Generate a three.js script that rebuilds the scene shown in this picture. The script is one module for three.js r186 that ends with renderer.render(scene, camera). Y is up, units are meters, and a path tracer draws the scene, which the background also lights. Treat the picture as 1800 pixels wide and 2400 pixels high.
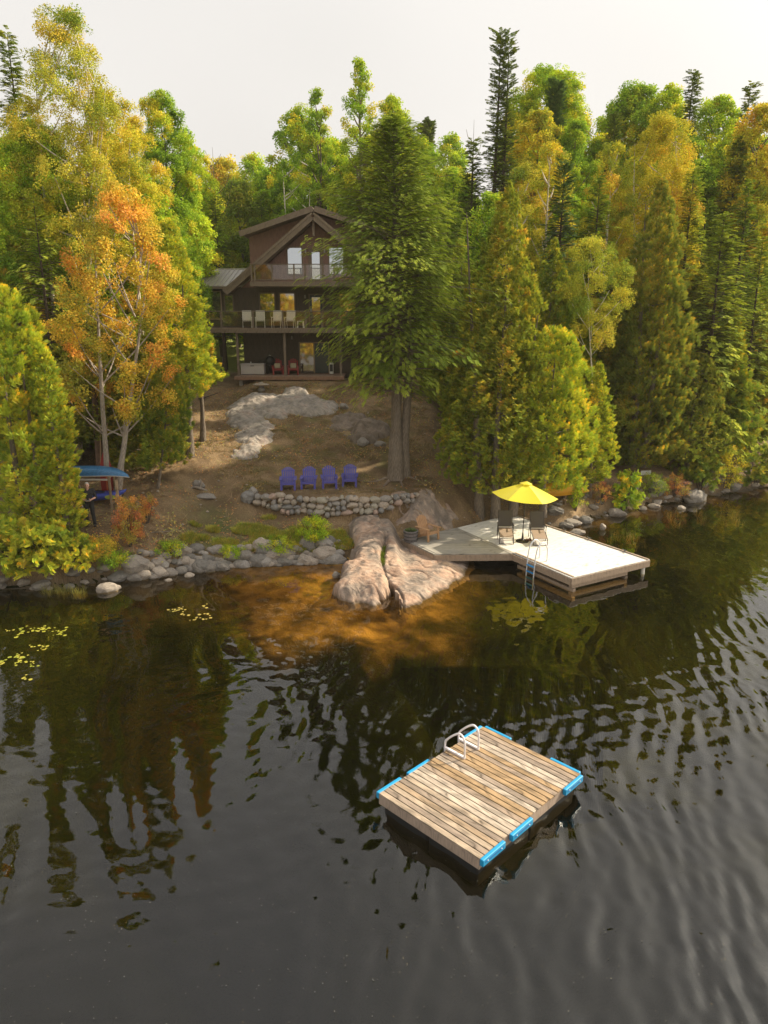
import * as THREE from 'three';
import { mergeGeometries, mergeVertices, toCreasedNormals } from 'three/addons/utils/BufferGeometryUtils.js';
import { RoundedBoxGeometry } from 'three/addons/geometries/RoundedBoxGeometry.js';
import { MarchingCubes } from 'three/addons/objects/MarchingCubes.js';
import { createNoise3D, createNoise2D } from 'simplex-noise';

// ------------------------------------------------------------------ camera, sky, sun, exposure
const scene = new THREE.Scene();
const FOV = 71.6, PITCH = THREE.MathUtils.degToRad(15.3), CAMH = 10;
const camera = new THREE.PerspectiveCamera(FOV, 768 / 1024, 0.1, 2000);
camera.position.set(0, CAMH, 0);
camera.rotation.set(-PITCH, 0, 0);
scene.add(camera);
const cloudNoise = createNoise2D((() => { let s = 5; return () => (s = (s * 16807) % 2147483647) / 2147483647; })()), cloud = (x, y) => cloudNoise(x * 0.9, y * 0.9) + 0.5 * cloudNoise(x * 2.1, y * 2.1);
const SUN_DIR = new THREE.Vector3(2.6, 2.15, -1.15).normalize();
{ // hazy bright sky with a wide glow round the sun
  const W = 512, H = 256, data = new Float32Array(W * H * 4), d = new THREE.Vector3();
  for (let j = 0; j < H; j++) for (let i = 0; i < W; i++) {
    const up = ((j + 0.5) / H - 0.5) * Math.PI, az = ((i + 0.5) / W - 0.5) * 2 * Math.PI;
    d.set(Math.cos(az) * Math.cos(up), Math.sin(up), Math.sin(az) * Math.cos(up));
    const ang = Math.acos(THREE.MathUtils.clamp(d.dot(SUN_DIR), -1, 1)) * 57.2958;
    const e = Math.max(0, d.y), low = 1 - e;
    const glow = 1.9 * Math.exp(-Math.pow(ang / 20, 1.4)), wide = 0.075 * Math.exp(-Math.pow(ang / 60, 2));
    const base = (0.515 + 0.09 * e) * (1 + 0.035 * cloud(d.x / (d.y + 0.35), d.z / (d.y + 0.35)));
    const o = (j * W + i) * 4, g = d.y < 0 ? 0.5 : 1;
    data[o] = (base * (1.0 + 0.02 * low) + glow * 1.0 + wide) * g;
    data[o + 1] = (base * 0.985 + glow * 0.93 + wide * 0.97) * g;
    data[o + 2] = (base * (0.965 - 0.025 * low) + glow * 0.80 + wide * 0.9) * g;
    data[o + 3] = 1;
  }
  const t = new THREE.DataTexture(data, W, H, THREE.RGBAFormat, THREE.FloatType);
  t.mapping = THREE.EquirectangularReflectionMapping; t.magFilter = THREE.LinearFilter; t.minFilter = THREE.LinearFilter;
  t.wrapS = THREE.RepeatWrapping; t.needsUpdate = true;
  scene.background = t; scene.environment = t;
}
const sun = new THREE.DirectionalLight(new THREE.Color().setRGB(1, 0.87, 0.64), 5.0);
sun.name = 'sun'; sun.position.copy(SUN_DIR).multiplyScalar(120).add(new THREE.Vector3(0, 0, -35));
sun.target.position.set(0, 0, -35); scene.add(sun, sun.target);
sun.castShadow = true; sun.shadow.radius = 1.6; sun.shadow.mapSize.set(4096, 4096);
Object.assign(sun.shadow.camera, { left: -70, right: 70, top: 70, bottom: -70, near: 1, far: 300 });
scene.fog = new THREE.FogExp2(new THREE.Color(0.95, 0.9, 0.8), 0.0003);
const renderer = new THREE.WebGLRenderer({ antialias: true });
renderer.setSize(768, 1024); renderer.shadowMap.enabled = true;
renderer.toneMapping = THREE.LinearToneMapping; renderer.toneMappingExposure = 1.55;

// ------------------------------------------------------------------ helpers
const V = (x, y, z) => new THREE.Vector3(x, y, z);
const { lerp, clamp, smoothstep } = THREE.MathUtils;
function rng(seed) { let s = seed >>> 0; return () => { s = (s + 0x6d2b79f5) | 0; let t = Math.imul(s ^ (s >>> 15), 1 | s); t = (t + Math.imul(t ^ (t >>> 7), 61 | t)) ^ t; return ((t ^ (t >>> 14)) >>> 0) / 4294967296; }; }
const n3 = createNoise3D(rng(11)), n2 = createNoise2D(rng(12));
const fbm2 = (x, y, o = 4) => { let s = 0, a = 0.5, f = 1; for (let i = 0; i < o; i++) { s += a * n2(x * f, y * f); f *= 2.03; a *= 0.5; } return s; };
const fbm3 = (x, y, z, o = 4) => { let s = 0, a = 0.5, f = 1; for (let i = 0; i < o; i++) { s += a * n3(x * f, y * f, z * f); f *= 2.03; a *= 0.5; } return s; };
const SC = Math.sin(PITCH), CC = Math.cos(PITCH), FPX = 1664;
// surveyed points: bearing and elevation (read off an 1800 x 2400 sheet) with a distance D in front of the viewpoint, or a height
function atD(px, py, D) { const x = (px - 900) / FPX, y = (1200 - py) / FPX, t = D / (CC + y * SC); return V(x * t, CAMH + (y * CC - SC) * t, -D); }
function atH(px, py, h) { const x = (px - 900) / FPX, y = (1200 - py) / FPX, t = (h - CAMH) / (y * CC - SC); return V(x * t, h, -(CC + y * SC) * t); }
const used = new Map();
function numbered(name) { const n = used.get(name) ?? 0; used.set(name, n + 1); return n ? name + '_' + String(n).padStart(3, '0') : name; }
function tag(o, label, category, group, kind) {
  if (label) o.userData.label = label; if (category) o.userData.category = category;
  if (group) o.userData.group = group; if (kind) o.userData.kind = kind; return o;
}
function shade(o) { o.castShadow = true; o.receiveShadow = true; return o; }
function thing(name, label, category, pos = V(0, 0, 0), turn = 0, group) {
  const o = new THREE.Group(); o.name = numbered(name); o.position.copy(pos); o.rotation.y = turn; scene.add(o);
  return tag(o, label, category, group);
}
function put(parent, name, geo, mat) {
  const m = shade(new THREE.Mesh(geo, mat)); m.name = parent === scene ? numbered(name) : name; parent.add(m); return m;
}
function structure(name, geo, mat, label) { const m = put(scene, name, geo, mat); m.userData.kind = 'structure'; if (label) m.userData.label = label; return m; }
function copy(root, name, pos, turn, label, group, scale) {
  const r = root.clone(); r.name = numbered(name); r.userData = { ...root.userData, label };
  if (group) r.userData.group = group;
  r.position.copy(pos); r.rotation.y = turn; if (scale) r.scale.setScalar(scale); scene.add(r); return r;
}
// uv in metres from the dominant direction of each face
function uvm(g, sx = 1, sy = 1, ox = 0, oy = 0) {
  if (g.index) g = g.toNonIndexed(); if (!g.attributes.normal) g.computeVertexNormals();
  const p = g.attributes.position, uv = new Float32Array(p.count * 2), a = V(), b = V(), c = V();
  for (let i = 0; i < p.count; i += 3) {
    a.fromBufferAttribute(p, i); b.fromBufferAttribute(p, i + 1); c.fromBufferAttribute(p, i + 2);
    const n = b.clone().sub(a).cross(c.clone().sub(a)), ax = Math.abs(n.x), ay = Math.abs(n.y), az = Math.abs(n.z);
    [a, b, c].forEach((q, k) => {
      const [u, v] = ay >= ax && ay >= az ? [q.x, q.z] : ax >= az ? [q.z, q.y] : [q.x, q.y];
      uv[(i + k) * 2] = u * sx + ox; uv[(i + k) * 2 + 1] = v * sy + oy;
    });
  }
  g.setAttribute('uv', new THREE.BufferAttribute(uv, 2)); return g;
}
const merge = (list) => mergeGeometries(list.map((g) => { g = g.index ? g.toNonIndexed() : g; for (const k of Object.keys(g.attributes)) if (!['position', 'normal', 'uv'].includes(k)) g.deleteAttribute(k); if (!g.attributes.uv) g = uvm(g); if (!g.attributes.normal) g.computeVertexNormals(); return g; }));
function box(x0, x1, y0, y1, z0, z1, r = 0.004) {
  const w = x1 - x0, h = y1 - y0, d = z1 - z0, rr = Math.min(r, w / 3, h / 3, d / 3);
  const g = rr > 0 ? new RoundedBoxGeometry(w, h, d, 1, rr) : new THREE.BoxGeometry(w, h, d);
  g.translate((x0 + x1) / 2, (y0 + y1) / 2, (z0 + z1) / 2); return uvm(g);
}
function plainBox(x0, x1, y0, y1, z0, z1) { return uvm(new THREE.BoxGeometry(x1 - x0, y1 - y0, z1 - z0).translate((x0 + x1) / 2, (y0 + y1) / 2, (z0 + z1) / 2)); }
// bar of rectangular section w x h between two points (w across, h along 'up')
function bar(a, b, w, h, r = 0.004, upv = V(0, 1, 0)) {
  const dir = b.clone().sub(a), L = dir.length(); dir.normalize();
  const side = V().crossVectors(upv, dir); if (side.lengthSq() < 1e-6) side.set(1, 0, 0); side.normalize();
  const up = V().crossVectors(dir, side);
  const g = new RoundedBoxGeometry(w, h, L, 1, Math.min(r, w / 3, h / 3)); const uvd = uvm(g);
  uvd.applyMatrix4(new THREE.Matrix4().makeBasis(side, up, dir).setPosition(a.clone().add(b).multiplyScalar(0.5))); return uvd;
}
function rod(a, b, r0, r1 = r0, seg = 8) {
  const dir = b.clone().sub(a), L = dir.length();
  const g = new THREE.CylinderGeometry(r1, r0, L, seg); g.translate(0, L / 2, 0);
  g.applyQuaternion(new THREE.Quaternion().setFromUnitVectors(V(0, 1, 0), dir.normalize())); g.translate(a.x, a.y, a.z); return g;
}
function tube(pts, r, seg = 24, rad = 8, closed = false) { return new THREE.TubeGeometry(new THREE.CatmullRomCurve3(pts, closed), seg, r, rad, closed); }
// tube that tapers along its points; radii per point
function limb(pts, radii, rad = 7, wob = 0) {
  const c = new THREE.CatmullRomCurve3(pts), n = Math.max(6, (pts.length - 1) * 4), fr = c.computeFrenetFrames(n, false), pos = [], idx = [], uv = [];
  let along = 0, last = null;
  for (let i = 0; i <= n; i++) {
    const t = i / n, p = c.getPoint(t), k = t * (radii.length - 1), k0 = Math.min(radii.length - 2, Math.floor(k)), r = lerp(radii[k0], radii[k0 + 1], k - k0);
    if (last) along += p.distanceTo(last); last = p;
    for (let j = 0; j <= rad; j++) {
      const a = (j % rad) / rad * Math.PI * 2, rr = r * (1 + wob * n3(Math.cos(a) * 1.2 + p.x, p.y * 1.1, Math.sin(a) * 1.2 + p.z));
      const q = p.clone().addScaledVector(fr.normals[i], Math.cos(a) * rr).addScaledVector(fr.binormals[i], Math.sin(a) * rr);
      pos.push(q.x, q.y, q.z); uv.push(j / rad * Math.max(0.3, radii[0] * 6.28), along);
    }
  }
  for (let i = 0; i < n; i++) for (let j = 0; j < rad; j++) { const a = i * (rad + 1) + j, b = a + rad + 1; idx.push(a, a + 1, b, a + 1, b + 1, b); }
  const g = new THREE.BufferGeometry(); g.setAttribute('position', new THREE.Float32BufferAttribute(pos, 3)); g.setAttribute('uv', new THREE.Float32BufferAttribute(uv, 2)); g.setIndex(idx);
  g.computeVertexNormals(); return g;
}
const rgb = (r, g, b) => new THREE.Color().setRGB(r, g, b);
const std = (name, color, roughness = 0.8, more = {}) => { const m = new THREE.MeshStandardMaterial({ color, roughness, ...more }); m.name = name; return m; };
const phys = (name, color, roughness, more = {}) => { const m = new THREE.MeshPhysicalMaterial({ color, roughness, ...more }); m.name = name; return m; };
// tileable-enough grey/colour texture from a function of (u, v) in 0..1 giving [r,g,b] (linear 0..1 -> stored sRGB when colour)
function tex(size, fn, { color = true, rx = 1, ry = 1 } = {}) {
  const d = new Uint8Array(size * size * 4);
  for (let j = 0; j < size; j++) for (let i = 0; i < size; i++) {
    const c = fn(i / size, j / size), o = (j * size + i) * 4;
    for (let k = 0; k < 3; k++) { let v = clamp(Array.isArray(c) ? c[k] : c, 0, 1); if (color) v = v <= 0.0031308 ? v * 12.92 : 1.055 * Math.pow(v, 1 / 2.4) - 0.055; d[o + k] = v * 255; }
    d[o + 3] = 255;
  }
  const t = new THREE.DataTexture(d, size, size, THREE.RGBAFormat); t.wrapS = t.wrapT = THREE.RepeatWrapping; t.magFilter = THREE.LinearFilter;
  t.colorSpace = color ? THREE.SRGBColorSpace : THREE.NoColorSpace; t.repeat.set(rx, ry); t.needsUpdate = true; return t;
}
// periodic fbm: noise on a torus
function pn(u, v, f, seed = 0, o = 4) {
  let s = 0, a = 0.5;
  for (let i = 0; i < o; i++) {
    const R = f / (2 * Math.PI), A = u * 2 * Math.PI, B = v * 2 * Math.PI;
    s += a * n3(R * Math.cos(A) + R * 0.7 * Math.cos(B) + seed, R * Math.sin(A) + R * 0.7 * Math.sin(B) * 1.3 + seed * 1.7, R * Math.sin(B) * 1.1 - R * Math.cos(B) * 0.5 + seed * 0.3);
    f *= 2; a *= 0.5;
  }
  return s;
}
const wrapTex = (t, rx, ry) => { const c = t.clone(); c.repeat.set(rx, ry); c.needsUpdate = true; return c; };

// ------------------------------------------------------------------ shared textures and materials
const T = {};
T.grain = tex(256, (u, v) => { // wood grain along v
  const w = pn(u, v * 0.15, 26, 3, 3), f = pn(u, v * 0.05, 90, 7, 2), k = Math.max(0, pn(u, v, 5, 21, 2) - 0.33) * 2.2; const st = pn(u, v, 3, 33, 4), s = 0.76 + 0.24 * w + 0.22 * f + 0.10 * st - k * 0.5; return [s, s * (0.99 - k * 0.1), s * (0.97 - k * 0.2)];
});
T.raftGrain = tex(256, (u, v) => { // wood grain along v
  const w = pn(u, v * 0.15, 26, 3, 3), f = pn(u, v * 0.05, 90, 7, 2), k = Math.max(0, pn(u, v, 5, 21, 2) - 0.33) * 2.2; const st = pn(u, v, 3, 33, 4), s = 0.70 + 0.30 * w + 0.26 * f + 0.42 * st - k * 0.6; return [s, s * (0.99 - k * 0.1), s * (0.97 - k * 0.2)];
});
T.grainBump = tex(256, (u, v) => 0.5 + 0.3 * pn(u, v * 0.15, 26, 3, 3) + 0.3 * pn(u, v * 0.05, 90, 7, 2), { color: false });
T.rock = tex(512, (u, v) => { const a = pn(u, v, 5, 2, 5), b = pn(u, v, 40, 9, 3), l = smoothstep(pn(u, v, 9, 31, 4), 0.1, 0.4); const s = 0.72 + 0.28 * a + 0.24 * b; return [s * lerp(1, 0.9, l), s * lerp(0.98, 0.92, l), s * lerp(0.96, 0.95, l)]; });
T.rockBump = tex(512, (u, v) => 0.5 + 0.3 * pn(u, v, 6, 2, 6) + 0.2 * Math.abs(pn(u, v, 12, 15, 4)), { color: false });
T.mott = tex(256, (u, v) => { const s = 0.8 + 0.3 * pn(u, v, 8, 4, 5); return [s, s, s]; });
T.bark = tex(256, (u, v) => { const s = 0.62 + 0.5 * pn(u, v * 0.2, 22, 5, 4); return [s, s * 0.97, s * 0.93]; });
T.barkBump = tex(256, (u, v) => 0.5 + 0.5 * pn(u, v * 0.2, 22, 5, 4), { color: false });
T.birch = tex(256, (u, v) => { const m = smoothstep(pn(u * 0.25, v, 24, 8, 3), 0.18, 0.32), k = smoothstep(pn(u, v, 4, 12, 3), 0.25, 0.4), s = lerp(0.85 + 0.1 * pn(u, v, 20, 6, 2), 0.16, Math.max(m * 0.8, k * 0.85)); return [s, s * 0.95, s * 0.88]; });
T.duff = tex(512, (u, v) => { const a = pn(u, v, 30, 41, 4), b = pn(u, v, 90, 43, 2); const s = 0.75 + 0.4 * a + 0.35 * b; return [s, s * 0.98, s * 0.95]; });
T.duffBump = tex(512, (u, v) => 0.5 + 0.35 * pn(u, v, 30, 41, 4) + 0.3 * pn(u, v, 90, 43, 2), { color: false });
T.weave = tex(128, (u, v) => { const s = 0.82 + 0.18 * Math.sin(u * 6.283 * 24) * Math.sin(v * 6.283 * 24); return [s, s, s]; });
const wood = (name, c, more = {}, rx = 1.2, ry = 0.5) => std(name, c, 0.82, { map: wrapTex(T.grain, rx, ry), bumpMap: wrapTex(T.grainBump, rx, ry), bumpScale: 0.003, ...more });
const rockMat = (name, c, s = 0.5, bump = 0.03) => std(name, c, 0.92, { map: wrapTex(T.rock, s, s), bumpMap: wrapTex(T.rockBump, s, s), bumpScale: bump });
const bark = (name, c) => std(name, c, 0.95, { map: wrapTex(T.bark, 1, 0.6), bumpMap: wrapTex(T.barkBump, 1, 0.6), bumpScale: 0.03 });
// ------------------------------------------------------------------ ground, lake bed, water
const SHORE = [[-140, 4], [-60, 17], [-30, 23.4], [-14.8, 25.5], [-12.6, 25.3], [-11, 26.2], [-9.6, 26.4], [-7.9, 27.4], [-5.4, 28.0], [-1.8, 28.4], [0, 29.4], [3, 31.2], [5.4, 33.3], [8.5, 33.4], [11, 35.3], [15.3, 37.9], [18.5, 39.8], [23.3, 42], [40, 49], [90, 62], [200, 70]];
function shoreD(x) { let i = 1; while (i < SHORE.length - 1 && SHORE[i][0] < x) i++; const [a, b] = [SHORE[i - 1], SHORE[i]], t = clamp((x - a[0]) / (b[0] - a[0]), 0, 1); return lerp(a[1], b[1], t * t * (3 - 2 * t) * 0.5 + t * 0.5); }
const ss = (a, b, x) => a < b ? smoothstep(x, a, b) : 1 - smoothstep(x, b, a);
const wallD = (x) => 31.05 + 0.075 * (x + 2.5) * (x + 2.5);
const pw = (tbl, s) => { let i = 1; while (i < tbl.length - 1 && tbl[i][0] < s) i++; const [a, b] = [tbl[i - 1], tbl[i]]; return lerp(a[1], b[1], clamp((s - a[0]) / (b[0] - a[0]), 0, 1)); };
function groundH(x, D) {
  const s = D - shoreD(x), wob = 0.09 * fbm2(x * 0.45, D * 0.45, 4) + 0.03 * n2(x * 2.1, D * 2.1);
  if (s < 0) {
    const shelf = Math.exp(-Math.pow((x + 0.5) / 5.2, 2)) ; // shallow sandy shelf beside the granite point
    const steep = lerp(0.30, 0.042, shelf), far = Math.max(0, -s - lerp(2.5, 8.5, shelf));
    return Math.max(-6, 0.02 + s * steep - far * 0.5 + wob * 0.7 * clamp(-s, 0, 1));
  }
  const lawn = ss(-10.2, -7.6, x) * (1 - ss(2.2, 5, x));
  const inWall = ss(-6.7, -5.7, x) * (1 - ss(0.6, 1.6, x)), t = D - wallD(x);
  const st = lerp(ss(-1.6, 1.0, t), ss(-0.02, 0.3, t), inWall);
  const lower = 0.62 * ss(0, 0.9, s) + 0.26 * Math.max(0, s - 0.9);
  const back = D < 46 ? 2.15 + Math.max(0, D - 33.6) * 0.318 : D < 58 ? 6.1 : 6.1 + (D - 58) * 0.17;
  const lawnH = lerp(Math.min(lower, 1.4), back, st);
  const left = 0.6 * ss(0, 0.8, s) + pw([[0, 0], [2.2, 1.0], [6, 1.75], [20, 5], [45, 8], [140, 22]], s);
  const right = 0.45 * ss(0, 0.8, s) + pw([[0, 0], [2.5, 0.9], [6, 2.0], [16, 4.8], [35, 9], [140, 26]], s);
  const wild = x < -3 ? left : right, deep = ss(44, 54, D);
  return lerp(lerp(wild, lawnH, lawn), lerp(wild, back, Math.max(lawn, ss(-30, -14, x) * (1 - ss(6, 22, x)))), deep) + wob * ss(0.2, 1, s) * (1 - 0.8 * ss(45, 46, D) * ss(-12, -10, x) * (1 - ss(0, 2, x)) * (1 - ss(57, 60, D)));
}
// the granite point that runs into the lake: two humps parted by a crack
const crackX = (D) => 0.05 + 0.12 * Math.sin(D * 1.1) + 0.55 * ss(25.6, 23.8, D) - 0.25 * ss(28, 31, D);
const graniteH = (x, D) => {
    const wx = x + 0.42 * fbm2(x * 0.6 + 2, D * 0.6, 4), wd = D + 0.4 * fbm2(x * 0.6 + 5, D * 0.6, 4), cx = crackX(D);
    const spine = pw([[23.6, -0.75], [25.2, -0.8], [28, -0.52], [30.3, -0.6], [32, -0.7]], wd), hw = pw([[23.4, 0.5], [24.4, 0.85], [25.6, 0.98], [27.2, 0.72], [28.4, 0.6], [30, 0.85], [31.4, 1.3]], wd), top = pw([[23.3, -0.5], [23.9, 0.12], [24.5, 0.5], [25.3, 0.68], [26.6, 0.78], [28, 0.95], [30, 1.26], [31.6, 1.46]], wd);
    const u = (wx - spine) / hw, soft = (a, b, k) => { const q = clamp(0.5 + 0.5 * (b - a) / k, 0, 1); return lerp(b, a, q) - k * q * (1 - q); };
    let left = top + 0.07 * fbm2(x * 0.8 + 11, D * 0.7, 3) - 0.30 * Math.pow(Math.abs(u), 3.2) * (0.5 + top * 0.5) - Math.max(0, Math.abs(u) - 1.02) * 2.4; left = soft(left, (wd - 23.75) * 0.95, 0.16);
    const edge = pw([[23.2, 0.5], [23.7, 1.2], [24.8, 1.95], [26, 2.7], [27.2, 3.35], [28.6, 3.6], [31, 3.2]], wd);
    let right = 0.16 + 0.15 * (wd - 23.7) - 0.09 * Math.max(0, wx - 0.6) + 0.05 * Math.abs(n2(wx * 0.5 + wd * 0.35, wd * 0.25)); right = soft(right, (edge - lerp(x, wx, 0.3)) * 0.42, 0.1); right = soft(right, (lerp(D, wd, 0.35) - 23.45) * 0.5, 0.1); right = soft(right, lerp(1.25, 0.36, ss(0.1, 0.9, x)), 0.1);
    let h = wx < cx ? Math.max(left, right - 0.7 - (cx - wx) * 1.3) : Math.max(right, left - 1.0 * ss(0, 0.5, wx - cx) - 0.06);
    h -= lerp(0.10, 0.26, ss(26.4, 27.2, D)) * Math.exp(-Math.pow((x - cx) / lerp(0.04, 0.10, ss(26.4, 27.4, D)), 2)) * (1 - ss(28.6, 29.6, D)); h += 0.035 * fbm2(x * 1.1, D * 1.1, 5) + 0.012 * fbm2(x * 4.5, D * 4.5, 3) - 0.07 * Math.pow(1 - Math.abs(n2(x * 0.5 + 3, D * 0.45)), 26);
    if (D > 31) h -= (D - 31) * 0.9;  return h;
  };
const bedH = (x, D) => { const b = groundH(x, D); if (x < -4 || x > 7 || D < 20 || D > 33) return b; const r = graniteH(x, D); return Math.max(b, Math.min(r, 0) * 0.34 - 0.06); };
const gh = (x, z) => groundH(x, -z);
function axis(lo, hi, fineLo, fineHi, fine, grow) {
  const a = []; for (let x = fineLo; x <= fineHi + 1e-6; x += fine) a.push(x);
  let st = fine, x = fineLo; while (x > lo) { st *= grow; x -= st; a.unshift(x); } st = fine; x = a[a.length - 1]; while (x < hi) { st *= grow; x += st; a.push(x); } return a;
}
function sheet(xs, ds, hfn, keep, colfn, uvs = 1) {
  const nx = xs.length, nd = ds.length, pos = new Float32Array(nx * nd * 3), col = colfn && new Float32Array(nx * nd * 3), uv = new Float32Array(nx * nd * 2), idx = [];
  for (let j = 0; j < nd; j++) for (let i = 0; i < nx; i++) {
    const k = j * nx + i, h = hfn(xs[i], ds[j]); pos.set([xs[i], h, -ds[j]], k * 3); uv.set([xs[i] * uvs, ds[j] * uvs], k * 2);
    if (col) col.set(colfn(xs[i], ds[j], h), k * 3);
  }
  for (let j = 0; j < nd - 1; j++) for (let i = 0; i < nx - 1; i++) {
    if (keep && !keep(xs[i], ds[j], xs[i + 1], ds[j + 1])) continue;
    const a = j * nx + i; idx.push(a, a + 1, a + nx, a + 1, a + nx + 1, a + nx);
  }
  const g = new THREE.BufferGeometry(); g.setAttribute('position', new THREE.BufferAttribute(pos, 3)); g.setAttribute('uv', new THREE.BufferAttribute(uv, 2));
  if (col) g.setAttribute('color', new THREE.BufferAttribute(col, 3)); g.setIndex(idx); g.computeVertexNormals(); return g;
}
const mix3 = (a, b, t) => [lerp(a[0], b[0], t), lerp(a[1], b[1], t), lerp(a[2], b[2], t)];
{
  const xs = axis(-150, 190, -17, 20, 0.16, 1.13), ds = axis(-60, 260, 14, 47, 0.16, 1.12);
  const dry = (x, D) => D - shoreD(x) >= -0.02;
  const landCol = (x, D) => {
    const s = D - shoreD(x), a = fbm2(x * 0.25 + 3, D * 0.25, 4), b = fbm2(x * 0.9, D * 0.9 + 7, 3), e = fbm2(x * 0.6 + 20, D * 0.6, 4);
    let c = mix3([0.20, 0.13, 0.068], [0.40, 0.275, 0.15], clamp(0.5 + a * 1.2 + b * 0.8, 0, 1));       // needle litter
    const moss = ss(0.05, 0.45, e + 0.25 * Math.exp(-Math.pow((D - 38) / 4, 2)) - 0.04) * ss(-9, -6, x) * (1 - ss(0, 4, x)) * ss(32, 33, D);
    c = mix3(c, [0.17, 0.16, 0.045], moss * 0.65);
    const strip = (1 - ss(-2.2, -0.3, D - wallD(x))) * ss(-10, -7, x) * (1 - ss(-1.4, -0.3, x)) * ss(0.3, 1.0, s);
    c = mix3(c, [0.13, 0.15, 0.04], strip * clamp(0.75 + b, 0, 1));
    c = mix3([0.10, 0.08, 0.055], c, ss(0, 0.5, s));
    if (D > 52) c = mix3(c, [0.26, 0.30, 0.05], ss(52, 56, D) * ss(-22, -18, x) * (1 - ss(8, 12, x)) * (1 - ss(70, 78, D))); // grass clearing behind the house
    return c;
  };
  const land = sheet(xs, ds, groundH, (x0, d0, x1, d1) => dry(x0, d0) || dry(x1, d1) || dry(x0, d1) || dry(x1, d0), landCol);
  structure('ground', land, std('forest floor', 0xffffff, 0.97, { vertexColors: true, map: wrapTex(T.duff, 0.5, 0.5), bumpMap: wrapTex(T.duffBump, 0.5, 0.5), bumpScale: 0.05 }), 'brown needle-covered slope rising from the lake to the house');
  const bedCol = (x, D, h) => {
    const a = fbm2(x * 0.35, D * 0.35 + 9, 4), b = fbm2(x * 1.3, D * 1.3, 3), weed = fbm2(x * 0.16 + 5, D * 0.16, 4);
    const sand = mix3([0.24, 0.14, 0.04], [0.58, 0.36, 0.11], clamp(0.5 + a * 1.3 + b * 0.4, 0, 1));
    const dimmedSilt = mix3([0.004, 0.005, 0.002], [0.022, 0.026, 0.005], clamp(0.45 + weed * 1.5 + b * 0.3, 0, 1));  // silt and weed, coloured near black for light the deep water absorbs
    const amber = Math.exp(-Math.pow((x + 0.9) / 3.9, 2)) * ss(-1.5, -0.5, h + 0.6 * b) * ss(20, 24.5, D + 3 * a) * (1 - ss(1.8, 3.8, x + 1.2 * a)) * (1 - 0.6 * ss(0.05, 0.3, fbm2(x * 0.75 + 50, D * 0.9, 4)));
    const deep = ss(21, 15, D); const near = ss(-0.5, -0.03, h) * 0.22 * (1 - ss(-9.5, -12, x));  // deep: bed painted darker towards the viewer, standing in for absorption by water
    return mix3(mix3(dimmedSilt, [0.003, 0.004, 0.003], deep), sand, clamp(amber + near * (0.5 + a), 0, 1));
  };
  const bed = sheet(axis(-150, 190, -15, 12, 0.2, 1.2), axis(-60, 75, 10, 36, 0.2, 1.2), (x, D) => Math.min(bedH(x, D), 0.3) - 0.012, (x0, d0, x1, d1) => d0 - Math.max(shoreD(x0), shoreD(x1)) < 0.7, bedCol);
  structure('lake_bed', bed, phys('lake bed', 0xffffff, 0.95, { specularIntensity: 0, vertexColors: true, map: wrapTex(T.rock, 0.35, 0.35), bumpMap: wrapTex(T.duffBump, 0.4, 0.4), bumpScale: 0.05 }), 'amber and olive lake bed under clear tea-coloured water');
}
// waves: long crests that run away from the viewer, livelier to the right, nearly calm in the bay
const WAVES = []; { const r = rng(77);
  for (let i = 0; i < 10; i++) { const th = (r() - 0.5) * 0.6 - 0.12, L = 0.34 + 0.5 * r(), k = 6.283 / L; WAVES.push([Math.cos(th) * k, Math.sin(th) * k, 0.0105 * L * (0.6 + 0.8 * r()), r() * 6.28, 0]); }
  for (let i = 0; i < 9; i++) { const th = 0.42 + (r() - 0.5) * 0.8, L = 0.5 + 0.9 * r(), k = 6.283 / L; WAVES.push([Math.cos(th) * k, Math.sin(th) * k, 0.0062 * L * (0.5 + r()), r() * 6.28, 1]); }
  for (let i = 0; i < 12; i++) { const th = r() * 6.28, L = 0.28 + 0.8 * r(), k = 6.283 / L; WAVES.push([Math.cos(th) * k, Math.sin(th) * k, 0.003 * L * (0.5 + r()), r() * 6.28, 2]); }
  for (let i = 0; i < 8; i++) { const th = (r() - 0.5) * 1.2, L = 1.6 + 2.4 * r(), k = 6.283 / L; WAVES.push([Math.cos(th) * k, Math.sin(th) * k, 0.0012 * L * (0.5 + r()), r() * 6.28, 2]); }
}
function waveH(x, D) {
  const wx = x + 0.5 * fbm2(x * 0.13, D * 0.13, 2), wd = D + 0.5 * fbm2(x * 0.13 + 9, D * 0.13, 2);
  const right = ss(-4.8, 3.2, x + 0.25 * (D - 12) - 1 + 1.6 * n2(x * 0.14, D * 0.12)) , left = 0.3 + 1.2 * ss(0.5, -4.5, x + 0.12 * (D - 14)), patch = 0.55 + 0.45 * n2(x * 0.22 + 40, D * 0.18), far = 1 - 0.8 * ss(15.5, 25, D);
  const gain = [right * (0.7 + 0.3 * patch), left * patch * (0.7 + 0.4 * (1 - right)), 0.75 + 0.5 * right * patch];
  let h = 0; for (const [kx, kd, a, p, c] of WAVES) h += a * gain[c] * Math.sin(kx * wx + kd * wd + p);
  // rings drifting out from the raft
  const rx = x - 2.1, rd = D - 13, rr = Math.hypot(rx, rd); h += 0.0016 * Math.exp(-Math.pow((rr - 3.2) / 1.8, 2)) * Math.sin(rr * 12);
  return h * far;
}
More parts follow.
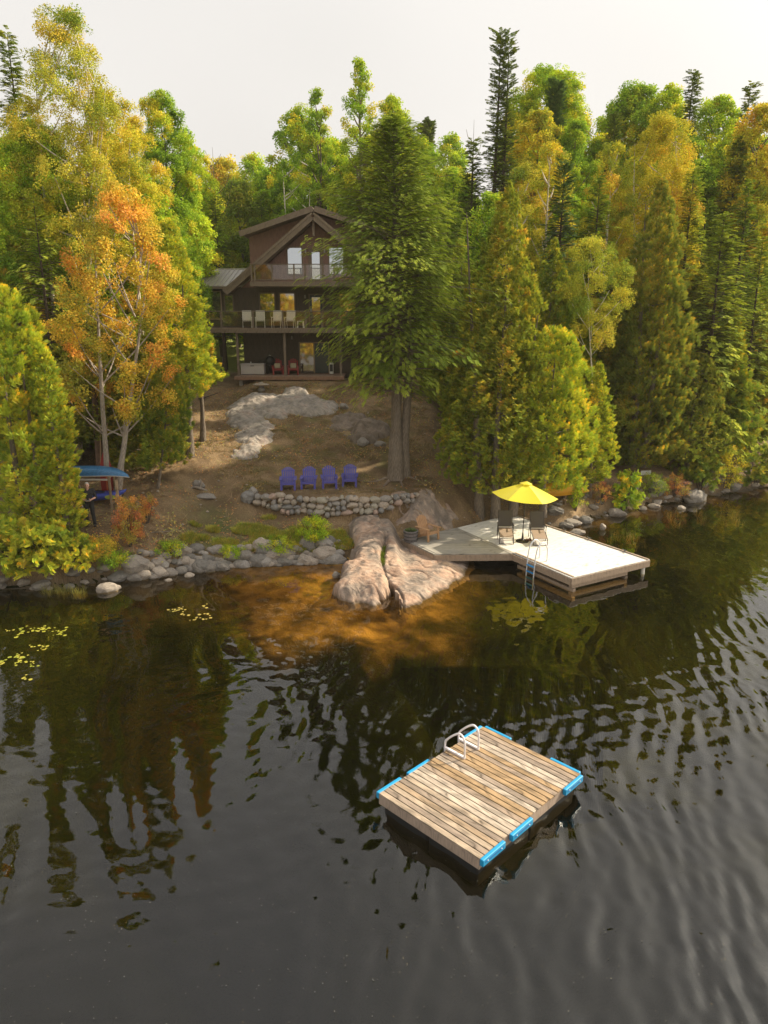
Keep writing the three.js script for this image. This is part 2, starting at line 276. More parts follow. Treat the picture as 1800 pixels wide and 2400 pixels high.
{
  const xs = axis(-150, 190, -11, 17, 0.085, 1.09), ds = axis(-60, 75, 5.5, 32, 0.085, 1.07);
  const g = sheet(xs, ds, waveH, (x0, d0, x1, d1) => d0 - Math.max(shoreD(x0), shoreD(x1)) < 1.2);
  const p = g.attributes.position, n = g.attributes.normal, e = 0.02;
  for (let i = 0; i < p.count; i++) { const x = p.getX(i), D = -p.getZ(i), hx = (waveH(x + e, D) - waveH(x - e, D)) / (2 * e), hd = (waveH(x, D + e) - waveH(x, D - e)) / (2 * e), v = V(-hx, 1, hd).normalize(); n.setXYZ(i, v.x, v.y, v.z); }
  const water = phys('lake water', rgb(0.90, 0.78, 0.50), 0.0, { transmission: 1, thickness: 0, ior: 1.53 });
  structure('lake', g, water, 'dark calm lake water with long soft ripples');
}

// where a line of sight meets the ground
function onGround(px, py, add = 0) {
  const x = (px - 900) / FPX, y = (1200 - py) / FPX, d = V(x, y * CC - SC, -(CC + y * SC)); let t0 = 15, t1 = 15;
  for (; t1 < 160; t1 += 0.1) { if (CAMH + d.y * t1 < groundH(d.x * t1, -d.z * t1)) break; t0 = t1; }
  for (let i = 0; i < 20; i++) { const m = (t0 + t1) / 2; if (CAMH + d.y * m < groundH(d.x * m, -d.z * m)) t1 = m; else t0 = m; }
  return V(d.x * t1, groundH(d.x * t1, -d.z * t1) + add, d.z * t1);
}
// ------------------------------------------------------------------ foliage
const leafMats = {};
const leafMat = (name, t = 0.4) => leafMats[name] ??= phys(name, 0xffffff, 0.9, { transmission: t, thickness: 0, ior: 1.3, specularIntensity: 0.4, vertexColors: true, side: THREE.DoubleSide });
// triangles of leaves: list of {p, dir, nrm, len, wid, tint}
class Leaves {
  constructor() { this.pos = []; this.col = []; }
  tri(a, b, c, t) { for (const q of [a, b, c]) { this.pos.push(q.x, q.y, q.z); this.col.push(t[0], t[1], t[2]); } }
  leaf(p, dir, nrm, len, wid, t = [1, 1, 1], fold = 0.25) {
    const side = V().crossVectors(dir, nrm).normalize().multiplyScalar(wid / 2), up = nrm.clone().multiplyScalar(wid * fold);
    const mid = p.clone().addScaledVector(dir, len * 0.5), tip = p.clone().addScaledVector(dir, len), l = mid.clone().add(side).add(up), r = mid.clone().sub(side).add(up);
    this.tri(p, tip, l, t); this.tri(p, r, tip, t);
  }
  build() { const g = new THREE.BufferGeometry(); g.setAttribute('position', new THREE.Float32BufferAttribute(this.pos, 3)); g.setAttribute('color', new THREE.Float32BufferAttribute(this.col, 3)); g.computeVertexNormals(); return g; }
}
const rv = (r) => V(r() * 2 - 1, r() * 2 - 1, r() * 2 - 1).normalize();
const tintOf = (r, s = 0.25) => { const k = 1 + (r() - 0.5) * 2 * s, h = 1 + (r() - 0.5) * s; return [k * h, k, k * (0.9 + 0.2 * r())]; };
// broad leaves: a loose twig cluster ~1 unit wide that hangs from its +Y outward side
function broadCluster(seed, n, len, wid, droop) {
  const r = rng(seed), L = new Leaves();
  for (let i = 0; i < n; i++) {
    const d = rv(r), rad = Math.pow(r(), 0.45) * 0.5; const p = d.clone().multiplyScalar(rad); p.y *= 0.75;
    const dir = rv(r).multiplyScalar(0.8).add(d).add(V(0, -droop, 0)).normalize(), nrm = V(r() - 0.5, 1.1, r() - 0.5).add(d.clone().multiplyScalar(0.7)).normalize();
    L.leaf(p, dir, nrm, len * (0.7 + 0.6 * r()), wid * (0.7 + 0.6 * r()), tintOf(r, 0.3));
  }
  return L.build();
}
// flat conifer spray, 1 unit long along +Z, tip drooping; dense side twigs
function coniferSpray(seed, n, spread, droop, wid) {
  const r = rng(seed), L = new Leaves();
  const at = (u) => V(0, 0.10 * u - droop * u * u, u);
  for (let i = 0; i < n; i++) {
    const u = 0.04 + 0.9 * i / n, p = at(u), s = i % 2 ? 1 : -1, l = spread * (0.35 + 0.75 * Math.sin(Math.PI * Math.min(1, 0.25 + u * 0.8))) * (0.25 + 1.0 * r());
    const dir = V(s * 0.8, -0.12 - droop * 0.6 * u + (r() - 0.5) * 0.25, 0.62).normalize(), nrm = V((r() - 0.5) * 0.5, 1, (r() - 0.5) * 0.5).normalize(), t = tintOf(r, 0.22);
    L.leaf(p, dir, nrm, l, wid * (0.8 + 0.5 * r()), t, 0.15);
    const q = p.clone().addScaledVector(dir, l * 0.45); // a twig of the twig
    const tipT = t.map((v, k) => v * [1.25, 1.22, 1.0][k]);
    L.leaf(q, dir.clone().add(V(-s * 0.25, -0.1, 0.6)).normalize(), nrm, l * 0.55, wid * 0.8, tipT, 0.15);
  }
  L.leaf(at(0.55), V(0, -droop, 1).normalize(), V(0, 1, 0), 0.45, wid, [1.2, 1.2, 1], 0.1);
  return L.build();
}
// upright ragged cedar frond tuft: several flat fans, tips up and out (+Z outward, +Y up)
function cedarTuft(seed, fans, tipTint) {
  const r = rng(seed), L = new Leaves();
  for (let f = 0; f < fans; f++) {
    const yaw = (r() - 0.5) * 2.0, base = V((r() - 0.5) * 0.5, (r() - 0.5) * 0.6, (r() - 0.5) * 0.3), el = 0.15 + r() * 0.75 - 0.25;
    const ax = V(Math.sin(yaw) * Math.cos(el), Math.sin(el), Math.cos(yaw) * Math.cos(el)), roll = r() * 3.14;
    const s1 = V().crossVectors(ax, V(0, 1, 0)).normalize(), s2 = V().crossVectors(s1, ax), side = s1.clone().multiplyScalar(Math.cos(roll)).addScaledVector(s2, Math.sin(roll)), nrm = V().crossVectors(side, ax).normalize();
    const len = 0.45 + 0.35 * r(), t0 = tintOf(r, 0.25), tip = r() < tipTint;
    for (let k = 0; k < 11; k++) {
      const u = 0.1 + 0.85 * k / 11, s = k % 2 ? 1 : -1, p = base.clone().addScaledVector(ax, len * u), dir = ax.clone().multiplyScalar(0.75).addScaledVector(side, s * (0.75 - 0.3 * u)).add(V(0, -0.1, 0)).normalize();
      const t = tip && u > 0.5 ? [1.9, 1.25, 0.7] : t0.map((v) => v * (0.85 + 0.4 * u));
      L.leaf(p, dir, nrm, len * 0.38 * (1.1 - 0.5 * u), 0.075, t, 0.1);
    }
  }
  return L.build();
}
const GEO = {
  birch: [1, 2, 3].map((s) => broadCluster(s, 46, 0.17, 0.12, 0.55)),
  maple: [4, 5, 6].map((s) => broadCluster(s, 52, 0.19, 0.17, 0.3)),
  far: [7, 8, 9].map((s) => broadCluster(s, 44, 0.24, 0.2, 0.3)),
  hemlock: [11, 12, 13].map((s) => coniferSpray(s, 30, 0.36, 0.45, 0.06)),
  hemlockMid: [31, 32].map((s) => coniferSpray(s, 24, 0.42, 0.35, 0.13)),
  spruce: [14, 15].map((s) => coniferSpray(s, 34, 0.36, 0.02, 0.09)),
  cedar: [17, 18, 19].map((s) => cedarTuft(s, 14, 0.07)),
  fern: [20].map((s) => coniferSpray(s, 22, 0.35, 0.5, 0.1)),
};
const Y_UP = V(0, 1, 0); globalThis.COUNT = 0;
class Crown { // collects copies of leaf clusters
  constructor() { this.m = []; this.c = []; this.bins = {}; }
  add(kind, variant, p, q, s, color) { const k = kind + variant; (this.bins[k] ??= { geo: GEO[kind][variant], m: [], c: [] }); const b = this.bins[k]; b.m.push(new THREE.Matrix4().compose(p, q, typeof s === 'number' ? V(s, s, s) : s)); b.c.push(color); }
  build(parent, name, mat) {
    // one object per crown: the variants are alternated within a single cluster geometry set
    const keys = Object.keys(this.bins); let out = [];
    for (const k of keys) { const b = this.bins[k], im = new THREE.InstancedMesh(b.geo, mat, b.m.length); b.m.forEach((m, i) => { im.setMatrixAt(i, m); im.setColorAt(i, b.c[i]); }); im.name = parent === scene ? numbered(name) : name; im.userData.kind = 'stuff'; shade(im); globalThis.COUNT += b.m.length; parent.add(im); out.push(im); }
    return out;
  }
}
function pickColor(r, pal, n) { // pal: list of [r,g,b,weight]; n in -1..1 shifts the choice so that neighbours agree
  let tot = 0; for (const p of pal) tot += p[3] ?? 1; let k = clamp(0.5 + n * 0.9 + (r() - 0.5) * 0.55, 0, 0.9999) * tot, i = 0; while (i < pal.length - 1 && (k -= pal[i][3] ?? 1) > 0) i++;
  const v = 0.85 + 0.3 * r(), c = pal[i]; return new THREE.Color().setRGB(c[0] * v, c[1] * v, c[2] * v);
}
const PAL = {
  birch: [[0.273, 0.360, 0.036, 1.0], [0.446, 0.461, 0.042, 1.2], [0.619, 0.562, 0.054, 1.2], [0.694, 0.547, 0.060, 0.5]],
  gold: [[0.347, 0.389, 0.036, 0.8], [0.595, 0.533, 0.036, 1.2], [0.719, 0.562, 0.042, 1], [0.682, 0.432, 0.048, 0.25]],
  orange: [[0.36, 0.36, 0.045, 1.0], [0.58, 0.48, 0.05, 1.1], [0.74, 0.52, 0.06, 1.1], [0.78, 0.46, 0.065, 0.9], [0.76, 0.38, 0.07, 0.35]],
  green: [[0.206, 0.337, 0.024, 1], [0.332, 0.471, 0.028, 1.2], [0.489, 0.555, 0.034, 0.9], [0.661, 0.555, 0.034, 0.1]],
  lime: [[0.315, 0.462, 0.024, 1], [0.503, 0.593, 0.029, 1.2], [0.709, 0.624, 0.034, 0.5]],
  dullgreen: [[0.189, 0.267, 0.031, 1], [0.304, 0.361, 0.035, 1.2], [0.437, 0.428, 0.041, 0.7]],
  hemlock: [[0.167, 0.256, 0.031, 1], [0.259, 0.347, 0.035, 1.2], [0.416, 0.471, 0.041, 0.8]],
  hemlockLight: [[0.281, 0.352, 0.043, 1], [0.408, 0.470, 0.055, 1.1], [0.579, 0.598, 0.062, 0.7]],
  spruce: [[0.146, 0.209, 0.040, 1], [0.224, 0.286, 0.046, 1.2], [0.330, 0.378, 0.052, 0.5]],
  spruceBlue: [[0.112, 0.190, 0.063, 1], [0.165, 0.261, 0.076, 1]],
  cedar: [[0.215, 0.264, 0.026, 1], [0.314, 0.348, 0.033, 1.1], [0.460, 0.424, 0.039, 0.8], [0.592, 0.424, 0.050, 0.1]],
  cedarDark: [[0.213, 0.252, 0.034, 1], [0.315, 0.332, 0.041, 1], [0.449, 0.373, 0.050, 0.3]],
  cedarGold: [[0.248, 0.331, 0.029, 0.8], [0.385, 0.446, 0.034, 1.2], [0.545, 0.547, 0.041, 0.9], [0.669, 0.562, 0.054, 0.2]],
  red: [[0.40, 0.33, 0.06, 0.7], [0.62, 0.32, 0.07, 1], [0.58, 0.21, 0.08, 0.8]],
  hemlockGold: [[0.181, 0.256, 0.033, 1], [0.272, 0.350, 0.042, 1.1], [0.383, 0.437, 0.052, 0.8]],
};
const barkGrey = bark('grey bark', rgb(0.30, 0.25, 0.20)), barkDark = bark('dark bark', rgb(0.15, 0.115, 0.09)), barkRed = bark('reddish bark', rgb(0.26, 0.16, 0.11));
const barkBirch = std('birch bark', rgb(0.80, 0.75, 0.68), 0.8, { map: wrapTex(T.birch, 1.4, 0.35) }), barkMaple = bark('pale maple bark', rgb(0.66, 0.58, 0.50));
const pwl = (tbl, s) => { let i = 1; while (i < tbl.length - 1 && tbl[i][0] < s) i++; const [a, b] = [tbl[i - 1], tbl[i]]; return lerp(a[1], b[1], clamp((s - a[0]) / (b[0] - a[0]), 0, 1)); };
const ENV = { // outline from bottom (0) to top (1)
  round: (t) => Math.sqrt(Math.max(0, 1 - Math.pow((t - 0.45) / 0.56, 2))), egg: (t) => Math.sqrt(Math.max(0, 1 - Math.pow((t - 0.34) / 0.67, 2))) * (1 - 0.15 * t),
  hem: (t) => pwl([[0, 0.72], [0.2, 0.95], [0.38, 1], [0.55, 0.93], [0.7, 0.72], [0.83, 0.5], [0.93, 0.27], [1, 0.08]], t),
  column: (t) => Math.min(1, 3.2 * t + 0.35) * Math.pow(1 - t, 0.42) * 1.05, cone: (t) => Math.min(1, 5 * t + 0.45) * Math.pow(1 - t, 0.72), spire: (t) => Math.min(1, 6 * t + 0.4) * (Math.pow(1 - t, 0.95) * 0.93 + 0.05 * (1 - t)),
};
// a tree read from the survey: apex at (px, py), D metres out, half width pr, crown foot at row pyb
function spot({ px, py, D, pr, pyb, lean = 0, bx }) {
  if (D > 40 && pyb < 700) pyb += 130;
  const top = atD(px, py, D), foot = atD(bx ?? px, 1120, D); const x = bx !== undefined ? foot.x : top.x - lean, base = V(x, gh(x, -D) - 0.06, -D);
  const y = (1200 - (py * 0.45 + (pyb ?? 900) * 0.55)) / FPX, R = pr / FPX * D / (CC + y * SC);
  const cb = atD(px, pyb ?? 900, D).y; return { base, H: top.y - base.y, R, cb: Math.max(0.2, cb - base.y), dx: top.x - base.x };
}
function trunkGeo(H, dx, r0, r, bend = 0.25) {
  const pts = [], rad = []; const n = 6; const bx = (r() - 0.5) * bend, bz = (r() - 0.5) * bend;
  for (let i = 0; i <= n; i++) { const t = i / n; pts.push(V(dx * t + bx * Math.sin(t * 5), H * t, bz * Math.sin(t * 4))); rad.push(i === 0 ? r0 * 1.35 : r0 * (1 - 0.93 * Math.pow(t, 0.9))); }
  return limb(pts, rad, 8, 0.12);
}
// limbs that carry the foliage of a broad-leaved tree; clusters spread over many small lobes with gaps
function broadTree(o) {
  const S = spot(o), r = rng(o.seed), env = ENV[o.env ?? 'egg'], pal = PAL[o.pal], geo = o.geo ?? 'maple', cr = new Crown(), wood = [];
  const root = thing(o.name ?? 'broadleaf_tree', o.label, o.cat ?? 'tree', S.base, 0, o.group);
  const H = S.H, cb = S.cb, ch = H - cb, R = S.R, r0 = o.trunk ?? 0.012 * H + 0.04;
  const stems = o.stems ?? 1, stemTips = [];
  for (let s = 0; s < stems; s++) { const off = stems > 1 ? V((s - (stems - 1) / 2) * (o.gap ?? 0.6), 0, (r() - 0.5) * 0.4) : V(0, 0, 0), dx = S.dx + (stems > 1 ? (s - (stems - 1) / 2) * R * 0.7 : 0); const g = trunkGeo(H * (0.93 - s * 0.08), dx, r0, r, o.bend ?? 0.5); g.translate(off.x, 0, off.z); wood.push(g); stemTips.push([off, dx]); }
  const nL = o.lobes ?? Math.round(14 + ch * R * 0.9), lobes = [];
  for (let i = 0; i < nL; i++) {
    const t = clamp((i + r()) / nL, 0.02, 0.98), a = i * 2.39996 + r() * 0.9, e = env(t) * R, rad = (0.22 + 0.16 * r()) * Math.max(0.5, R) * (0.6 + 0.5 * env(t)) * (o.lobeSize ?? 1), k = Math.max(0, e - rad * 0.55) * (0.55 + 0.5 * Math.sqrt(r()));
    lobes.push({ p: V(S.dx * (cb + ch * t) / H + Math.cos(a) * k, cb + ch * t - rad * 0.2, Math.sin(a) * k), rad, n: n3(i * 0.37 + o.seed, t * 3, a) });
  }
  lobes.push({ p: V(S.dx, H - R * 0.16, 0), rad: R * 0.2, n: 0.2 });
  for (const L of lobes) { // a limb from the nearest stem
    const [off, dx] = stemTips[Math.floor(r() * stems)], y0 = Math.max(cb * 0.7, L.p.y - Math.hypot(L.p.x, L.p.z) * 0.9 - 0.4), t0 = clamp(y0 / H, 0, 0.9), a = V(off.x + dx * t0, y0, off.z);
    if (r() < (o.limbs ?? 0.75)) wood.push(limb([a, a.clone().lerp(L.p, 0.5).add(V(0, -0.05 * R, 0)), L.p], [r0 * 0.34 * (1 - t0 * 0.6), r0 * 0.2, 0.012], 5));
  }
  const size = (o.size ?? 0.55) * 0.78, dens = (o.density ?? 1) * 1.3;
  for (const L of lobes) {
    const n = Math.max(5, Math.round(dens * 15 * Math.pow(L.rad / size, 2) * 1.0));
    for (let i = 0; i < n; i++) {
      const d = rv(r); if (d.y < -0.45 && r() < 0.6) d.y *= -1; const p = L.p.clone().addScaledVector(d, L.rad * (0.45 + 0.62 * Math.sqrt(r())) * (1 + 0.35 * n3(d.x * 2 + L.p.x, d.y * 2 + L.p.y, d.z * 2)));
      if (n3(p.x * 0.9 + o.seed, p.y * 0.9, p.z * 0.9) < -0.42 + (o.thin ?? 0)) continue;
      const q = new THREE.Quaternion().setFromUnitVectors(Y_UP, d.clone().add(V(0, 0.6, 0)).normalize()).multiply(new THREE.Quaternion().setFromAxisAngle(Y_UP, r() * 6.28));
      cr.add(geo, o.seed % GEO[geo].length, p, q, size * (0.7 + 0.6 * r()), pickColor(r, pal, L.n * 0.55 + 0.25 * n3(p.x * 0.5, p.y * 0.5, p.z * 0.5 + o.seed)));
    }
  }
  put(root, 'trunk', merge(wood), o.bark ?? barkGrey); cr.build(root, 'crown', leafMat(geo)); return root;
}
// layered boughs (hemlock, spruce, fir)
function boughTree(o) {
  const S = spot(o), r = rng(o.seed), env = ENV[o.env ?? 'cone'], pal = PAL[o.pal ?? 'hemlock'], geo = o.D > 38 ? (o.geo === 'spruce' ? 'spruce' : 'hemlockMid') : o.geo ?? 'hemlock', cr = new Crown(), wood = [];
  const root = thing(o.name ?? 'conifer_tree', o.label, 'tree', S.base, 0, o.group), H = S.H, cb = S.cb, ch = H - cb, R = S.R, r0 = o.trunk ?? 0.011 * H + 0.05;
  wood.push(trunkGeo(H, S.dx, r0, r, 0.15)); if (o.twin) { const g = trunkGeo(H * 0.97, S.dx, r0, r, 0.1); g.translate(o.twin, 0, 0); wood.push(g); }
  const n = Math.round((o.boughs ?? 10) * ch * (o.geo === 'spruce' ? 2.4 : 1.6)), up = o.rise ?? 0.12, hang = o.hang ?? 0.28, step = o.step ?? 0.09, size = o.size ?? 0.42, smin = Math.min(size, 0.0105 * o.D);
  for (let i = 0; i < n; i++) {
    const t = Math.pow((i + 0.5 + (r() - 0.5) * 0.6) / n, 0.75), a = i * 2.39996 + (r() - 0.5) * 1.6, y = cb + ch * t;
    let L = R * env(t) * (0.72 + 0.42 * r()) * (1 + (o.lump ?? 0.3) * n3(Math.cos(a) * 1.5, t * 6, Math.sin(a) * 1.5 + o.seed)); const Lm = 0.0075 * o.D; if (L < Lm) L = Lm * (0.7 + 0.5 * r());
    const dir = V(Math.cos(a), 0, Math.sin(a)), rise = up + 0.5 * t * t + (r() - 0.5) * 0.12, tx = S.dx * y / H + (o.twin && i % 2 ? o.twin : 0);
    const at = (u) => V(tx, y, 0).addScaledVector(dir, L * u).add(V(0, L * (rise * u - hang * u * u * (1 - 0.6 * t)), 0));
    if (L > 0.5) wood.push(limb([at(0), at(0.5), at(0.96)], [Math.max(0.012, r0 * 0.22 * (1 - t)), 0.014, 0.006], 4));
    const lean = n3(a, t * 4, o.seed);
    for (let u = L > 1.2 ? 0.25 : 0.1; u < 1; u += step / L * (0.75 + 0.5 * r())) {
      const off = (r() - 0.5) * L * 0.75 * Math.min(u, 1.08 - u) * (o.fan ?? 1), p = at(u).addScaledVector(V(-dir.z, 0, dir.x), off).add(V(0, (r() - 0.55) * (o.ragged ?? 0.25), 0)), f = at(Math.min(1, u + 0.05)).sub(at(u - 0.02)).normalize(), sidew = (r() - 0.5) * 1.7 * (1 - 0.55 * u), side = V(-dir.z, 0, dir.x);
      const z = f.clone().multiplyScalar(Math.cos(sidew)).addScaledVector(side, Math.sin(sidew)).add(V(0, (r() - 0.6) * 0.25, 0)).normalize(), y2 = V((r() - 0.5) * 0.5, 1, (r() - 0.5) * 0.5), x = V().crossVectors(y2, z).normalize(), yy = V().crossVectors(z, x);
      const s = size * (0.65 + 0.55 * r()) * clamp(0.35 + L * 0.3, smin / size, 1.05) * (1 - 0.25 * u);
      cr.add(geo, o.seed % GEO[geo].length, p, new THREE.Quaternion().setFromRotationMatrix(new THREE.Matrix4().makeBasis(x, yy, z)), s, pickColor(r, pal, lean * 0.5 + 0.3 * (u - 0.6)));
    }
  }
  put(root, 'trunk', merge(wood), o.bark ?? barkDark); cr.build(root, 'crown', leafMat(geo, 0.3)); return root;
}
// dense cedar: tufts over a lumpy column
function cedarTree(o) {
  const S = spot(o), r = rng(o.seed), env = ENV[o.env ?? 'cone'], pal = PAL[o.pal ?? 'cedar'], geo = 'cedar', cr = new Crown(), wood = [];
  const root = thing(o.name ?? 'cedar_tree', o.label, 'tree', S.base, 0, o.group), H = S.H, cb = S.cb, ch = H - cb, R = S.R, r0 = o.trunk ?? 0.012 * H + 0.06;
  const stems = o.stems ?? 1; for (let s = 0; s < stems; s++) { const g = trunkGeo(H * (0.92 - s * 0.14), S.dx + (s - (stems - 1) / 2) * R * 0.35, r0, r, 0.2); g.translate((s - (stems - 1) / 2) * (o.gap ?? 0.55), 0, (s % 2) * 0.2); wood.push(g); }
  const size = (o.size ?? 0.75) * 0.44, area = 2 * Math.PI * R * ch * 0.62, n = Math.round(area / (size * size) * (o.density ?? 3.0));
  for (let i = 0; i < n; i++) {
    let t; do t = r(); while (r() > env(t) * 0.8 + 0.2); const a = r() * Math.PI * 2, y = cb + ch * t;
    const lump = 1 + 0.34 * n3(Math.cos(a) * 1.6 + o.seed, y * 0.55, Math.sin(a) * 1.6) + 0.2 * n3(Math.cos(a) * 4, y * 1.5 + o.seed, Math.sin(a) * 4), d = (r() < 0.72 ? 0.84 + 0.2 * r() : 0.35 + 0.5 * r());
    const k = R * env(t) * lump * d; if (n3(Math.cos(a) * k * 0.8, y * 0.8, Math.sin(a) * k * 0.8 + o.seed) < -0.55) continue;
    const p = V(S.dx * y / H + Math.cos(a) * k, y, Math.sin(a) * k), z = V(Math.cos(a), 0.2 + 0.7 * t + (r() - 0.5) * 0.7, Math.sin(a)).normalize(), x = V().crossVectors(V((r() - 0.5) * 0.6, 1, (r() - 0.5) * 0.6), z).normalize(), yy = V().crossVectors(z, x);
    cr.add(geo, o.seed % 3, p, new THREE.Quaternion().setFromRotationMatrix(new THREE.Matrix4().makeBasis(x, yy, z)), size * (0.6 + 0.7 * r()) * (0.55 + 0.45 * Math.min(1, env(t) * 2)), pickColor(r, pal, 0.55 * n3(Math.cos(a) * 1.2 + o.seed, y * 0.35, Math.sin(a) * 1.2) + 0.15 * (t - 0.5)));
  }
  for (let i = 0; i < ch * 2; i++) { const t = 0.05 + 0.85 * r(), a = r() * 6.28, y = cb + ch * t, k = R * env(t) * 0.8; wood.push(limb([V(S.dx * y / H, y - k * 0.2, 0), V(S.dx * y / H + Math.cos(a) * k, y, Math.sin(a) * k)], [0.03, 0.01], 4)); }
  put(root, 'trunk', merge(wood), o.bark ?? barkGrey); cr.build(root, 'crown', leafMat(geo, 0.35)); return root;
}
// ------------------------------------------------------------------ the trees, left bank
broadTree({ seed: 101, px: 150, py: 28, D: 35, pr: 135, pyb: 600, bx: 165, stems: 2, gap: 1.0, geo: 'birch', pal: 'birch', env: 'egg', bark: barkBirch, size: 0.6, thin: 0.08, limbs: 0.9, trunk: 0.17, density: 0.95, name: 'birch_tree', label: 'tallest yellow birch with pale forked trunks at upper left' });
broadTree({ seed: 102, px: 250, py: 215, D: 37, pr: 100, pyb: 640, stems: 2, geo: 'birch', pal: 'gold', env: 'egg', bark: barkBirch, size: 0.6, trunk: 0.13, name: 'birch_tree', label: 'golden birch just right of the tallest birch, below its crown' });
boughTree({ seed: 103, px: 14, py: 78, D: 42, pr: 95, pyb: 620, pal: 'dullgreen', env: 'cone', label: 'dull green conifer at the left edge beside the tallest birch' });
broadTree({ seed: 104, px: 75, py: 300, D: 36, pr: 135, pyb: 720, geo: 'maple', pal: 'green', env: 'egg', label: 'olive green broadleaf tree at left edge under the tallest birch' });
broadTree({ seed: 105, px: 310, py: 280, D: 42, pr: 90, pyb: 640, geo: 'birch', pal: 'gold', env: 'egg', bark: barkBirch, label: 'yellow aspen between the golden birch and the bright green maple' });
broadTree({ seed: 106, px: 372, py: 222, D: 46, pr: 100, pyb: 620, geo: 'maple', pal: 'green', env: 'egg', label: 'tall green maple with yellow top left of the valley gap' });
broadTree({ seed: 107, px: 450, py: 345, D: 57, pr: 66, pyb: 560, geo: 'maple', pal: 'lime', env: 'egg', label: 'vivid lime green maple left of the metal roof' });
boughTree({ seed: 108, px: 78, py: 470, D: 33, pr: 125, pyb: 900, pal: 'hemlockLight', hang: 0.4, label: 'dark hemlock at left edge above the gold cedars' });
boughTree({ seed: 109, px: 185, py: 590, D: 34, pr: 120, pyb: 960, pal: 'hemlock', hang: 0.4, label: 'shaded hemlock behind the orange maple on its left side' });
cedarTree({ seed: 110, px: 392, py: 500, D: 36, pr: 92, pyb: 930, pal: 'cedarGold', env: 'cone', stems: 2, label: 'yellow green cedar between the orange maple and the house' });
cedarTree({ seed: 111, px: 452, py: 690, D: 38, pr: 56, pyb: 905, pal: 'cedar', env: 'cone', label: 'small cedar touching the left end of the middle balcony' });
cedarTree({ seed: 112, px: 400, py: 840, D: 32.2, pr: 52, pyb: 1085, bx: 368, pal: 'dullgreen', env: 'egg', trunk: 0.07, size: 0.6, label: 'small dark cedar on a thin bare stem at the lawn\'s left edge' });
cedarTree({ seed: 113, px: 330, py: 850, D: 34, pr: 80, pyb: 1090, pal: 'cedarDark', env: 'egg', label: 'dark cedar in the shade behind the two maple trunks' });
broadTree({ seed: 114, px: 280, py: 440, D: 31.2, pr: 158, pyb: 960, bx: 262, stems: 2, gap: 0.42, density: 0.62, geo: 'maple', pal: 'orange', env: 'egg', bark: barkMaple, size: 0.6, trunk: 0.15, lobes: 80, lobeSize: 0.55, thin: 0.1, limbs: 0.4, label: 'orange leaved maple with two pale trunks on the left bank', name: 'maple_tree' });
cedarTree({ seed: 115, px: 8, py: 680, D: 27.6, pr: 88, pyb: 1350, pal: 'cedarGold', env: 'egg', size: 0.85, stems: 2, label: 'big gold green cedar at the waterline, left edge' });
cedarTree({ seed: 116, px: 104, py: 830, D: 27.3, pr: 40, pyb: 1345, pal: 'cedarGold', env: 'egg', size: 0.75, label: 'lower gold green cedar at the waterline, left of the standing person' });
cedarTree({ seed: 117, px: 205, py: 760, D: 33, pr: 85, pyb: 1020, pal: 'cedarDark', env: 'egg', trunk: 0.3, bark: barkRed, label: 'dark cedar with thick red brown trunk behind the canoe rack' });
// ------------------------------------------------------------------ behind the house
broadTree({ seed: 121, px: 520, py: 378, D: 84, pr: 62, pyb: 560, geo: 'far', pal: 'gold', env: 'round', size: 1.0, label: 'far yellow maple in the valley gap, left one of two' });
broadTree({ seed: 122, px: 592, py: 372, D: 80, pr: 55, pyb: 560, geo: 'far', pal: 'lime', env: 'round', size: 1.0, label: 'far yellow green maple in the valley gap, right one of two' });
broadTree({ seed: 123, px: 560, py: 430, D: 62, pr: 75, pyb: 640, geo: 'far', pal: 'dullgreen', env: 'egg', size: 0.8, label: 'dull green tree right behind the metal roof of the wing' });
boughTree({ seed: 124, px: 612, py: 455, D: 58, pr: 60, pyb: 660, pal: 'hemlock', label: 'dark conifer at the left shoulder of the house roof' });
boughTree({ seed: 125, px: 505, py: 470, D: 56, pr: 60, pyb: 680, pal: 'spruce', label: 'dark conifer above the metal roof beside the lime green maple' });
broadTree({ seed: 126, px: 700, py: 262, D: 62, pr: 75, pyb: 520, geo: 'far', pal: 'green', env: 'round', size: 0.75, label: 'round green maple behind the house ridge' });
broadTree({ seed: 127, px: 745, py: 212, D: 60, pr: 48, pyb: 500, geo: 'far', pal: 'green', env: 'egg', size: 0.6, lobes: 44, lobeSize: 0.8, label: 'thin topped maple between the round maple and the tall poplar' });
broadTree({ seed: 128, px: 842, py: 140, D: 58, pr: 48, pyb: 520, geo: 'far', pal: 'lime', env: 'egg', size: 0.6, lobes: 60, lobeSize: 0.8, name: 'poplar_tree', label: 'tall narrow poplar rising highest behind the house' });
broadTree({ seed: 129, px: 690, py: 360, D: 57, pr: 52, pyb: 520, stems: 2, gap: 0.9, geo: 'birch', pal: 'green', env: 'egg', bark: barkBirch, size: 0.7, thin: 0.2, name: 'birch_tree', label: 'slender birch with twin pale trunks just above the house ridge' });
broadTree({ seed: 130, px: 920, py: 232, D: 56, pr: 72, pyb: 520, geo: 'far', pal: 'lime', env: 'egg', size: 0.65, thin: 0.1, label: 'yellow green maple with a sparse top behind the big hemlock' });
broadTree({ seed: 131, px: 985, py: 330, D: 58, pr: 62, pyb: 560, geo: 'far', pal: 'green', env: 'round', size: 0.7, label: 'green tree with golden edge right of the big hemlock top' });
broadTree({ seed: 132, px: 1060, py: 325, D: 92, pr: 52, pyb: 480, geo: 'far', pal: 'lime', env: 'round', size: 1.0, label: 'far yellow green maple left of the twin spruce' });
boughTree({ seed: 133, px: 997, py: 296, D: 88, pr: 18, pyb: 440, pal: 'spruce', geo: 'spruce', env: 'spire', size: 1.1, label: 'tiny far spruce tip on the skyline behind the hemlock' });
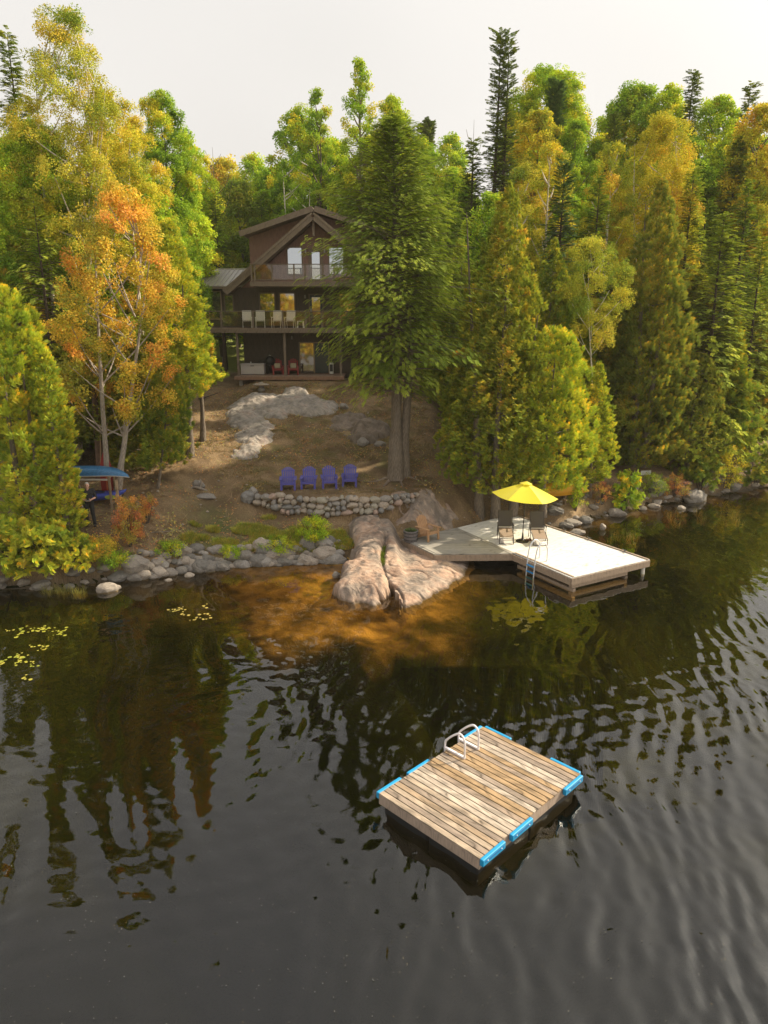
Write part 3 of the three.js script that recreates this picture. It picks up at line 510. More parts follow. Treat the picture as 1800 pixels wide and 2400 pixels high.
broadTree({ seed: 134, px: 780, py: 330, D: 63, pr: 75, pyb: 560, geo: 'far', pal: 'lime', env: 'round', size: 0.75, label: 'lime green maple behind the right slope of the roof' });
// ------------------------------------------------------------------ the big hemlock on the lawn
boughTree({ seed: 141, px: 925, py: 285, D: 34.2, pr: 178, pyb: 925, bx: 928, pal: 'hemlockGold', env: 'hem', lump: 0.5, boughs: 25, hang: 0.32, rise: 0.16, size: 0.37, step: 0.045, fan: 1.6, ragged: 0.6, trunk: 0.33, bark: barkGrey, name: 'hemlock_tree', label: 'big hemlock with a thick trunk standing on the lawn before the house' });
// ------------------------------------------------------------------ right bank
boughTree({ seed: 151, px: 1173, py: 82, D: 51, pr: 62, pyb: 560, twin: 0.55, pal: 'spruce', geo: 'spruce', env: 'spire', boughs: 16, rise: 0.05, hang: 0.2, size: 0.7, step: 0.2, name: 'spruce_tree', label: 'tall dark spruce with two tips, the highest point on the right' });
boughTree({ seed: 152, px: 1110, py: 330, D: 52, pr: 80, pyb: 680, pal: 'spruce', geo: 'hemlock', env: 'cone', label: 'dark conifer at the left foot of the twin tipped spruce' });
broadTree({ seed: 153, px: 1285, py: 168, D: 64, pr: 105, pyb: 420, geo: 'far', pal: 'lime', env: 'round', size: 0.7, thin: 0.14, label: 'open crowned maple on the skyline right of the twin spruce' });
boughTree({ seed: 154, px: 1305, py: 200, D: 60, pr: 26, pyb: 420, pal: 'spruceBlue', geo: 'spruce', env: 'column', size: 0.9, label: 'small dark spruce standing before the open crowned maple' });
broadTree({ seed: 155, px: 1262, py: 268, D: 54, pr: 78, pyb: 560, geo: 'far', pal: 'gold', env: 'round', size: 0.65, label: 'golden orange maple just right of the twin spruce' });
broadTree({ seed: 156, px: 1350, py: 285, D: 54, pr: 70, pyb: 560, geo: 'far', pal: 'green', env: 'egg', size: 0.65, label: 'green maple beside the skyline notch on the right' });
boughTree({ seed: 157, px: 1441, py: 272, D: 60, pr: 30, pyb: 460, pal: 'spruce', geo: 'spruce', env: 'cone', label: 'small conifer tip standing in the skyline notch on the right' });
broadTree({ seed: 158, px: 1488, py: 212, D: 66, pr: 90, pyb: 440, geo: 'far', pal: 'green', env: 'round', size: 0.75, label: 'round green maple right of the skyline notch' });
broadTree({ seed: 159, px: 1570, py: 212, D: 64, pr: 72, pyb: 440, geo: 'far', pal: 'lime', env: 'round', size: 0.75, label: 'lime maple left of the ragged dark conifer on the skyline' });
boughTree({ seed: 160, px: 1628, py: 172, D: 58, pr: 62, pyb: 480, pal: 'spruce', geo: 'hemlock', env: 'cone', boughs: 10, label: 'ragged dark conifer topping the right skyline' });
broadTree({ seed: 161, px: 1690, py: 232, D: 62, pr: 70, pyb: 480, geo: 'far', pal: 'lime', env: 'round', size: 0.75, label: 'yellow green maple right of the ragged dark conifer' });
boughTree({ seed: 162, px: 1762, py: 200, D: 58, pr: 58, pyb: 500, pal: 'dullgreen', env: 'cone', boughs: 10, label: 'conifer tip near the right edge of the skyline' });
broadTree({ seed: 163, px: 1790, py: 250, D: 54, pr: 70, pyb: 500, geo: 'far', pal: 'gold', env: 'round', size: 0.7, label: 'golden maple cut by the right edge' });
broadTree({ seed: 164, px: 1555, py: 282, D: 47, pr: 112, pyb: 600, geo: 'birch', pal: 'gold', env: 'egg', size: 0.65, stems: 2, bark: barkBirch, name: 'birch_tree', label: 'large golden orange birch in the middle of the right bank' });
broadTree({ seed: 165, px: 1440, py: 340, D: 45, pr: 78, pyb: 620, geo: 'birch', pal: 'gold', env: 'egg', size: 0.6, bark: barkBirch, name: 'birch_tree', label: 'yellow birch left of the large golden orange birch' });
broadTree({ seed: 166, px: 1295, py: 335, D: 42, pr: 72, pyb: 640, geo: 'birch', pal: 'gold', env: 'egg', size: 0.6, bark: barkBirch, name: 'birch_tree', label: 'bright yellow birch above the big shoreline cedar' });
broadTree({ seed: 167, px: 1228, py: 388, D: 41, pr: 58, pyb: 620, geo: 'birch', pal: 'birch', env: 'egg', size: 0.55, bark: barkBirch, name: 'birch_tree', label: 'small yellow birch right of the dark conifer under the twin spruce' });
boughTree({ seed: 168, px: 1322, py: 385, D: 40, pr: 48, pyb: 640, pal: 'spruceBlue', geo: 'spruce', env: 'cone', size: 0.8, name: 'spruce_tree', label: 'narrow blue green spruce amid the yellow birches' });
boughTree({ seed: 169, px: 1405, py: 420, D: 43, pr: 72, pyb: 680, pal: 'hemlock', label: 'dark green hemlock above the small leaning birch' });
broadTree({ seed: 170, px: 1395, py: 562, D: 37.5, pr: 82, pyb: 790, bx: 1372, geo: 'birch', pal: 'birch', env: 'round', size: 0.5, thin: 0.1, trunk: 0.09, bark: barkBirch, name: 'birch_tree', label: 'small birch with a leaning white trunk between the cedars' });
cedarTree({ seed: 171, px: 1190, py: 425, D: 33.6, pr: 142, pyb: 1140, bx: 1165, pal: 'cedar', env: 'cone', stems: 3, gap: 0.75, trunk: 0.22, size: 0.8, label: 'tall broad cedar with three grey trunks behind the yellow parasol' });
cedarTree({ seed: 172, px: 1300, py: 770, D: 33.9, pr: 92, pyb: 1140, pal: 'cedarGold', env: 'egg', size: 0.72, label: 'lower bushy cedar with orange tips right of the parasol' });
cedarTree({ seed: 173, px: 1405, py: 850, D: 36.5, pr: 56, pyb: 1125, pal: 'cedarGold', env: 'cone', size: 0.65, label: 'small pointed golden cedar on the right shore' });
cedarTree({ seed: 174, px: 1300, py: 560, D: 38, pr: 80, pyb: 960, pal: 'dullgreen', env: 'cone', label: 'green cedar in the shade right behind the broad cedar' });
cedarTree({ seed: 175, px: 1556, py: 415, D: 41, pr: 122, pyb: 1120, pal: 'cedarDark', env: 'cone', stems: 2, label: 'tall dark olive cedar in the middle of the right bank' });
cedarTree({ seed: 176, px: 1468, py: 640, D: 42, pr: 75, pyb: 1090, pal: 'cedarDark', env: 'cone', label: 'dark cedar left of the tall dark olive cedar' });
boughTree({ seed: 177, px: 1628, py: 395, D: 45, pr: 90, pyb: 900, pal: 'hemlockLight', label: 'light green conifer behind the tall dark olive cedar on its right' });
boughTree({ seed: 178, px: 1700, py: 505, D: 43, pr: 132, pyb: 1110, pal: 'hemlockLight', hang: 0.36, boughs: 11, name: 'hemlock_tree', label: 'pale green hemlock with long sweeping boughs on the right shore' });
boughTree({ seed: 179, px: 1790, py: 560, D: 45.5, pr: 120, pyb: 1110, pal: 'hemlockLight', hang: 0.36, boughs: 11, name: 'hemlock_tree', label: 'pale green hemlock cut by the right edge' });
boughTree({ seed: 180, px: 1735, py: 330, D: 54, pr: 90, pyb: 700, pal: 'spruce', geo: 'hemlock', label: 'dark spruce below the right skyline' });
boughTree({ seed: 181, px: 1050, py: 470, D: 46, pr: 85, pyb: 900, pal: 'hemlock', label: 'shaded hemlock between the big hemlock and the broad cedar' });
cedarTree({ seed: 182, px: 1120, py: 660, D: 40, pr: 75, pyb: 1010, pal: 'dullgreen', env: 'cone', label: 'dark green cedar behind the broad cedar on its left' });
cedarTree({ seed: 183, px: 1640, py: 830, D: 41.5, pr: 70, pyb: 1125, pal: 'cedarDark', env: 'egg', label: 'low dark cedar at the foot of the pale hemlock' });
broadTree({ seed: 184, px: 1440, py: 250 + 170, D: 49, pr: 60, pyb: 640, geo: 'far', pal: 'green', env: 'egg', size: 0.65, label: 'green maple behind the dark hemlock of the right bank' });
boughTree({ seed: 185, px: 1500, py: 470, D: 50, pr: 85, pyb: 800, pal: 'hemlock', label: 'dark hemlock under the large golden orange birch' });
{ // crowns that close the wall of the wood between the trees that stand out
  const r = rng(197), G = { right: 'merging trees of the right wood', left: 'merging trees of the left wood', back: 'merging trees behind the house' };
  const F = (side, kind, px, py, D, pr, pyb, pal, label) => { const o = { seed: 900 + Math.floor(r() * 900), px, py, D, pr, pyb, pal, label, group: G[side], name: 'forest_tree' }; if (kind === 'b') broadTree({ ...o, geo: 'far', env: 'egg', size: 0.75 }); else if (kind === 'c') cedarTree({ ...o, env: 'cone', size: 1.0 }); else boughTree({ ...o, boughs: 8 }); };
  F('right', 'c', 1080, 560, 44, 85, 960, 'dullgreen', "dark green cedar in the gap left of the broad cedar's middle"); F('right', 'b', 1150, 470, 47, 80, 760, 'green', "green crown between the twin spruce and the small yellow birch"); F('right', 'c', 1255, 480, 45, 75, 900, 'cedar', "olive cedar tip behind the broad cedar's right shoulder"); F('right', 'b', 1340, 470, 48, 80, 760, 'green', "green crown below the narrow blue green spruce"); F('right', 'c', 1355, 620, 41, 80, 1050, 'dullgreen', "dark green cedar right behind the small leaning birch"); F('right', 'c', 1440, 560, 46, 80, 980, 'cedar', "olive cedar between the leaning birch and the tall dark cedar"); F('right', 'b', 1500, 380, 56, 85, 700, 'lime', "lime crown under the round skyline maple"); F('right', 'b', 1620, 330, 56, 85, 700, 'green', "green crown right of the large golden birch"); F('right', 'b', 1700, 340, 58, 80, 700, 'lime', "lime crown below the golden maple near the right edge"); F('right', 'h', 1660, 470, 50, 100, 900, 'hemlock', "dark hemlock left of the dark spruce under the right skyline"); F('right', 'c', 1650, 620, 45, 85, 1080, 'cedarDark', "dark olive cedar between tall dark cedar and pale hemlock"); F('right', 'h', 1755, 430, 50, 100, 900, 'hemlock', "dark hemlock overlapping the dark spruce at the right"); F('right', 'c', 1720, 720, 44, 80, 1100, 'dullgreen', "dark green cedar behind the pale hemlock's lower boughs"); F('right', 'b', 1780, 330, 60, 90, 640, 'green', "green crown at the right edge under the golden maple"); F('right', 'b', 1400, 330, 62, 80, 560, 'lime', "lime crown filling the skyline notch on the right"); F('right', 'b', 1240, 350, 58, 80, 640, 'green', "green crown behind the bright yellow birch"); F('right', 'c', 1795, 700, 47, 80, 1090, 'cedar', "olive cedar at the right edge behind the cut hemlock"); F('right', 'c', 1230, 700, 37, 75, 1080, 'cedar', "olive cedar between broad cedar and lower bushy cedar");
  F('left', 'b', 30, 330, 40, 110, 700, 'lime', "lime green crown at the left edge below the birch top"); F('left', 'b', 200, 430, 40, 110, 800, 'lime', "lime green crown behind the orange maple's top"); F('left', 'b', 330, 430, 41, 95, 800, 'green', "green crown right of the orange maple's top"); F('left', 'c', 110, 620, 36, 110, 1080, 'cedarGold', "gold green cedar left of the orange maple, above the shore cedars"); F('left', 'c', 20, 560, 34, 105, 1100, 'cedar', "olive cedar at the left edge above the big shore cedar"); F('left', 'c', 270, 700, 37, 90, 1040, 'cedar', "olive cedar between the orange maple's trunks and its right neighbour"); F('left', 'b', 425, 430, 50, 70, 760, 'lime', "lime crown in front of the tall green maple's foot"); F('left', 'b', 250, 320, 44, 90, 700, 'green', "green crown between the golden birch and the yellow aspen");
  F('back', 'c', 470, 520, 60, 70, 800, 'dullgreen', "dark green cedar just above the wing's metal roof"); F('back', 'b', 545, 500, 66, 70, 800, 'green', "green crown left of the house behind the metal roof"); F('back', 'b', 640, 400, 66, 80, 700, 'green', "green crown behind the left roof slope"); F('back', 'h', 660, 470, 62, 60, 700, 'hemlock', "dark hemlock peeking over the left roof edge"); F('back', 'b', 810, 400, 60, 80, 700, 'green', "green crown right of the house ridge"); F('back', 'b', 880, 330, 60, 80, 700, 'lime', "lime crown between the tall poplar and the big hemlock"); F('back', 'b', 960, 420, 56, 90, 800, 'green', "green crown right behind the big hemlock's middle"); F('back', 'h', 1010, 400, 60, 80, 800, 'hemlock', "dark hemlock right of the big hemlock's top"); F('back', 'c', 1000, 560, 50, 90, 900, 'dullgreen', "dark green cedar right of the big hemlock's lower boughs"); F('back', 'b', 1060, 400, 66, 80, 700, 'green', "green crown left of the dark conifer under the twin spruce"); F('back', 'b', 480, 440, 76, 70, 700, 'lime', "lime crown left of the valley gap's far maples"); F('back', 'b', 560, 440, 78, 75, 700, 'gold', "golden crown at the bottom of the valley gap");
}
{ // bare dead tree in the gap and one bare pole
  const dead = (px, py, D, h, seed, label) => { const r = rng(seed), top = atD(px, py, D), base = V(top.x, gh(top.x, -D) - 0.1, -D), H = top.y - base.y, t = thing('dead_tree', label, 'tree', base), w = [trunkGeo(H, 0, 0.13, r, 0.4)]; for (let i = 0; i < h; i++) { const y = H * (0.6 + 0.36 * r()), a = r() * 6.28, l = (H - y) * 0.5 + 0.4; w.push(limb([V(0, y, 0), V(Math.cos(a) * l * 0.5, y + l * 0.3, Math.sin(a) * l * 0.5), V(Math.cos(a) * l * 0.8, y + l * 0.9, Math.sin(a) * l * 0.8)], [0.05, 0.03, 0.012], 5)); } put(t, 'trunk', merge(w), barkGrey); };
  dead(492, 345, 62, 12, 191, 'bare dead tree standing against the sky in the valley gap'); dead(1107, 280, 70, 3, 192, 'thin bare dead stem against the sky left of the twin spruce');
}
{ // understorey and far wood that reads as one mass
  const r = rng(205), cr = new Crown();
  for (let i = 0; i < 16000; i++) {
    const D = 36 + Math.pow(r(), 0.8) * 75, x = (r() * 2 - 1) * (18 + D * 0.62); const s = D - shoreD(x); if (s < 3 + 5 * r()) continue;
    if (x > -13.5 && x < 4 && D < 60) continue; if (x > -20 && x < 8 && D < 76) continue;
    const y = gh(x, -D), hgt = (D > 60 ? 9 : s > 7 ? 6 : 2.0) * Math.pow(r(), 0.8);
    cr.add('far', 0, V(x, y + hgt, -D), new THREE.Quaternion().setFromAxisAngle(Y_UP, r() * 6.28), 0.9 + r() * 1.1, pickColor(r, n3(x * 0.12, D * 0.12, 3) > 0.15 ? PAL.lime : PAL.dullgreen, n3(x * 0.2, hgt, D * 0.2)));
  }
  const [u] = cr.build(scene, 'undergrowth', leafMat('far')); tag(u, 'dense undergrowth filling the wood below the trees', 'undergrowth', null, 'stuff');
}
// ------------------------------------------------------------------ stones, granite
const stoneMats = [[0.42, 0.36, 0.30], [0.50, 0.42, 0.34], [0.36, 0.33, 0.30], [0.52, 0.38, 0.31], [0.46, 0.42, 0.34], [0.30, 0.29, 0.28]].map((c, i) => rockMat('field stone ' + i, rgb(...c), 0.8, 0.012));
const shoreMats = [[0.27, 0.245, 0.215], [0.33, 0.29, 0.25], [0.22, 0.205, 0.185], [0.38, 0.33, 0.28]].map((c, i) => rockMat('shore stone ' + i, rgb(...c), 0.6, 0.02));
function stoneGeo(seed, detail = 2, cuts = 7, rough = 0.12) {
  const r = rng(seed); let g = new THREE.IcosahedronGeometry(1, detail); g.deleteAttribute('uv'); g.deleteAttribute('normal'); g = mergeVertices(g, 1e-4); const p = g.attributes.position, planes = [];
  for (let i = 0; i < cuts; i++) planes.push([rv(r), 0.62 + 0.3 * r()]);
  for (let i = 0; i < p.count; i++) { const v = V().fromBufferAttribute(p, i); for (const [n, d] of planes) { const k = v.dot(n) - d; if (k > 0) v.addScaledVector(n, -k * 0.85); } v.multiplyScalar(1 + rough * fbm3(v.x * 1.7 + seed, v.y * 1.7, v.z * 1.7, 3)); p.setXYZ(i, v.x, v.y, v.z); }
  g = uvm(g, 1, 1, r() * 5, r() * 5); g.deleteAttribute('normal'); const uv = g.attributes.uv; g = mergeVertices(g, 1e-4); g.computeVertexNormals(); return toCreasedNormals(g, 0.55);
}
const STONES = Array.from({ length: 14 }, (_, i) => stoneGeo(300 + i, 2, 5 + i % 4, 0.16)), BOULDERS = Array.from({ length: 6 }, (_, i) => stoneGeo(340 + i, 4, 8, 0.2));
function stone(parent, r, p, w, h, d, mats, geos = STONES, o = V()) {
  const m = put(parent, parent === scene ? 'boulder' : 'stone', geos[Math.floor(r() * geos.length)], mats[Math.floor(r() * mats.length)]);
  m.position.copy(p).sub(o); m.scale.set(w / 1.75, h / 1.75, d / 1.75); m.rotation.set((r() - 0.5) * 0.35, (r() - 0.5) * 0.6, (r() - 0.5) * 0.3); return m;
}
{ // dry stone retaining wall below the blue chairs
  const r = rng(311), o = V(-2.5, 1.3, -31), t = thing('stone_wall', 'low curved dry wall of tan rounded field stones below the blue chairs', 'stone wall', o);
  const topH = (x) => 2.17 - 0.1 * ss(-2, 1.3, x) + 0.05 * Math.sin(x * 2.3), footH = (x) => 1.34 + 0.06 * Math.sin(x * 3) + 0.22 * ss(-4.4, -6.2, x) + 0.38 * ss(-0.6, 1.5, x);
  for (let row = 0; row < 4; row++) {
    let x = -6.15 + 0.12 * r() + row * 0.05;
    while (x < 1.45) {
      const span = topH(x) - footH(x), rows = Math.max(1, Math.round(span / 0.235)); const w = 0.19 + 0.36 * Math.pow(r(), 1.4);
      if (row < rows) { const hh = span / rows, y = footH(x) + hh * (row + 0.5) + (r() - 0.5) * 0.07, xc = x + w / 2, D = wallD(xc) + 0.05 + row * 0.055 + (r() - 0.5) * 0.05; stone(t, r, V(xc, y, -D), w * 1.05, hh * (0.95 + 0.35 * r()), 0.36, stoneMats, STONES, o); if (r() < 0.25) stone(t, r, V(xc + w / 2, y + hh * 0.45, -D + 0.03), 0.13, 0.11, 0.2, stoneMats, STONES, o); }
      x += w + 0.012;
    }
  }
  stone(t, r, V(-6.35, 1.95, -32.1), 0.6, 0.62, 0.6, stoneMats, BOULDERS, o); stone(t, r, V(-6.1, 2.15, -32.25), 0.4, 0.45, 0.4, stoneMats, BOULDERS, o);
}
function bank(name, label, seed, n, place, mats) {
  const r = rng(seed), pts = []; for (let i = 0; i < n; i++) pts.push(place(r, i));
  const o = pts[0][0].clone(), t = thing(name, label, 'stone bank', o);
  for (const [p, w, h, d] of pts) stone(t, r, p, w, h, d, mats, w > 0.62 ? BOULDERS : STONES, o); return t;
}
bank('stone_bank', 'bank of grey shore stones along the water below the green grass', 321, 138, (r, i) => {
  const row = i % 3, x = -9.9 + 8.1 * ((i + r()) / 138), big = 0.26 + 0.5 * Math.pow(r(), 2.2), w = row === 0 ? big * 1.1 : big * 0.95; const s = 0.08 + row * 0.3 + 0.22 * (r() - 0.5);
  return [V(x, gh(x, -(shoreD(x) + s)) + w * (row ? 0.16 : 0.1), -(shoreD(x) + s)), w * (0.95 + 0.35 * r()), w * (0.75 + 0.2 * r()), w * 0.8];
}, [...shoreMats, stoneMats[0], stoneMats[2]]);
bank('stone_bank', 'sparse row of small dark stones at the waterline under the gold green cedars', 322, 46, (r, i) => {
  const x = -16 + 6.4 * r(), w = 0.16 + 0.42 * Math.pow(r(), 2), s = -0.1 + 0.7 * r(); return [V(x, Math.max(0.0, gh(x, -(shoreD(x) + s))) + w * 0.1, -(shoreD(x) + s)), w * 1.3, w * 0.7, w];
}, shoreMats);
bank('stone_bank', 'rough dark stone bank along the right shore behind the dock', 323, 150, (r, i) => {
  const x = 7.6 + 17 * Math.pow((i + r()) / 150, 1.1), row = r(), w = (0.18 + 0.6 * Math.pow(r(), 2.8)) * (1 - 0.35 * row), s = -0.15 + row * 1.7; return [V(x, Math.max(-0.03, gh(x, -(shoreD(x) + s))) + w * 0.14, -(shoreD(x) + s)), w * (1 + 0.6 * r()), w * 0.7, w * 0.85];
}, shoreMats);
{ // single boulders in and beside the water
  const r = rng(331); const B = (px, py, w, h, d, label, mat, up = 0.12) => { const p = atH(px, py, 0.02); const m = stone(scene, r, V(p.x, gh(p.x, p.z) < 0 ? 0.02 + up * h : gh(p.x, p.z) + up * h, p.z), w, h, d, [mat], BOULDERS); m.rotation.set(0, r() * 0.6, 0); tag(m, label, 'boulder'); };
  B(254, 1382, 0.78, 0.42, 0.5, 'flat topped brown boulder alone in the water near the left shore', shoreMats[3]);
  B(322, 1352, 0.95, 0.75, 0.75, 'biggest round boulder of the left shore, under the red orange shrub', shoreMats[1], 0.3);
  B(57, 1375, 0.45, 0.28, 0.35, 'small pale pointed rock in the water under the gold green cedar', shoreMats[3]);
  B(395, 1361, 0.26, 0.14, 0.2, 'small whitish stone in shallow water, left of its whiter neighbour', stoneMats[1]);
  B(445, 1350, 0.36, 0.22, 0.3, 'white angular stone in shallow water before the stone bank', stoneMats[1]);
  B(788, 1352, 0.30, 0.26, 0.28, 'small square stone in the water touching the pink granite point', shoreMats[1], 0.3);
  B(1413, 1240, 0.3, 0.34, 0.26, 'small pale capped rock standing in the water right of the dock', shoreMats[3], 0.3);
  B(1352, 1250, 0.7, 0.34, 0.5, 'flat grey boulder at the water just right of the dock', shoreMats[1]);
  B(1597, 1192, 0.42, 0.26, 0.34, 'pale rock in the water before the right stone bank', stoneMats[0]);
  B(1630, 1172, 1.5, 0.8, 0.9, 'long sloping grey boulder on the right shore', shoreMats[0], 0.2);
  B(1535, 1178, 0.9, 0.85, 0.8, 'upright dark boulder on the right shore beside the fern', shoreMats[2], 0.3);
}
// rock that swells out of the ground: blobs {x, D, rx, rD, h}
function outcrop(name, label, cat, blobs, mat, cell = 0.09, seed = 1, base = groundH, col) {
  let x0 = 1e9, x1 = -1e9, d0 = 1e9, d1 = -1e9; for (const b of blobs) { x0 = Math.min(x0, b.x - b.rx * 1.25); x1 = Math.max(x1, b.x + b.rx * 1.25); d0 = Math.min(d0, b.D - b.rD * 1.25); d1 = Math.max(d1, b.D + b.rD * 1.25); }
  const H = (x, D) => { const wx = x + 0.35 * fbm2(x * 0.9 + seed, D * 0.9, 3), wd = D + 0.35 * fbm2(x * 0.9, D * 0.9 + seed, 3); let k = -0.5; for (const b of blobs) { const q = Math.pow((wx - b.x) / b.rx, 2) + Math.pow((wd - b.D) / b.rD, 2); k = Math.max(k, q < 1 ? b.h * 0.8 * Math.pow(1 - q, 0.7) : -0.25 * (q - 1)); } return base(x, D) + k + (k > -0.15 ? Math.min(0.1, 0.28 * Math.max(k, 0.05)) * fbm2(x * 1.6 + seed, D * 1.6, 4) - 0.05 * Math.pow(1 - Math.abs(n2(x * 0.8 + seed * 3, D * 1.1)), 8) : 0); };
  const xs = [], ds = []; for (let x = x0; x <= x1; x += cell) xs.push(x); for (let d = d0; d <= d1; d += cell) ds.push(d);
  const g = sheet(xs, ds, H, (a, b, c, d) => H((a + c) / 2, (b + d) / 2) > base((a + c) / 2, (b + d) / 2) - 0.12, col);
  const m = put(scene, name, g, mat); tag(m, label, cat); return m;
}
const vcol = (name, s = 0.5, b = 0.05) => std(name, 0xffffff, 0.92, { vertexColors: true, map: wrapTex(T.rock, s, s), bumpMap: wrapTex(T.rockBump, s, s), bumpScale: b });
{
  const grey = (x, D) => { const a = fbm2(x * 0.8, D * 0.8, 4), b = fbm2(x * 2.2 + 9, D * 2.2, 3); let c = mix3([0.30, 0.265, 0.235], [0.52, 0.465, 0.41], clamp(0.5 + a + 0.4 * b, 0, 1)); return mix3(c, [0.42, 0.30, 0.25], clamp(a * 1.4 - 0.15, 0, 0.7)); };
  const P = (px, py) => { const p = onGround(px, py); return [p.x, -p.z]; }, blob = (px, py, rx, rD, h) => { const [x, D] = P(px, py); return { x, D, rx, rD, h }; };
  outcrop('rock_outcrop', 'broad pale grey rock outcrop on the lawn below the house', 'rock', [blob(560, 968, 0.9, 0.9, 0.26), blob(605, 1000, 0.9, 0.9, 0.24), blob(645, 965, 1.2, 1.0, 0.4), blob(600, 945, 1.7, 1.3, 0.42), blob(690, 950, 1.9, 1.4, 0.5), blob(740, 958, 1.3, 1.1, 0.4), blob(690, 925, 0.9, 0.7, 0.55), blob(575, 985, 1.0, 1.2, 0.3), blob(585, 1020, 0.8, 1.0, 0.22), blob(610, 1030, 0.75, 1.0, 0.26), blob(580, 1060, 0.7, 0.9, 0.2)], vcol('grey outcrop', 0.6, 0.09), 0.09, 1, groundH, grey);
  const brown = (x, D) => mix3([0.19, 0.15, 0.115], [0.33, 0.26, 0.21], clamp(0.5 + fbm2(x, D, 4), 0, 1));
  outcrop('rock_outcrop', 'brown ledge of rock between the pale outcrop and the hemlock trunk', 'rock', [blob(820, 985, 1.0, 0.9, 0.4), blob(868, 1010, 1.15, 0.9, 0.75), blob(850, 1030, 0.8, 0.6, 0.5), blob(800, 1000, 0.8, 0.5, 0.2)], vcol('brown outcrop', 0.6, 0.1), 0.08, 4, groundH, brown);
  const r = rng(351); const S = (px, py, w, h, d, label) => { const p = onGround(px, py); const m = stone(scene, r, p.add(V(0, h * 0.2, 0)), w, h, d, [stoneMats[2]], BOULDERS); tag(m, label, 'boulder'); };
  S(852, 1043, 0.6, 0.55, 0.5, 'rounded grey boulder below the brown ledge, left one of two'); S(890, 1045, 0.6, 0.36, 0.45, 'low grey boulder below the brown ledge, right one of two');
  S(806, 957, 0.5, 0.42, 0.4, 'small grey boulder at the right end of the pale outcrop'); S(466, 1142, 0.55, 0.5, 0.5, 'lone lumpy grey stone on the bare slope left of the stone wall');
  S(485, 1166, 0.9, 0.22, 0.6, 'flat brown stone just below the lone lumpy stone on the slope');
  const pink = (x, D, h) => { const a = fbm2(x * 0.7, D * 0.7 + 3, 4), b = fbm2(x * 2.5, D * 2.5, 3), c0 = fbm2(x * 0.45 + 7, D * 0.45, 3); let c = mix3([0.43, 0.275, 0.195], [0.57, 0.40, 0.295], clamp(0.5 + a + 0.4 * b, 0, 1)); c = mix3(c, [0.31, 0.255, 0.21], clamp(0.25 + c0 * 1.9 + 0.5 * ss(27, 29.5, D), 0, 0.9)); c = mix3(c, [0.20, 0.165, 0.14], 0.75 * ss(0.12, 0.4, fbm2(x * 1.1 + 31, D * 0.7, 5))); c = mix3(c, [0.64, 0.49, 0.39], 0.6 * ss(0.2, 0.45, fbm2(x * 1.8 + 61, D * 1.8, 4))); if (h !== undefined) { const cd = Math.exp(-Math.pow((x - crackX(D)) / 0.05, 2)) * (1 - ss(29, 30, D)), j2 = Math.pow(1 - Math.abs(n2(x * 0.5 + 3, D * 0.45)), 30); c = mix3(c, [0.06, 0.045, 0.035], Math.max(cd * 0.85, j2 * 0.7)); } if (h !== undefined) c = mix3([0.13, 0.09, 0.055], c, ss(0.01, 0.09, h + 0.04 * b)); if (h < 0.0) c = mix3([0.20, 0.12, 0.04], c, ss(-0.1, 0, h)); return c; };
  outcrop('granite_ledge', 'pink granite hump right of the stone wall end', 'rock', [blob(1020, 1197, 0.95, 0.6, 0.1), blob(1000, 1180, 0.7, 0.7, 0.07), blob(1040, 1200, 0.6, 0.4, 0.09), blob(965, 1195, 0.9, 0.6, 0.05)], vcol('pink ledge', 0.6, 0.06), 0.07, 7, groundH, (x, D) => pink(x, D));
  const H = graniteH;
  const xs = [], ds = []; for (let x = -2.6; x <= 4.2; x += 0.05) xs.push(x); for (let d = 22.9; d <= 32.4; d += 0.05) ds.push(d);
  const g = sheet(xs, ds, H, (a, b, c, d) => H((a + c) / 2, (b + d) / 2) > Math.max(-0.16, Math.min(groundH((a + c) / 2, (b + d) / 2), 1.6) - 0.15), pink);
  tag(put(scene, 'granite_point', g, vcol('pink granite', 0.7, 0.05)), 'pink granite point split by a crack and running down into the lake', 'rock');
}
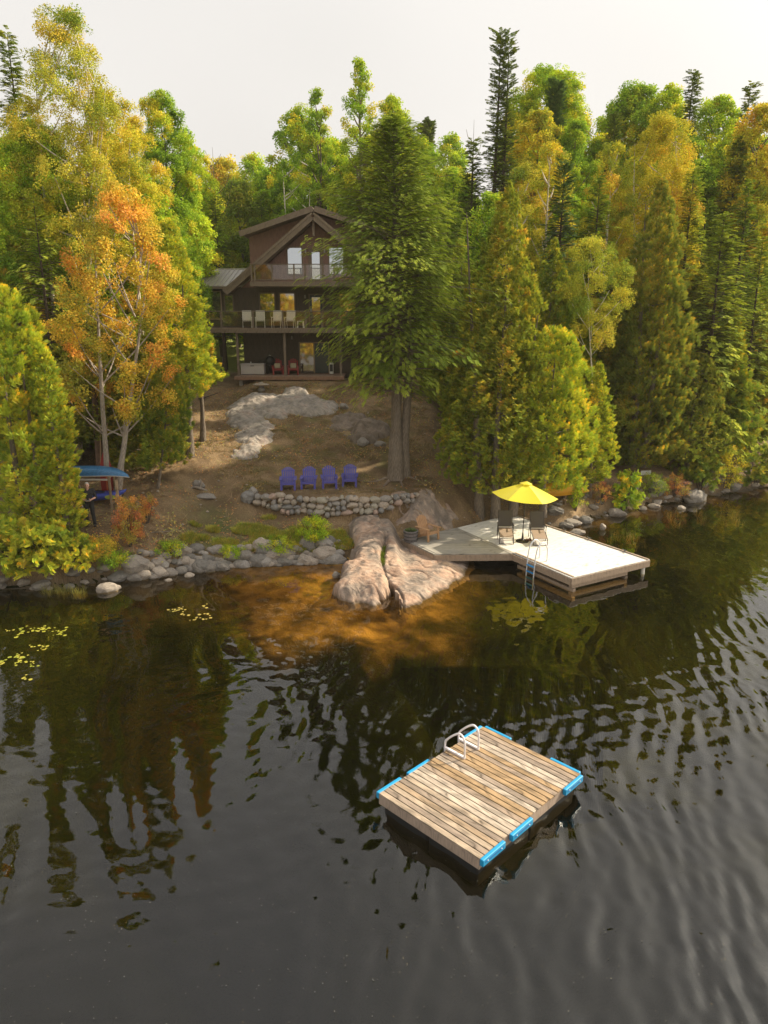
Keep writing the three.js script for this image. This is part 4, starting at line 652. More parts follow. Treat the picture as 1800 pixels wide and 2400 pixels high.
// ------------------------------------------------------------------ the house
{
  const o = V(-6, 6.1, -48.5), H = thing('house', 'three storey dark brown timber house with steep gable and balconies', 'house', o);
  const siding = wood('dark stained siding', rgb(0.125, 0.098, 0.074), {}, 2.5, 0.4), sidingRed = wood('red brown siding', rgb(0.30, 0.175, 0.145), {}, 2.5, 0.4), trim = wood('brown trim', rgb(0.23, 0.175, 0.13), {}, 1.5, 0.5);
  const shingle = std('brown roof', rgb(0.26, 0.20, 0.155), 0.9, { map: wrapTex(T.mott, 1.5, 1.5) }), metal = std('grey metal roof', rgb(0.42, 0.39, 0.37), 0.38, { metalness: 0.55 });
  const glassDark = phys('window glass', rgb(0.34, 0.31, 0.27), 0.03, { metalness: 0.85 }), glassSky = phys('sky reflecting glass', rgb(0.55, 0.59, 0.63), 0.03, { metalness: 0.9 }), rail = phys('railing glass', rgb(0.93, 0.91, 0.86), 0.02, { transmission: 1, thickness: 0, ior: 1.55 });
  const white = std('white frame', rgb(0.62, 0.60, 0.56), 0.6), black = std('black metal', rgb(0.03, 0.03, 0.03), 0.5, { metalness: 0.4 }), deckW = wood('deck boards', rgb(0.36, 0.24, 0.17)), deckOld = wood('deck edge', rgb(0.33, 0.19, 0.125)), tan = std('tan frame', rgb(0.33, 0.25, 0.17), 0.7);
  const dim = std('dark interior', rgb(0.05, 0.045, 0.04), 0.9);
  // geometry is given in metres in the place's own axes (x across, y up, D away), and moved to the house's base
  const loc = (g) => g.translate(-o.x, -o.y, -o.z);
  const bx = (x0, x1, y0, y1, d0, d1, r = 0.005) => box(x0, x1, y0, y1, -d1, -d0, r);
  const add = (parent, name, geos, m) => put(parent, name, loc(merge([].concat(geos))), m);
  const AX = -4.42, DF = 48.5, DB = 57.5, F0 = 6.42, F1 = 9.39, F2 = 12.2;
  const prism = (pts, d0, d1) => { const s = new THREE.Shape(pts.map(([x, y]) => new THREE.Vector2(x, y))); const g = new THREE.ExtrudeGeometry(s, { depth: d1 - d0, bevelEnabled: false }); g.translate(0, 0, -d1); return uvm(g); };
  const battens = (x0, x1, yf, D, step = 0.2, top) => { const a = []; for (let x = x0; x < x1; x += step) { const [lo, hi] = yf(x); if (hi - lo > 0.1) a.push(plainBox(x, x + 0.045, lo, hi, -D, -D + 0.024)); } return a; };
  // ground floor
  add(H, 'wall', [bx(-9.35, 0.4, 5.6, F1 - 0.3, DF, DB, 0)], siding);
  let p = add(H, 'batten', battens(-9.3, 0.35, () => [F0, F1 - 0.32], DF), siding); p.userData.kind = 'stuff';
  // middle floor and wing
  add(H, 'wall', [bx(-9.75, 0.9, F1 - 0.28, 11.9, DF + 0.004, DB, 0)], siding);
  p = add(H, 'batten', battens(-9.7, 0.85, () => [F1, 11.85], DF, 0.21), siding); p.userData.kind = 'stuff';
  const WING = add(H, 'wing_wall', [bx(-12.2, -9.76, F1 - 0.28, 12.0, DF + 0.05, 53.8, 0)], siding);
  p = add(H, 'batten', battens(-12.15, -9.8, () => [F1, 11.9], DF + 0.046, 0.21), siding); p.userData.kind = 'stuff';
  // gable wall of the top floor: under the steep roof, and the long dormer's wall set back
  const slope = 0.8, apex = 16.0; const gy = (x) => apex - 0.2 - slope * Math.abs(x - AX);
  add(H, 'gable_wall', [prism([[AX - (apex - 0.2 - 11.9) / slope, 11.9], [AX + (apex - 0.2 - 11.9) / slope, 11.9], [AX, apex - 0.2]], DF, DB)], sidingRed);
  p = add(H, 'batten', battens(AX - 4.6, AX + 4.6, (x) => [F2, gy(x + (x < AX ? 0 : 0.045)) - 0.02], DF, 0.17), sidingRed); p.userData.kind = 'stuff';
  add(H, 'dormer_wall', [prism([[-8.75, 11.9], [-0.09, 11.9], [-0.09, 15.05], [AX, 16.42], [-8.75, 15.05]], DF + 0.55, DB)], sidingRed);
  p = add(H, 'batten', battens(-8.7, -0.15, (x) => [12, 15.0 + (4.33 - Math.abs(x - AX)) * 0.316], DF + 0.55, 0.17), sidingRed); p.userData.kind = 'stuff';
  // roofs: low pitched dormer roof behind, steep A roof with deep barge boards in front
  for (const s of [-1, 1]) {
    const q = (dx, y, d) => V(AX + s * dx, y, -d), slab = (a, b, d0, d1, th) => { const n = V(-(b.y - a.y), (b.x - a.x), 0).normalize().multiplyScalar(th * (s < 0 ? -1 : 1)); const sh = new THREE.Shape([a, b, b.clone().add(n), a.clone().add(n)].map((v) => new THREE.Vector2(v.x, v.y))); const g = new THREE.ExtrudeGeometry(sh, { depth: d1 - d0, bevelEnabled: false }); g.translate(0, 0, -d1); return uvm(g); };
    const rf = add(H, 'roof', [slab(q(0, 16.52, 0), q(4.6, 15.06, 0), 47.95, DB + 0.6, 0.2)], shingle);
    add(rf, 'barge_board', [slab(q(0, 16.44, 0), q(4.68, 14.95, 0), 47.88, 47.94, 0.34)], trim);
    add(rf, 'soffit', [slab(q(0, 16.44, 0), q(4.5, 15.02, 0), 47.96, 49.0, 0.04)], trim);
    const st = add(H, 'roof', [slab(q(0, apex - 0.02, 0), q(5.5, apex - 0.02 - 5.5 * slope, 0), 47.35, s < 0 ? 49.0 : DB, 0.2)], shingle);
    add(st, 'barge_board', [slab(q(0, apex - 0.14, 0), q(5.6, apex - 0.14 - 5.6 * slope, 0), 47.26, 47.34, 0.42), slab(q(0, apex + 0.2, 0), q(5.5, apex + 0.2 - 5.5 * slope, 0), 47.22, 47.255, 0.12)], trim);
    add(st, 'soffit', [slab(q(0, apex - 0.1, 0), q(5.4, apex - 0.1 - 5.4 * slope, 0), 47.36, 48.48, 0.05)], trim);
  }
  add(H, 'king_post', [bx(AX - 0.07, AX + 0.07, 14.95, 15.85, 47.5, 47.6)], trim);
  // wing roof: ribbed metal slope that faces the lake
  { const a = V(0, 13.25, -52.4), b = V(0, 11.95, -47.95), n = 1, x0 = -13.2, x1 = -9.2; const g = bar(V((x0 + x1) / 2, a.y, a.z), V((x0 + x1) / 2, b.y, b.z), x1 - x0, 0.06, 0.002); const wr = add(H, 'metal_roof', [g], metal);
    const ribs = []; for (let x = x0 + 0.1; x < x1; x += 0.3) ribs.push(bar(V(x, a.y + 0.05, a.z), V(x, b.y + 0.05, b.z), 0.05, 0.05, 0.01)); add(wr, 'roof_rib', ribs, metal).userData.kind = 'stuff';
    add(wr, 'gutter', [bx(x0, -9.5, 11.80, 11.93, 47.8, 47.94)], trim); add(wr, 'roof_slope', [bar(V((x0 + x1) / 2, 13.25, -52.45), V((x0 + x1) / 2, 11.9, -56.8), x1 - x0, 0.06, 0.002)], metal); add(wr, 'ridge_cap', [bx(x0, x1, 13.24, 13.34, 52.3, 52.55)], metal);
    add(WING, 'gable_end', [prism([[-12.19, 12.0], [-12.13, 12.0], [-12.13, 13.1], [-12.19, 13.1]], 50, 54)], siding); }
  const window_ = (x0, x1, y0, y1, D, frame, pane, name = 'window') => { const w = add(H, name, [bx(x0 - 0.08, x0, y0 - 0.08, y1 + 0.08, D - 0.05, D - 0.026), bx(x1, x1 + 0.08, y0 - 0.08, y1 + 0.08, D - 0.05, D - 0.026), bx(x0, x1, y1, y1 + 0.08, D - 0.05, D - 0.026), bx(x0, x1, y0 - 0.08, y0, D - 0.065, D - 0.026)], frame); add(w, 'pane', [bx(x0, x1, y0, y1, D - 0.035, D - 0.027, 0)], pane); return w; };
  window_(-6.2, -5.32, 12.75, 14.33, DF, trim, glassSky); window_(-3.52, -2.64, 12.75, 14.33, DF, trim, glassSky);
  window_(-8.1, -7.18, 9.9, 11.52, DF, trim, glassDark); window_(-6.8, -5.88, 9.9, 11.52, DF, trim, glassDark); window_(-2.9, -1.9, 9.9, 11.5, DF, trim, glassDark);
  window_(-11.45, -10.72, 9.95, 11.62, DF + 0.046, tan, glassDark); window_(-10.42, -9.92, 10.35, 11.4, DF + 0.046, trim, glassDark);
  const door = (x0, x1, y0, y1, D, leafM, pane, frame) => { const d = add(H, 'door', [bx(x0, x1, y0, y1, D - 0.06, D - 0.026)], leafM); add(d, 'pane', [bx(x0 + 0.13, x1 - 0.13, y0 + 0.2, y1 - 0.13, D - 0.075, D - 0.062, 0)], pane); add(d, 'door_frame', [bx(x0 - 0.09, x0 - 0.002, y0, y1 + 0.09, D - 0.09, D - 0.024), bx(x1 + 0.002, x1 + 0.09, y0, y1 + 0.09, D - 0.09, D - 0.024), bx(x0, x1, y1 + 0.002, y1 + 0.09, D - 0.09, D - 0.024)], frame); add(d, 'handle', [bx(x0 + 0.04, x0 + 0.08, y0 + 0.95, y0 + 1.15, D - 0.12, D - 0.062)], white); return d; };
  door(-4.78, -4.02, F2 + 0.02, 14.2, DF, trim, glassSky, trim); door(-4.85, -4.05, F1 + 0.03, 11.42, DF, std('blue black door', rgb(0.045, 0.055, 0.07), 0.5), glassDark, trim);
  { // sliding door of the ground floor
    const d = add(H, 'sliding_door', [bx(-5.66, -5.58, F0, 8.45, DF - 0.09, DF - 0.026), bx(-3.72, -3.64, F0, 8.45, DF - 0.09, DF - 0.026), bx(-5.58, -3.72, 8.37, 8.45, DF - 0.09, DF - 0.026), bx(-4.70, -4.62, F0, 8.37, DF - 0.09, DF - 0.05)], tan);
    add(d, 'pane', [bx(-5.58, -4.70, F0 + 0.03, 8.37, DF - 0.06, DF - 0.05, 0)], glassDark); add(d, 'pane', [bx(-4.62, -3.72, F0 + 0.03, 8.37, DF - 0.045, DF - 0.035, 0)], phys('screen', rgb(0.03, 0.05, 0.06), 0.25)); }
  const lamp = (x, y, D) => { const l = add(H, 'wall_lamp', [bx(x - 0.05, x + 0.05, y - 0.06, y + 0.06, D - 0.05, D - 0.025)], black); add(l, 'lamp_glass', [loc2(x, y, D)], std('frosted lamp', rgb(0.3, 0.28, 0.25), 0.4)); };
  const loc2 = (x, y, D) => { const g = new THREE.CylinderGeometry(0.05, 0.065, 0.22, 10); g.translate(x, y - 0.02, -(D - 0.11)); return g; };
  lamp(-5.05, 14.15, DF); lamp(-3.82, 14.15, DF); lamp(-5.15, 11.35, DF); lamp(-6.1, 8.75, DF); lamp(-2.2, 11.3, DF);
  // balconies
  const balcony = (x0, x1, y, d0, d1, posts, mid, fascia) => {
    const b = add(H, 'balcony', [bx(x0, x1, y - 0.29, y - 0.06, d0, d1), bx(x0 - 0.05, x1 + 0.05, y - 0.31, y - 0.03, d0 - 0.05, d0 - 0.002)], trim); const boards = []; for (let d = d0; d < d1 - 0.05; d += 0.145) boards.push(bx(x0, x1, y - 0.055, y - 0.02, d, d + 0.138, 0.003)); add(b, 'deck_board', boards, deckW).userData.kind = 'stuff';
    posts.forEach((x) => add(b, 'railing_post', [bx(x - 0.045, x + 0.045, y - 0.02, y + 0.98, d0 + 0.0, d0 + 0.09)], trim));
    add(b, 'handrail', [bx(x0 - 0.04, x1 + 0.04, y + 0.985, y + 1.03, d0 - 0.03, d0 + 0.12)], trim); if (mid) add(b, 'bottom_rail', [bx(x0, x1, y + 0.06, y + 0.11, d0 + 0.02, d0 + 0.07)], trim);
    for (let i = 0; i < posts.length - 1; i++) add(b, 'glass_panel', [bx(posts[i] + 0.06, posts[i + 1] - 0.06, y + 0.12, y + 0.97, d0 + 0.04, d0 + 0.052, 0)], rail);
    for (const x of [x0 + 0.02, x1 - 0.02]) { add(b, 'handrail', [bx(x - 0.05, x + 0.05, y + 0.985, y + 1.03, d0 + 0.12, d1 - 0.1)], trim); add(b, 'glass_panel', [bx(x - 0.006, x + 0.006, y + 0.1, y + 0.95, d0 + 0.15, d1 - 0.15, 0)], rail); }
    return b; };
  balcony(-8.3, -0.5, F2, 46.5, 48.45, [-8.25, -8.05, -6.97, -5.6, -4.9, -3.8, -3.1, -1.9, -0.55], true);
  balcony(-11.4, -0.6, F1, 46, 48.45, [-11.35, -10.2, -8.2, -6.35, -4.9, -3.9, -2.3, -0.65], false);
  const low = add(H, 'porch', [bx(-9.5, -2.6, F0 - 0.27, F0 - 0.06, 46.02, 48.45), bx(-9.55, -2.55, F0 - 0.25, F0 - 0.05, 45.96, 46.018)], deckOld); { const boards = []; for (let d = 45.97; d < 48.4; d += 0.145) boards.push(bx(-9.55, -2.55, F0 - 0.045, F0 - 0.01, d, d + 0.138, 0.003)); add(low, 'deck_board', boards, deckW).userData.kind = 'stuff'; for (const x of [-9.2, -6.4, -3.0]) add(low, 'pier', [bx(x - 0.12, x + 0.12, 5.3, F0 - 0.28, 46.2, 46.44)], stoneMats[2]); }
  for (const x of [-9.3, -6.3, -2.75]) { const q = add(H, 'porch_post', [bx(x - 0.075, x + 0.075, F0 - 0.01, F1 - 0.31, 46.15, 46.3)], trim); }
  add(H, 'porch_post', [bx(-11.2, -11.05, 5.6, F1 - 0.31, 46.3, 46.45)], trim); add(H, 'porch_post', [bx(-11.6, -11.45, 5.6, F1 - 0.3, 52.5, 52.65)], trim); add(H, 'chimney_pipe', [loc3()], black);
  function loc3() { const g = new THREE.CylinderGeometry(0.09, 0.09, 0.5, 12); g.translate(-2.2, 16.3, -53); return g; }
  // things on the balconies and the porch
  const ch = thing('freezer_chest', 'pale grey chest on the porch at its left end', 'chest', V(-8.56, F0 - 0.01, -47.3)); const cw = std('pale chest', rgb(0.50, 0.45, 0.42), 0.6);
  put(ch, 'body', box(-0.76, 0.76, 0.03, 0.62, -0.33, 0.33, 0.02), cw); put(ch, 'lid', box(-0.78, 0.78, 0.63, 0.72, -0.35, 0.35, 0.03), cw); put(ch, 'handle', box(-0.12, 0.12, 0.56, 0.6, 0.335, 0.36), black);
  const cup = thing('cup', 'small white cup left on the pale chest', 'cup', V(-8.7, F0 + 0.712, -47.3)); put(cup, 'body', new THREE.CylinderGeometry(0.045, 0.035, 0.1, 12).translate(0, 0.05, 0), white);
  const gr = thing('barbecue_grill', 'black kettle barbecue beside the pale chest on the porch', 'barbecue', V(-7.5, F0 - 0.01, -47.7)); put(gr, 'bowl', new THREE.SphereGeometry(0.33, 20, 10, 0, 6.284, Math.PI / 2, Math.PI / 2).translate(0, 0.85, 0), black); put(gr, 'lid', new THREE.SphereGeometry(0.335, 20, 10, 0, 6.284, 0, Math.PI / 2).scale(1, 0.95, 1).translate(0, 0.86, 0), black); put(gr, 'handle', tube([V(-0.08, 1.16, 0), V(0, 1.23, 0), V(0.08, 1.16, 0)], 0.012), white); for (let i = 0; i < 3; i++) { const a = i * 2.094; put(gr, 'leg', rod(V(Math.cos(a) * 0.2, 0.6, Math.sin(a) * 0.2), V(Math.cos(a) * 0.33, 0, Math.sin(a) * 0.33), 0.014), black); } put(gr, 'shelf', box(-0.75, -0.34, 0.82, 0.85, -0.2, 0.2), black);
  const hm = thing('heater', 'white box heater by the sliding door on the porch', 'heater', V(-3.45, F0 - 0.01, -47.4)); put(hm, 'body', box(-0.13, 0.13, 0.03, 0.75, -0.1, 0.1, 0.02), white); put(hm, 'grille', box(-0.1, 0.1, 0.2, 0.65, 0.1, 0.115), black);
  // white sling chairs on the middle balcony
  const wm = std('white resin', rgb(0.82, 0.80, 0.78), 0.6), wf = std('white sling fabric', rgb(0.80, 0.77, 0.74), 0.9, { map: wrapTex(T.mott, 4, 4) });
  const wc = thing('patio_chair', 'white patio chair on the middle balcony, leftmost of four', 'chair', V(-8.75, F1 - 0.02, -47.0), 0.2, 'white chairs on the middle balcony');
  put(wc, 'seat', box(-0.25, 0.25, 0.41, 0.44, -0.22, 0.26, 0.01), wf); put(wc, 'backrest', bar(V(0, 0.46, -0.23), V(0, 1.08, -0.42), 0.5, 0.03), wf);
  for (const s of [-1, 1]) { put(wc, 'leg', tube([V(s * 0.28, 0, 0.3), V(s * 0.28, 0.62, 0.24), V(s * 0.28, 0.64, -0.28)], 0.016), wm); put(wc, 'leg', tube([V(s * 0.27, 0, -0.36), V(s * 0.27, 0.5, -0.22), V(s * 0.27, 1.08, -0.42)], 0.016), wm); put(wc, 'armrest', box(s * 0.29 - 0.035, s * 0.29 + 0.035, 0.645, 0.67, -0.26, 0.26, 0.01), wm); }
  copy(wc, 'patio_chair', V(-7.9, F1 - 0.02, -46.95), 0.1, 'white patio chair on the middle balcony, second from left'); copy(wc, 'patio_chair', V(-6.85, F1 - 0.02, -47.0), -0.05, 'white patio chair on the middle balcony, third from left'); copy(wc, 'patio_chair', V(-6.0, F1 - 0.02, -46.95), -0.1, 'white patio chair on the middle balcony, rightmost beside the small stool');
  const stl = thing('side_table', 'small white plastic stool right of the white balcony chairs', 'side table', V(-5.32, F1 - 0.02, -46.8)); put(stl, 'top', box(-0.2, 0.2, 0.4, 0.44, -0.2, 0.2, 0.015), wm); for (const [a, b] of [[-1, -1], [1, -1], [-1, 1], [1, 1]]) put(stl, 'leg', bar(V(a * 0.17, 0.4, b * 0.17), V(a * 0.2, 0, b * 0.2), 0.045, 0.045), wm);
}
// ------------------------------------------------------------------ slatted garden chairs
function slatChair(name, label, mat, pos, turn, { back = 7, fan = 0.05, h = 1.0, group, arch = 0.06 } = {}) {
  const t = thing(name, label, 'chair', pos, turn, group), w = 0.56;
  for (const s of [-1, 1]) {
    put(t, 'leg', bar(V(s * 0.31, 0, 0.36), V(s * 0.31, 0.54, 0.33), 0.1, 0.05, 0.008), mat); put(t, 'leg', bar(V(s * 0.27, 0.38, 0.36), V(s * 0.27, 0.03, -0.5), 0.05, 0.11, 0.008), mat);
    put(t, 'armrest', merge([box(s * 0.33 - 0.075, s * 0.33 + 0.075, 0.545, 0.57, -0.42, 0.42, 0.01)]), mat); put(t, 'brace', bar(V(s * 0.33, 0.54, -0.36), V(s * 0.29, 0.2, -0.3), 0.04, 0.05), mat);
  }
  for (let i = 0; i < 6; i++) { const z = 0.37 - i * 0.1, y = 0.405 - i * 0.035; put(t, 'seat_slat', bar(V(-w / 2, y, z), V(w / 2, y, z), 0.088, 0.022, 0.006), mat); }
  for (let i = 0; i < back; i++) { const u = (i - (back - 1) / 2) / ((back - 1) / 2), b = V(u * 0.23, 0.2, -0.16), hh = h - arch * u * u * 2; put(t, 'back_slat', bar(b, V(u * (0.23 + fan), hh, -0.16 - (hh - 0.2) * 0.42), 0.52 / back * 0.92, 0.02, 0.006, V(0, 0, 1)), mat); }
  put(t, 'back_rail', bar(V(-0.29, 0.53, -0.31), V(0.29, 0.53, -0.31), 0.03, 0.07), mat); put(t, 'back_rail', bar(V(-0.25, 0.82, -0.45), V(0.25, 0.82, -0.45), 0.03, 0.05), mat); put(t, 'front_apron', box(-0.29, 0.29, 0.31, 0.40, 0.38, 0.405), mat);
  return t;
}
{
  const blue = std('blue violet plastic', rgb(0.10, 0.095, 0.42), 0.5, { map: wrapTex(T.mott, 2, 2) }), red = std('dark red paint', rgb(0.30, 0.035, 0.03), 0.55), cedarW = wood('oiled cedar', rgb(0.52, 0.30, 0.155));
  const at = (px, py) => onGround(px, py, -0.01), g = 'blue chairs above the stone wall';
  const A = slatChair('garden_chair', 'blue slatted garden chair above the stone wall, leftmost of four', blue, at(676, 1147), 0.1, { group: g });
  for (const [px, py, tn, which] of [[724, 1145, 0.02, 'second from left'], [772, 1143, 0.12, 'third from left'], [820, 1139, 0.0, 'rightmost, nearest the hemlock trunk']]) copy(A, 'garden_chair', at(px, py), tn, 'blue slatted garden chair above the stone wall, ' + which);
  slatChair('garden_chair', 'natural cedar slatted chair beside the barrel planter on the dock', cedarW, V(1.92, 0.605, -29.85), 0.72, { back: 6, fan: 0.02, arch: 0.05 });
  const R1 = slatChair('garden_chair', 'dark red slatted chair on the porch left of the middle post', red, V(-6.98, 6.41, -47.4), 0.25, { back: 5, group: 'red porch chairs' }), R2 = copy(R1, 'garden_chair', V(-5.95, 6.41, -47.4), 0.1, 'dark red slatted chair on the porch right of the middle post');
  const cm = std('cream cushion', rgb(0.55, 0.47, 0.32), 0.95, { map: wrapTex(T.weave, 3, 3) });
  for (const [c, which] of [[R1, 'left'], [R2, 'right']]) { const p = thing('cushion', 'cream cushion propped on the ' + which + ' red porch chair', 'cushion', c.localToWorld(V(0, 0, 0)).clone()); p.position.copy(c.position); p.rotation.y = c.rotation.y; put(p, 'cover', new RoundedBoxGeometry(0.4, 0.36, 0.13, 4, 0.06).rotateX(-0.42).translate(0, 0.54, -0.13), cm); }
}
// ------------------------------------------------------------------ dock
{
  const deckY = 0.6, grey = [0.37, 0.40, 0.345].map((k, i) => wood('weathered deck ' + i, rgb(k * 1.0, k * 0.93, k * 0.83), {}, 1.0, 0.35)), side = wood('dock timber', rgb(0.40, 0.30, 0.22)), dark = wood('dark dock timber', rgb(0.2, 0.15, 0.11)), paleTop = [0.80, 0.84, 0.82].map((k, i) => wood('bleached deck ' + i, rgb(k, k * 0.97, k * 0.92), {}, 1.0, 0.35));
  const O = V(5, 0, -28.5), dock = thing('dock', 'weathered two part wooden dock reaching from the granite into the lake', 'dock', O);
  const A = [0.79, 29.87], B = [2.07, 27.76], C = [5.33, 27.87], S = [3.3, 31.52], D = [7.02, 25.02], E = [10.71, 27.12], G = [6.45, 34.0];
  const clip = (poly, f) => { const out = []; for (let i = 0; i < poly.length; i++) { const a = poly[i], b = poly[(i + 1) % poly.length], fa = f(a), fb = f(b); if (fa >= 0) out.push(a); if (fa * fb < 0) { const t = fa / (fa - fb); out.push([lerp(a[0], b[0], t), lerp(a[1], b[1], t)]); } } return out; };
  const plate = (poly, y0, y1) => { const g = new THREE.ExtrudeGeometry(new THREE.Shape(poly.map(([x, d]) => new THREE.Vector2(x, d))), { depth: y1 - y0 - 0.006, bevelEnabled: true, bevelSize: 0.003, bevelThickness: 0.003, bevelSegments: 1 }); g.rotateX(-Math.PI / 2); g.translate(0, y0 + 0.003, 0); return g; };
  const boards = (parent, poly, dir, mats, r) => { // strips across the polygon, running along dir
    const L = Math.hypot(...dir), u = [dir[0] / L, dir[1] / L], n = [-u[1], u[0]], dots = poly.map((p) => p[0] * n[0] + p[1] * n[1]), lo = Math.min(...dots), hi = Math.max(...dots);
    for (let k = lo; k < hi; k += 0.1465) { let q = clip(poly, (p) => p[0] * n[0] + p[1] * n[1] - k - 0.003); q = clip(q, (p) => k + 0.1435 - p[0] * n[0] - p[1] * n[1]); if (q.length < 3) continue; const g = plate(q, deckY - 0.038, deckY + (r() - 0.5) * 0.004), p = g.attributes.position, uv = new Float32Array(p.count * 2), ou = r() * 7, ov = r() * 7; for (let i = 0; i < p.count; i++) { const x = p.getX(i), d = -p.getZ(i); uv[2 * i] = x * n[0] + d * n[1] + ou; uv[2 * i + 1] = x * u[0] + d * u[1] + ov + p.getY(i) * 0.3; } g.setAttribute('uv', new THREE.BufferAttribute(uv, 2)); g.translate(-O.x, 0, -O.z); put(parent, 'plank', g, mats[Math.floor(r() * mats.length)]); } };
  const r = rng(401); boards(dock, [A, B, C, S], [1, 0.03], grey, r); boards(dock, [S, D, E, G], [E[0] - D[0], E[1] - D[1]], paleTop, r);
  const beam = (a, b, y0, y1, th, m, name = 'rim_beam') => { const q = bar(V(a[0], (y0 + y1) / 2, -a[1]), V(b[0], (y0 + y1) / 2, -b[1]), th, y1 - y0, 0.006); q.translate(-O.x, 0, -O.z); return put(dock, name, q, m); };
  const off = (a, b, k) => { const dx = b[0] - a[0], dd = b[1] - a[1], L = Math.hypot(dx, dd), n = [dd / L * k, -dx / L * k]; return [[a[0] + n[0], a[1] + n[1]], [b[0] + n[0], b[1] + n[1]]]; };
  for (const [a, b, k, m] of [[A, B, 0.022, side], [B, C, 0.022, side], [C, D, 0.022, side], [D, E, 0.022, side], [E, G, 0.022, side], [A, S, -0.022, side], [S, G, -0.022, side]]) { const [p, q] = off(a, b, k); beam(p, q, deckY - 0.30, deckY - 0.042, 0.04, m); }
  { const [p, q] = off(D, C, 0.12); beam(p, q, deckY + 0.002, deckY + 0.03, 0.09, side, 'edge_trim'); const [p2, q2] = off(G, E, 0.1); beam(p2, q2, deckY + 0.002, deckY + 0.045, 0.09, side, 'edge_trim'); const [p3, q3] = off(S, C, 0.0); beam(p3, q3, deckY + 0.001, deckY + 0.012, 0.22, grey[0], 'seam_board'); const [p4, q4] = off(B, A, 0.18); beam(p4, q4, deckY + 0.002, deckY + 0.012, 0.14, grey[1], 'edge_trim'); }
  // crib of crossed timbers that carries the outer corner
  const U = [-0.497, 0.868], W = [0.868, 0.497], at = (u, w) => [D[0] + U[0] * u + W[0] * w, D[1] + U[1] * u + W[1] * w];
  for (let k = 0; k < 4; k++) { const y1 = deckY - 0.32 - k * 0.17, y0 = y1 - 0.155; if (k % 2 === 0) { beam(at(0.12, 0.1), at(0.12, 3.1), y0, y1, 0.16, side, 'crib_beam'); beam(at(2.8, 0.1), at(2.8, 3.1), y0, y1, 0.16, dark, 'crib_beam'); } else { beam(at(0.0, 0.2), at(3.2, 0.2), y0, y1, 0.16, side, 'crib_beam'); beam(at(0.0, 3.0), at(3.2, 3.0), y0, y1, 0.16, dark, 'crib_beam'); } }
  for (const u of [1.5, 4.2]) beam(at(u, 0.05), at(u, 4.1), deckY - 0.29, deckY - 0.05, 0.06, dark, 'joist'); beam([2.2, 28.4], [5.0, 28.5], deckY - 0.29, deckY - 0.05, 0.06, dark, 'joist');
  { const [x, d] = at(0.1, 4.05); const g = merge([new THREE.CylinderGeometry(0.075, 0.075, 0.34, 14).translate(x, 0.14, -d), new THREE.CylinderGeometry(0.075, 0.03, 0.12, 14).translate(x, -0.09, -d)]); g.translate(-O.x, 0, -O.z); put(dock, 'corner_post', g, std('pale pipe', rgb(0.66, 0.62, 0.56), 0.6)); }
  const cl = std('grey cleat', rgb(0.20, 0.19, 0.18), 0.5, { metalness: 0.6 }); for (const u of [1.1, 3.1, 4.6]) { const [x, d] = at(u, 4.05); const g = merge([box(-0.03, 0.03, 0, 0.05, -0.03, 0.03), tube([V(-0.13, 0.075, 0), V(-0.05, 0.06, 0), V(0.05, 0.06, 0), V(0.13, 0.075, 0)], 0.016)]); g.rotateY(0.5 + Math.PI / 2); g.translate(x - O.x, deckY + 0.045, -d - O.z); put(dock, 'cleat', g, cl); }
  // swim ladder on the long lake side
  { const base = V(5.98, deckY, -26.85), lt = thing('swim_ladder', 'aluminium swim ladder with blue steps on the dock edge', 'ladder', base, 0), al = std('pale aluminium', rgb(0.72, 0.73, 0.76), 0.4, { metalness: 0.3 }), bl = std('blue step', rgb(0.03, 0.26, 0.58), 0.5);
    const ax = V(0.497, 0, 0.868), out = V(-0.868, 0, 0.497), q = (s, w, y) => ax.clone().multiplyScalar(s).addScaledVector(out, w).add(V(0, y, 0));
    for (const s of [-0.22, 0.22]) { put(lt, 'rail', tube([q(s, -0.5, 0.0), q(s, -0.5, 0.42), q(s, -0.42, 0.70), q(s, -0.22, 0.82), q(s, 0.0, 0.66), q(s, 0.1, 0.30), q(s, 0.14, -0.3), q(s, 0.2, -1.5)], 0.027, 48, 10), al); put(lt, 'foot_plate', new THREE.CylinderGeometry(0.05, 0.05, 0.012, 12).translate(...q(s, -0.5, 0.008).toArray()), al); }
    for (let i = 0; i < 4; i++) put(lt, 'step', bar(q(-0.21, 0.14 + i * 0.012, -0.16 - i * 0.26), q(0.21, 0.14 + i * 0.012, -0.16 - i * 0.26), 0.1, 0.035, 0.01), bl); }
  // parasol
  { const p = V(6.03, deckY, -29.5), u = thing('parasol', 'yellow parasol standing open on the dock', 'parasol', p), yl = phys('yellow canvas', rgb(0.80, 0.70, 0.015), 0.85, { transmission: 0.35, thickness: 0, side: THREE.DoubleSide }), dk = std('dark bronze pole', rgb(0.05, 0.045, 0.04), 0.4, { metalness: 0.6 });
    put(u, 'base', new THREE.LatheGeometry([[0, 0], [0.27, 0], [0.28, 0.02], [0.26, 0.05], [0.06, 0.075], [0.045, 0.2], [0.03, 0.38], [0, 0.38]].map((a) => new THREE.Vector2(...a)), 28), dk); put(u, 'pole', rod(V(0, 0.38, 0), V(0.03, 2.55, 0), 0.022, 0.02, 10), dk); put(u, 'collar', new THREE.CylinderGeometry(0.032, 0.032, 0.09, 12).translate(0.025, 2.1, 0), std('white collar', rgb(0.7, 0.68, 0.62), 0.5));
    const can = new THREE.Group(); can.name = 'canopy_assembly'; const N = 6, rot = 0.18, R0 = 1.41, tilt = new THREE.Quaternion().setFromAxisAngle(V(0, 0, 1), -0.07), top = V(0.03, 2.62, 0);
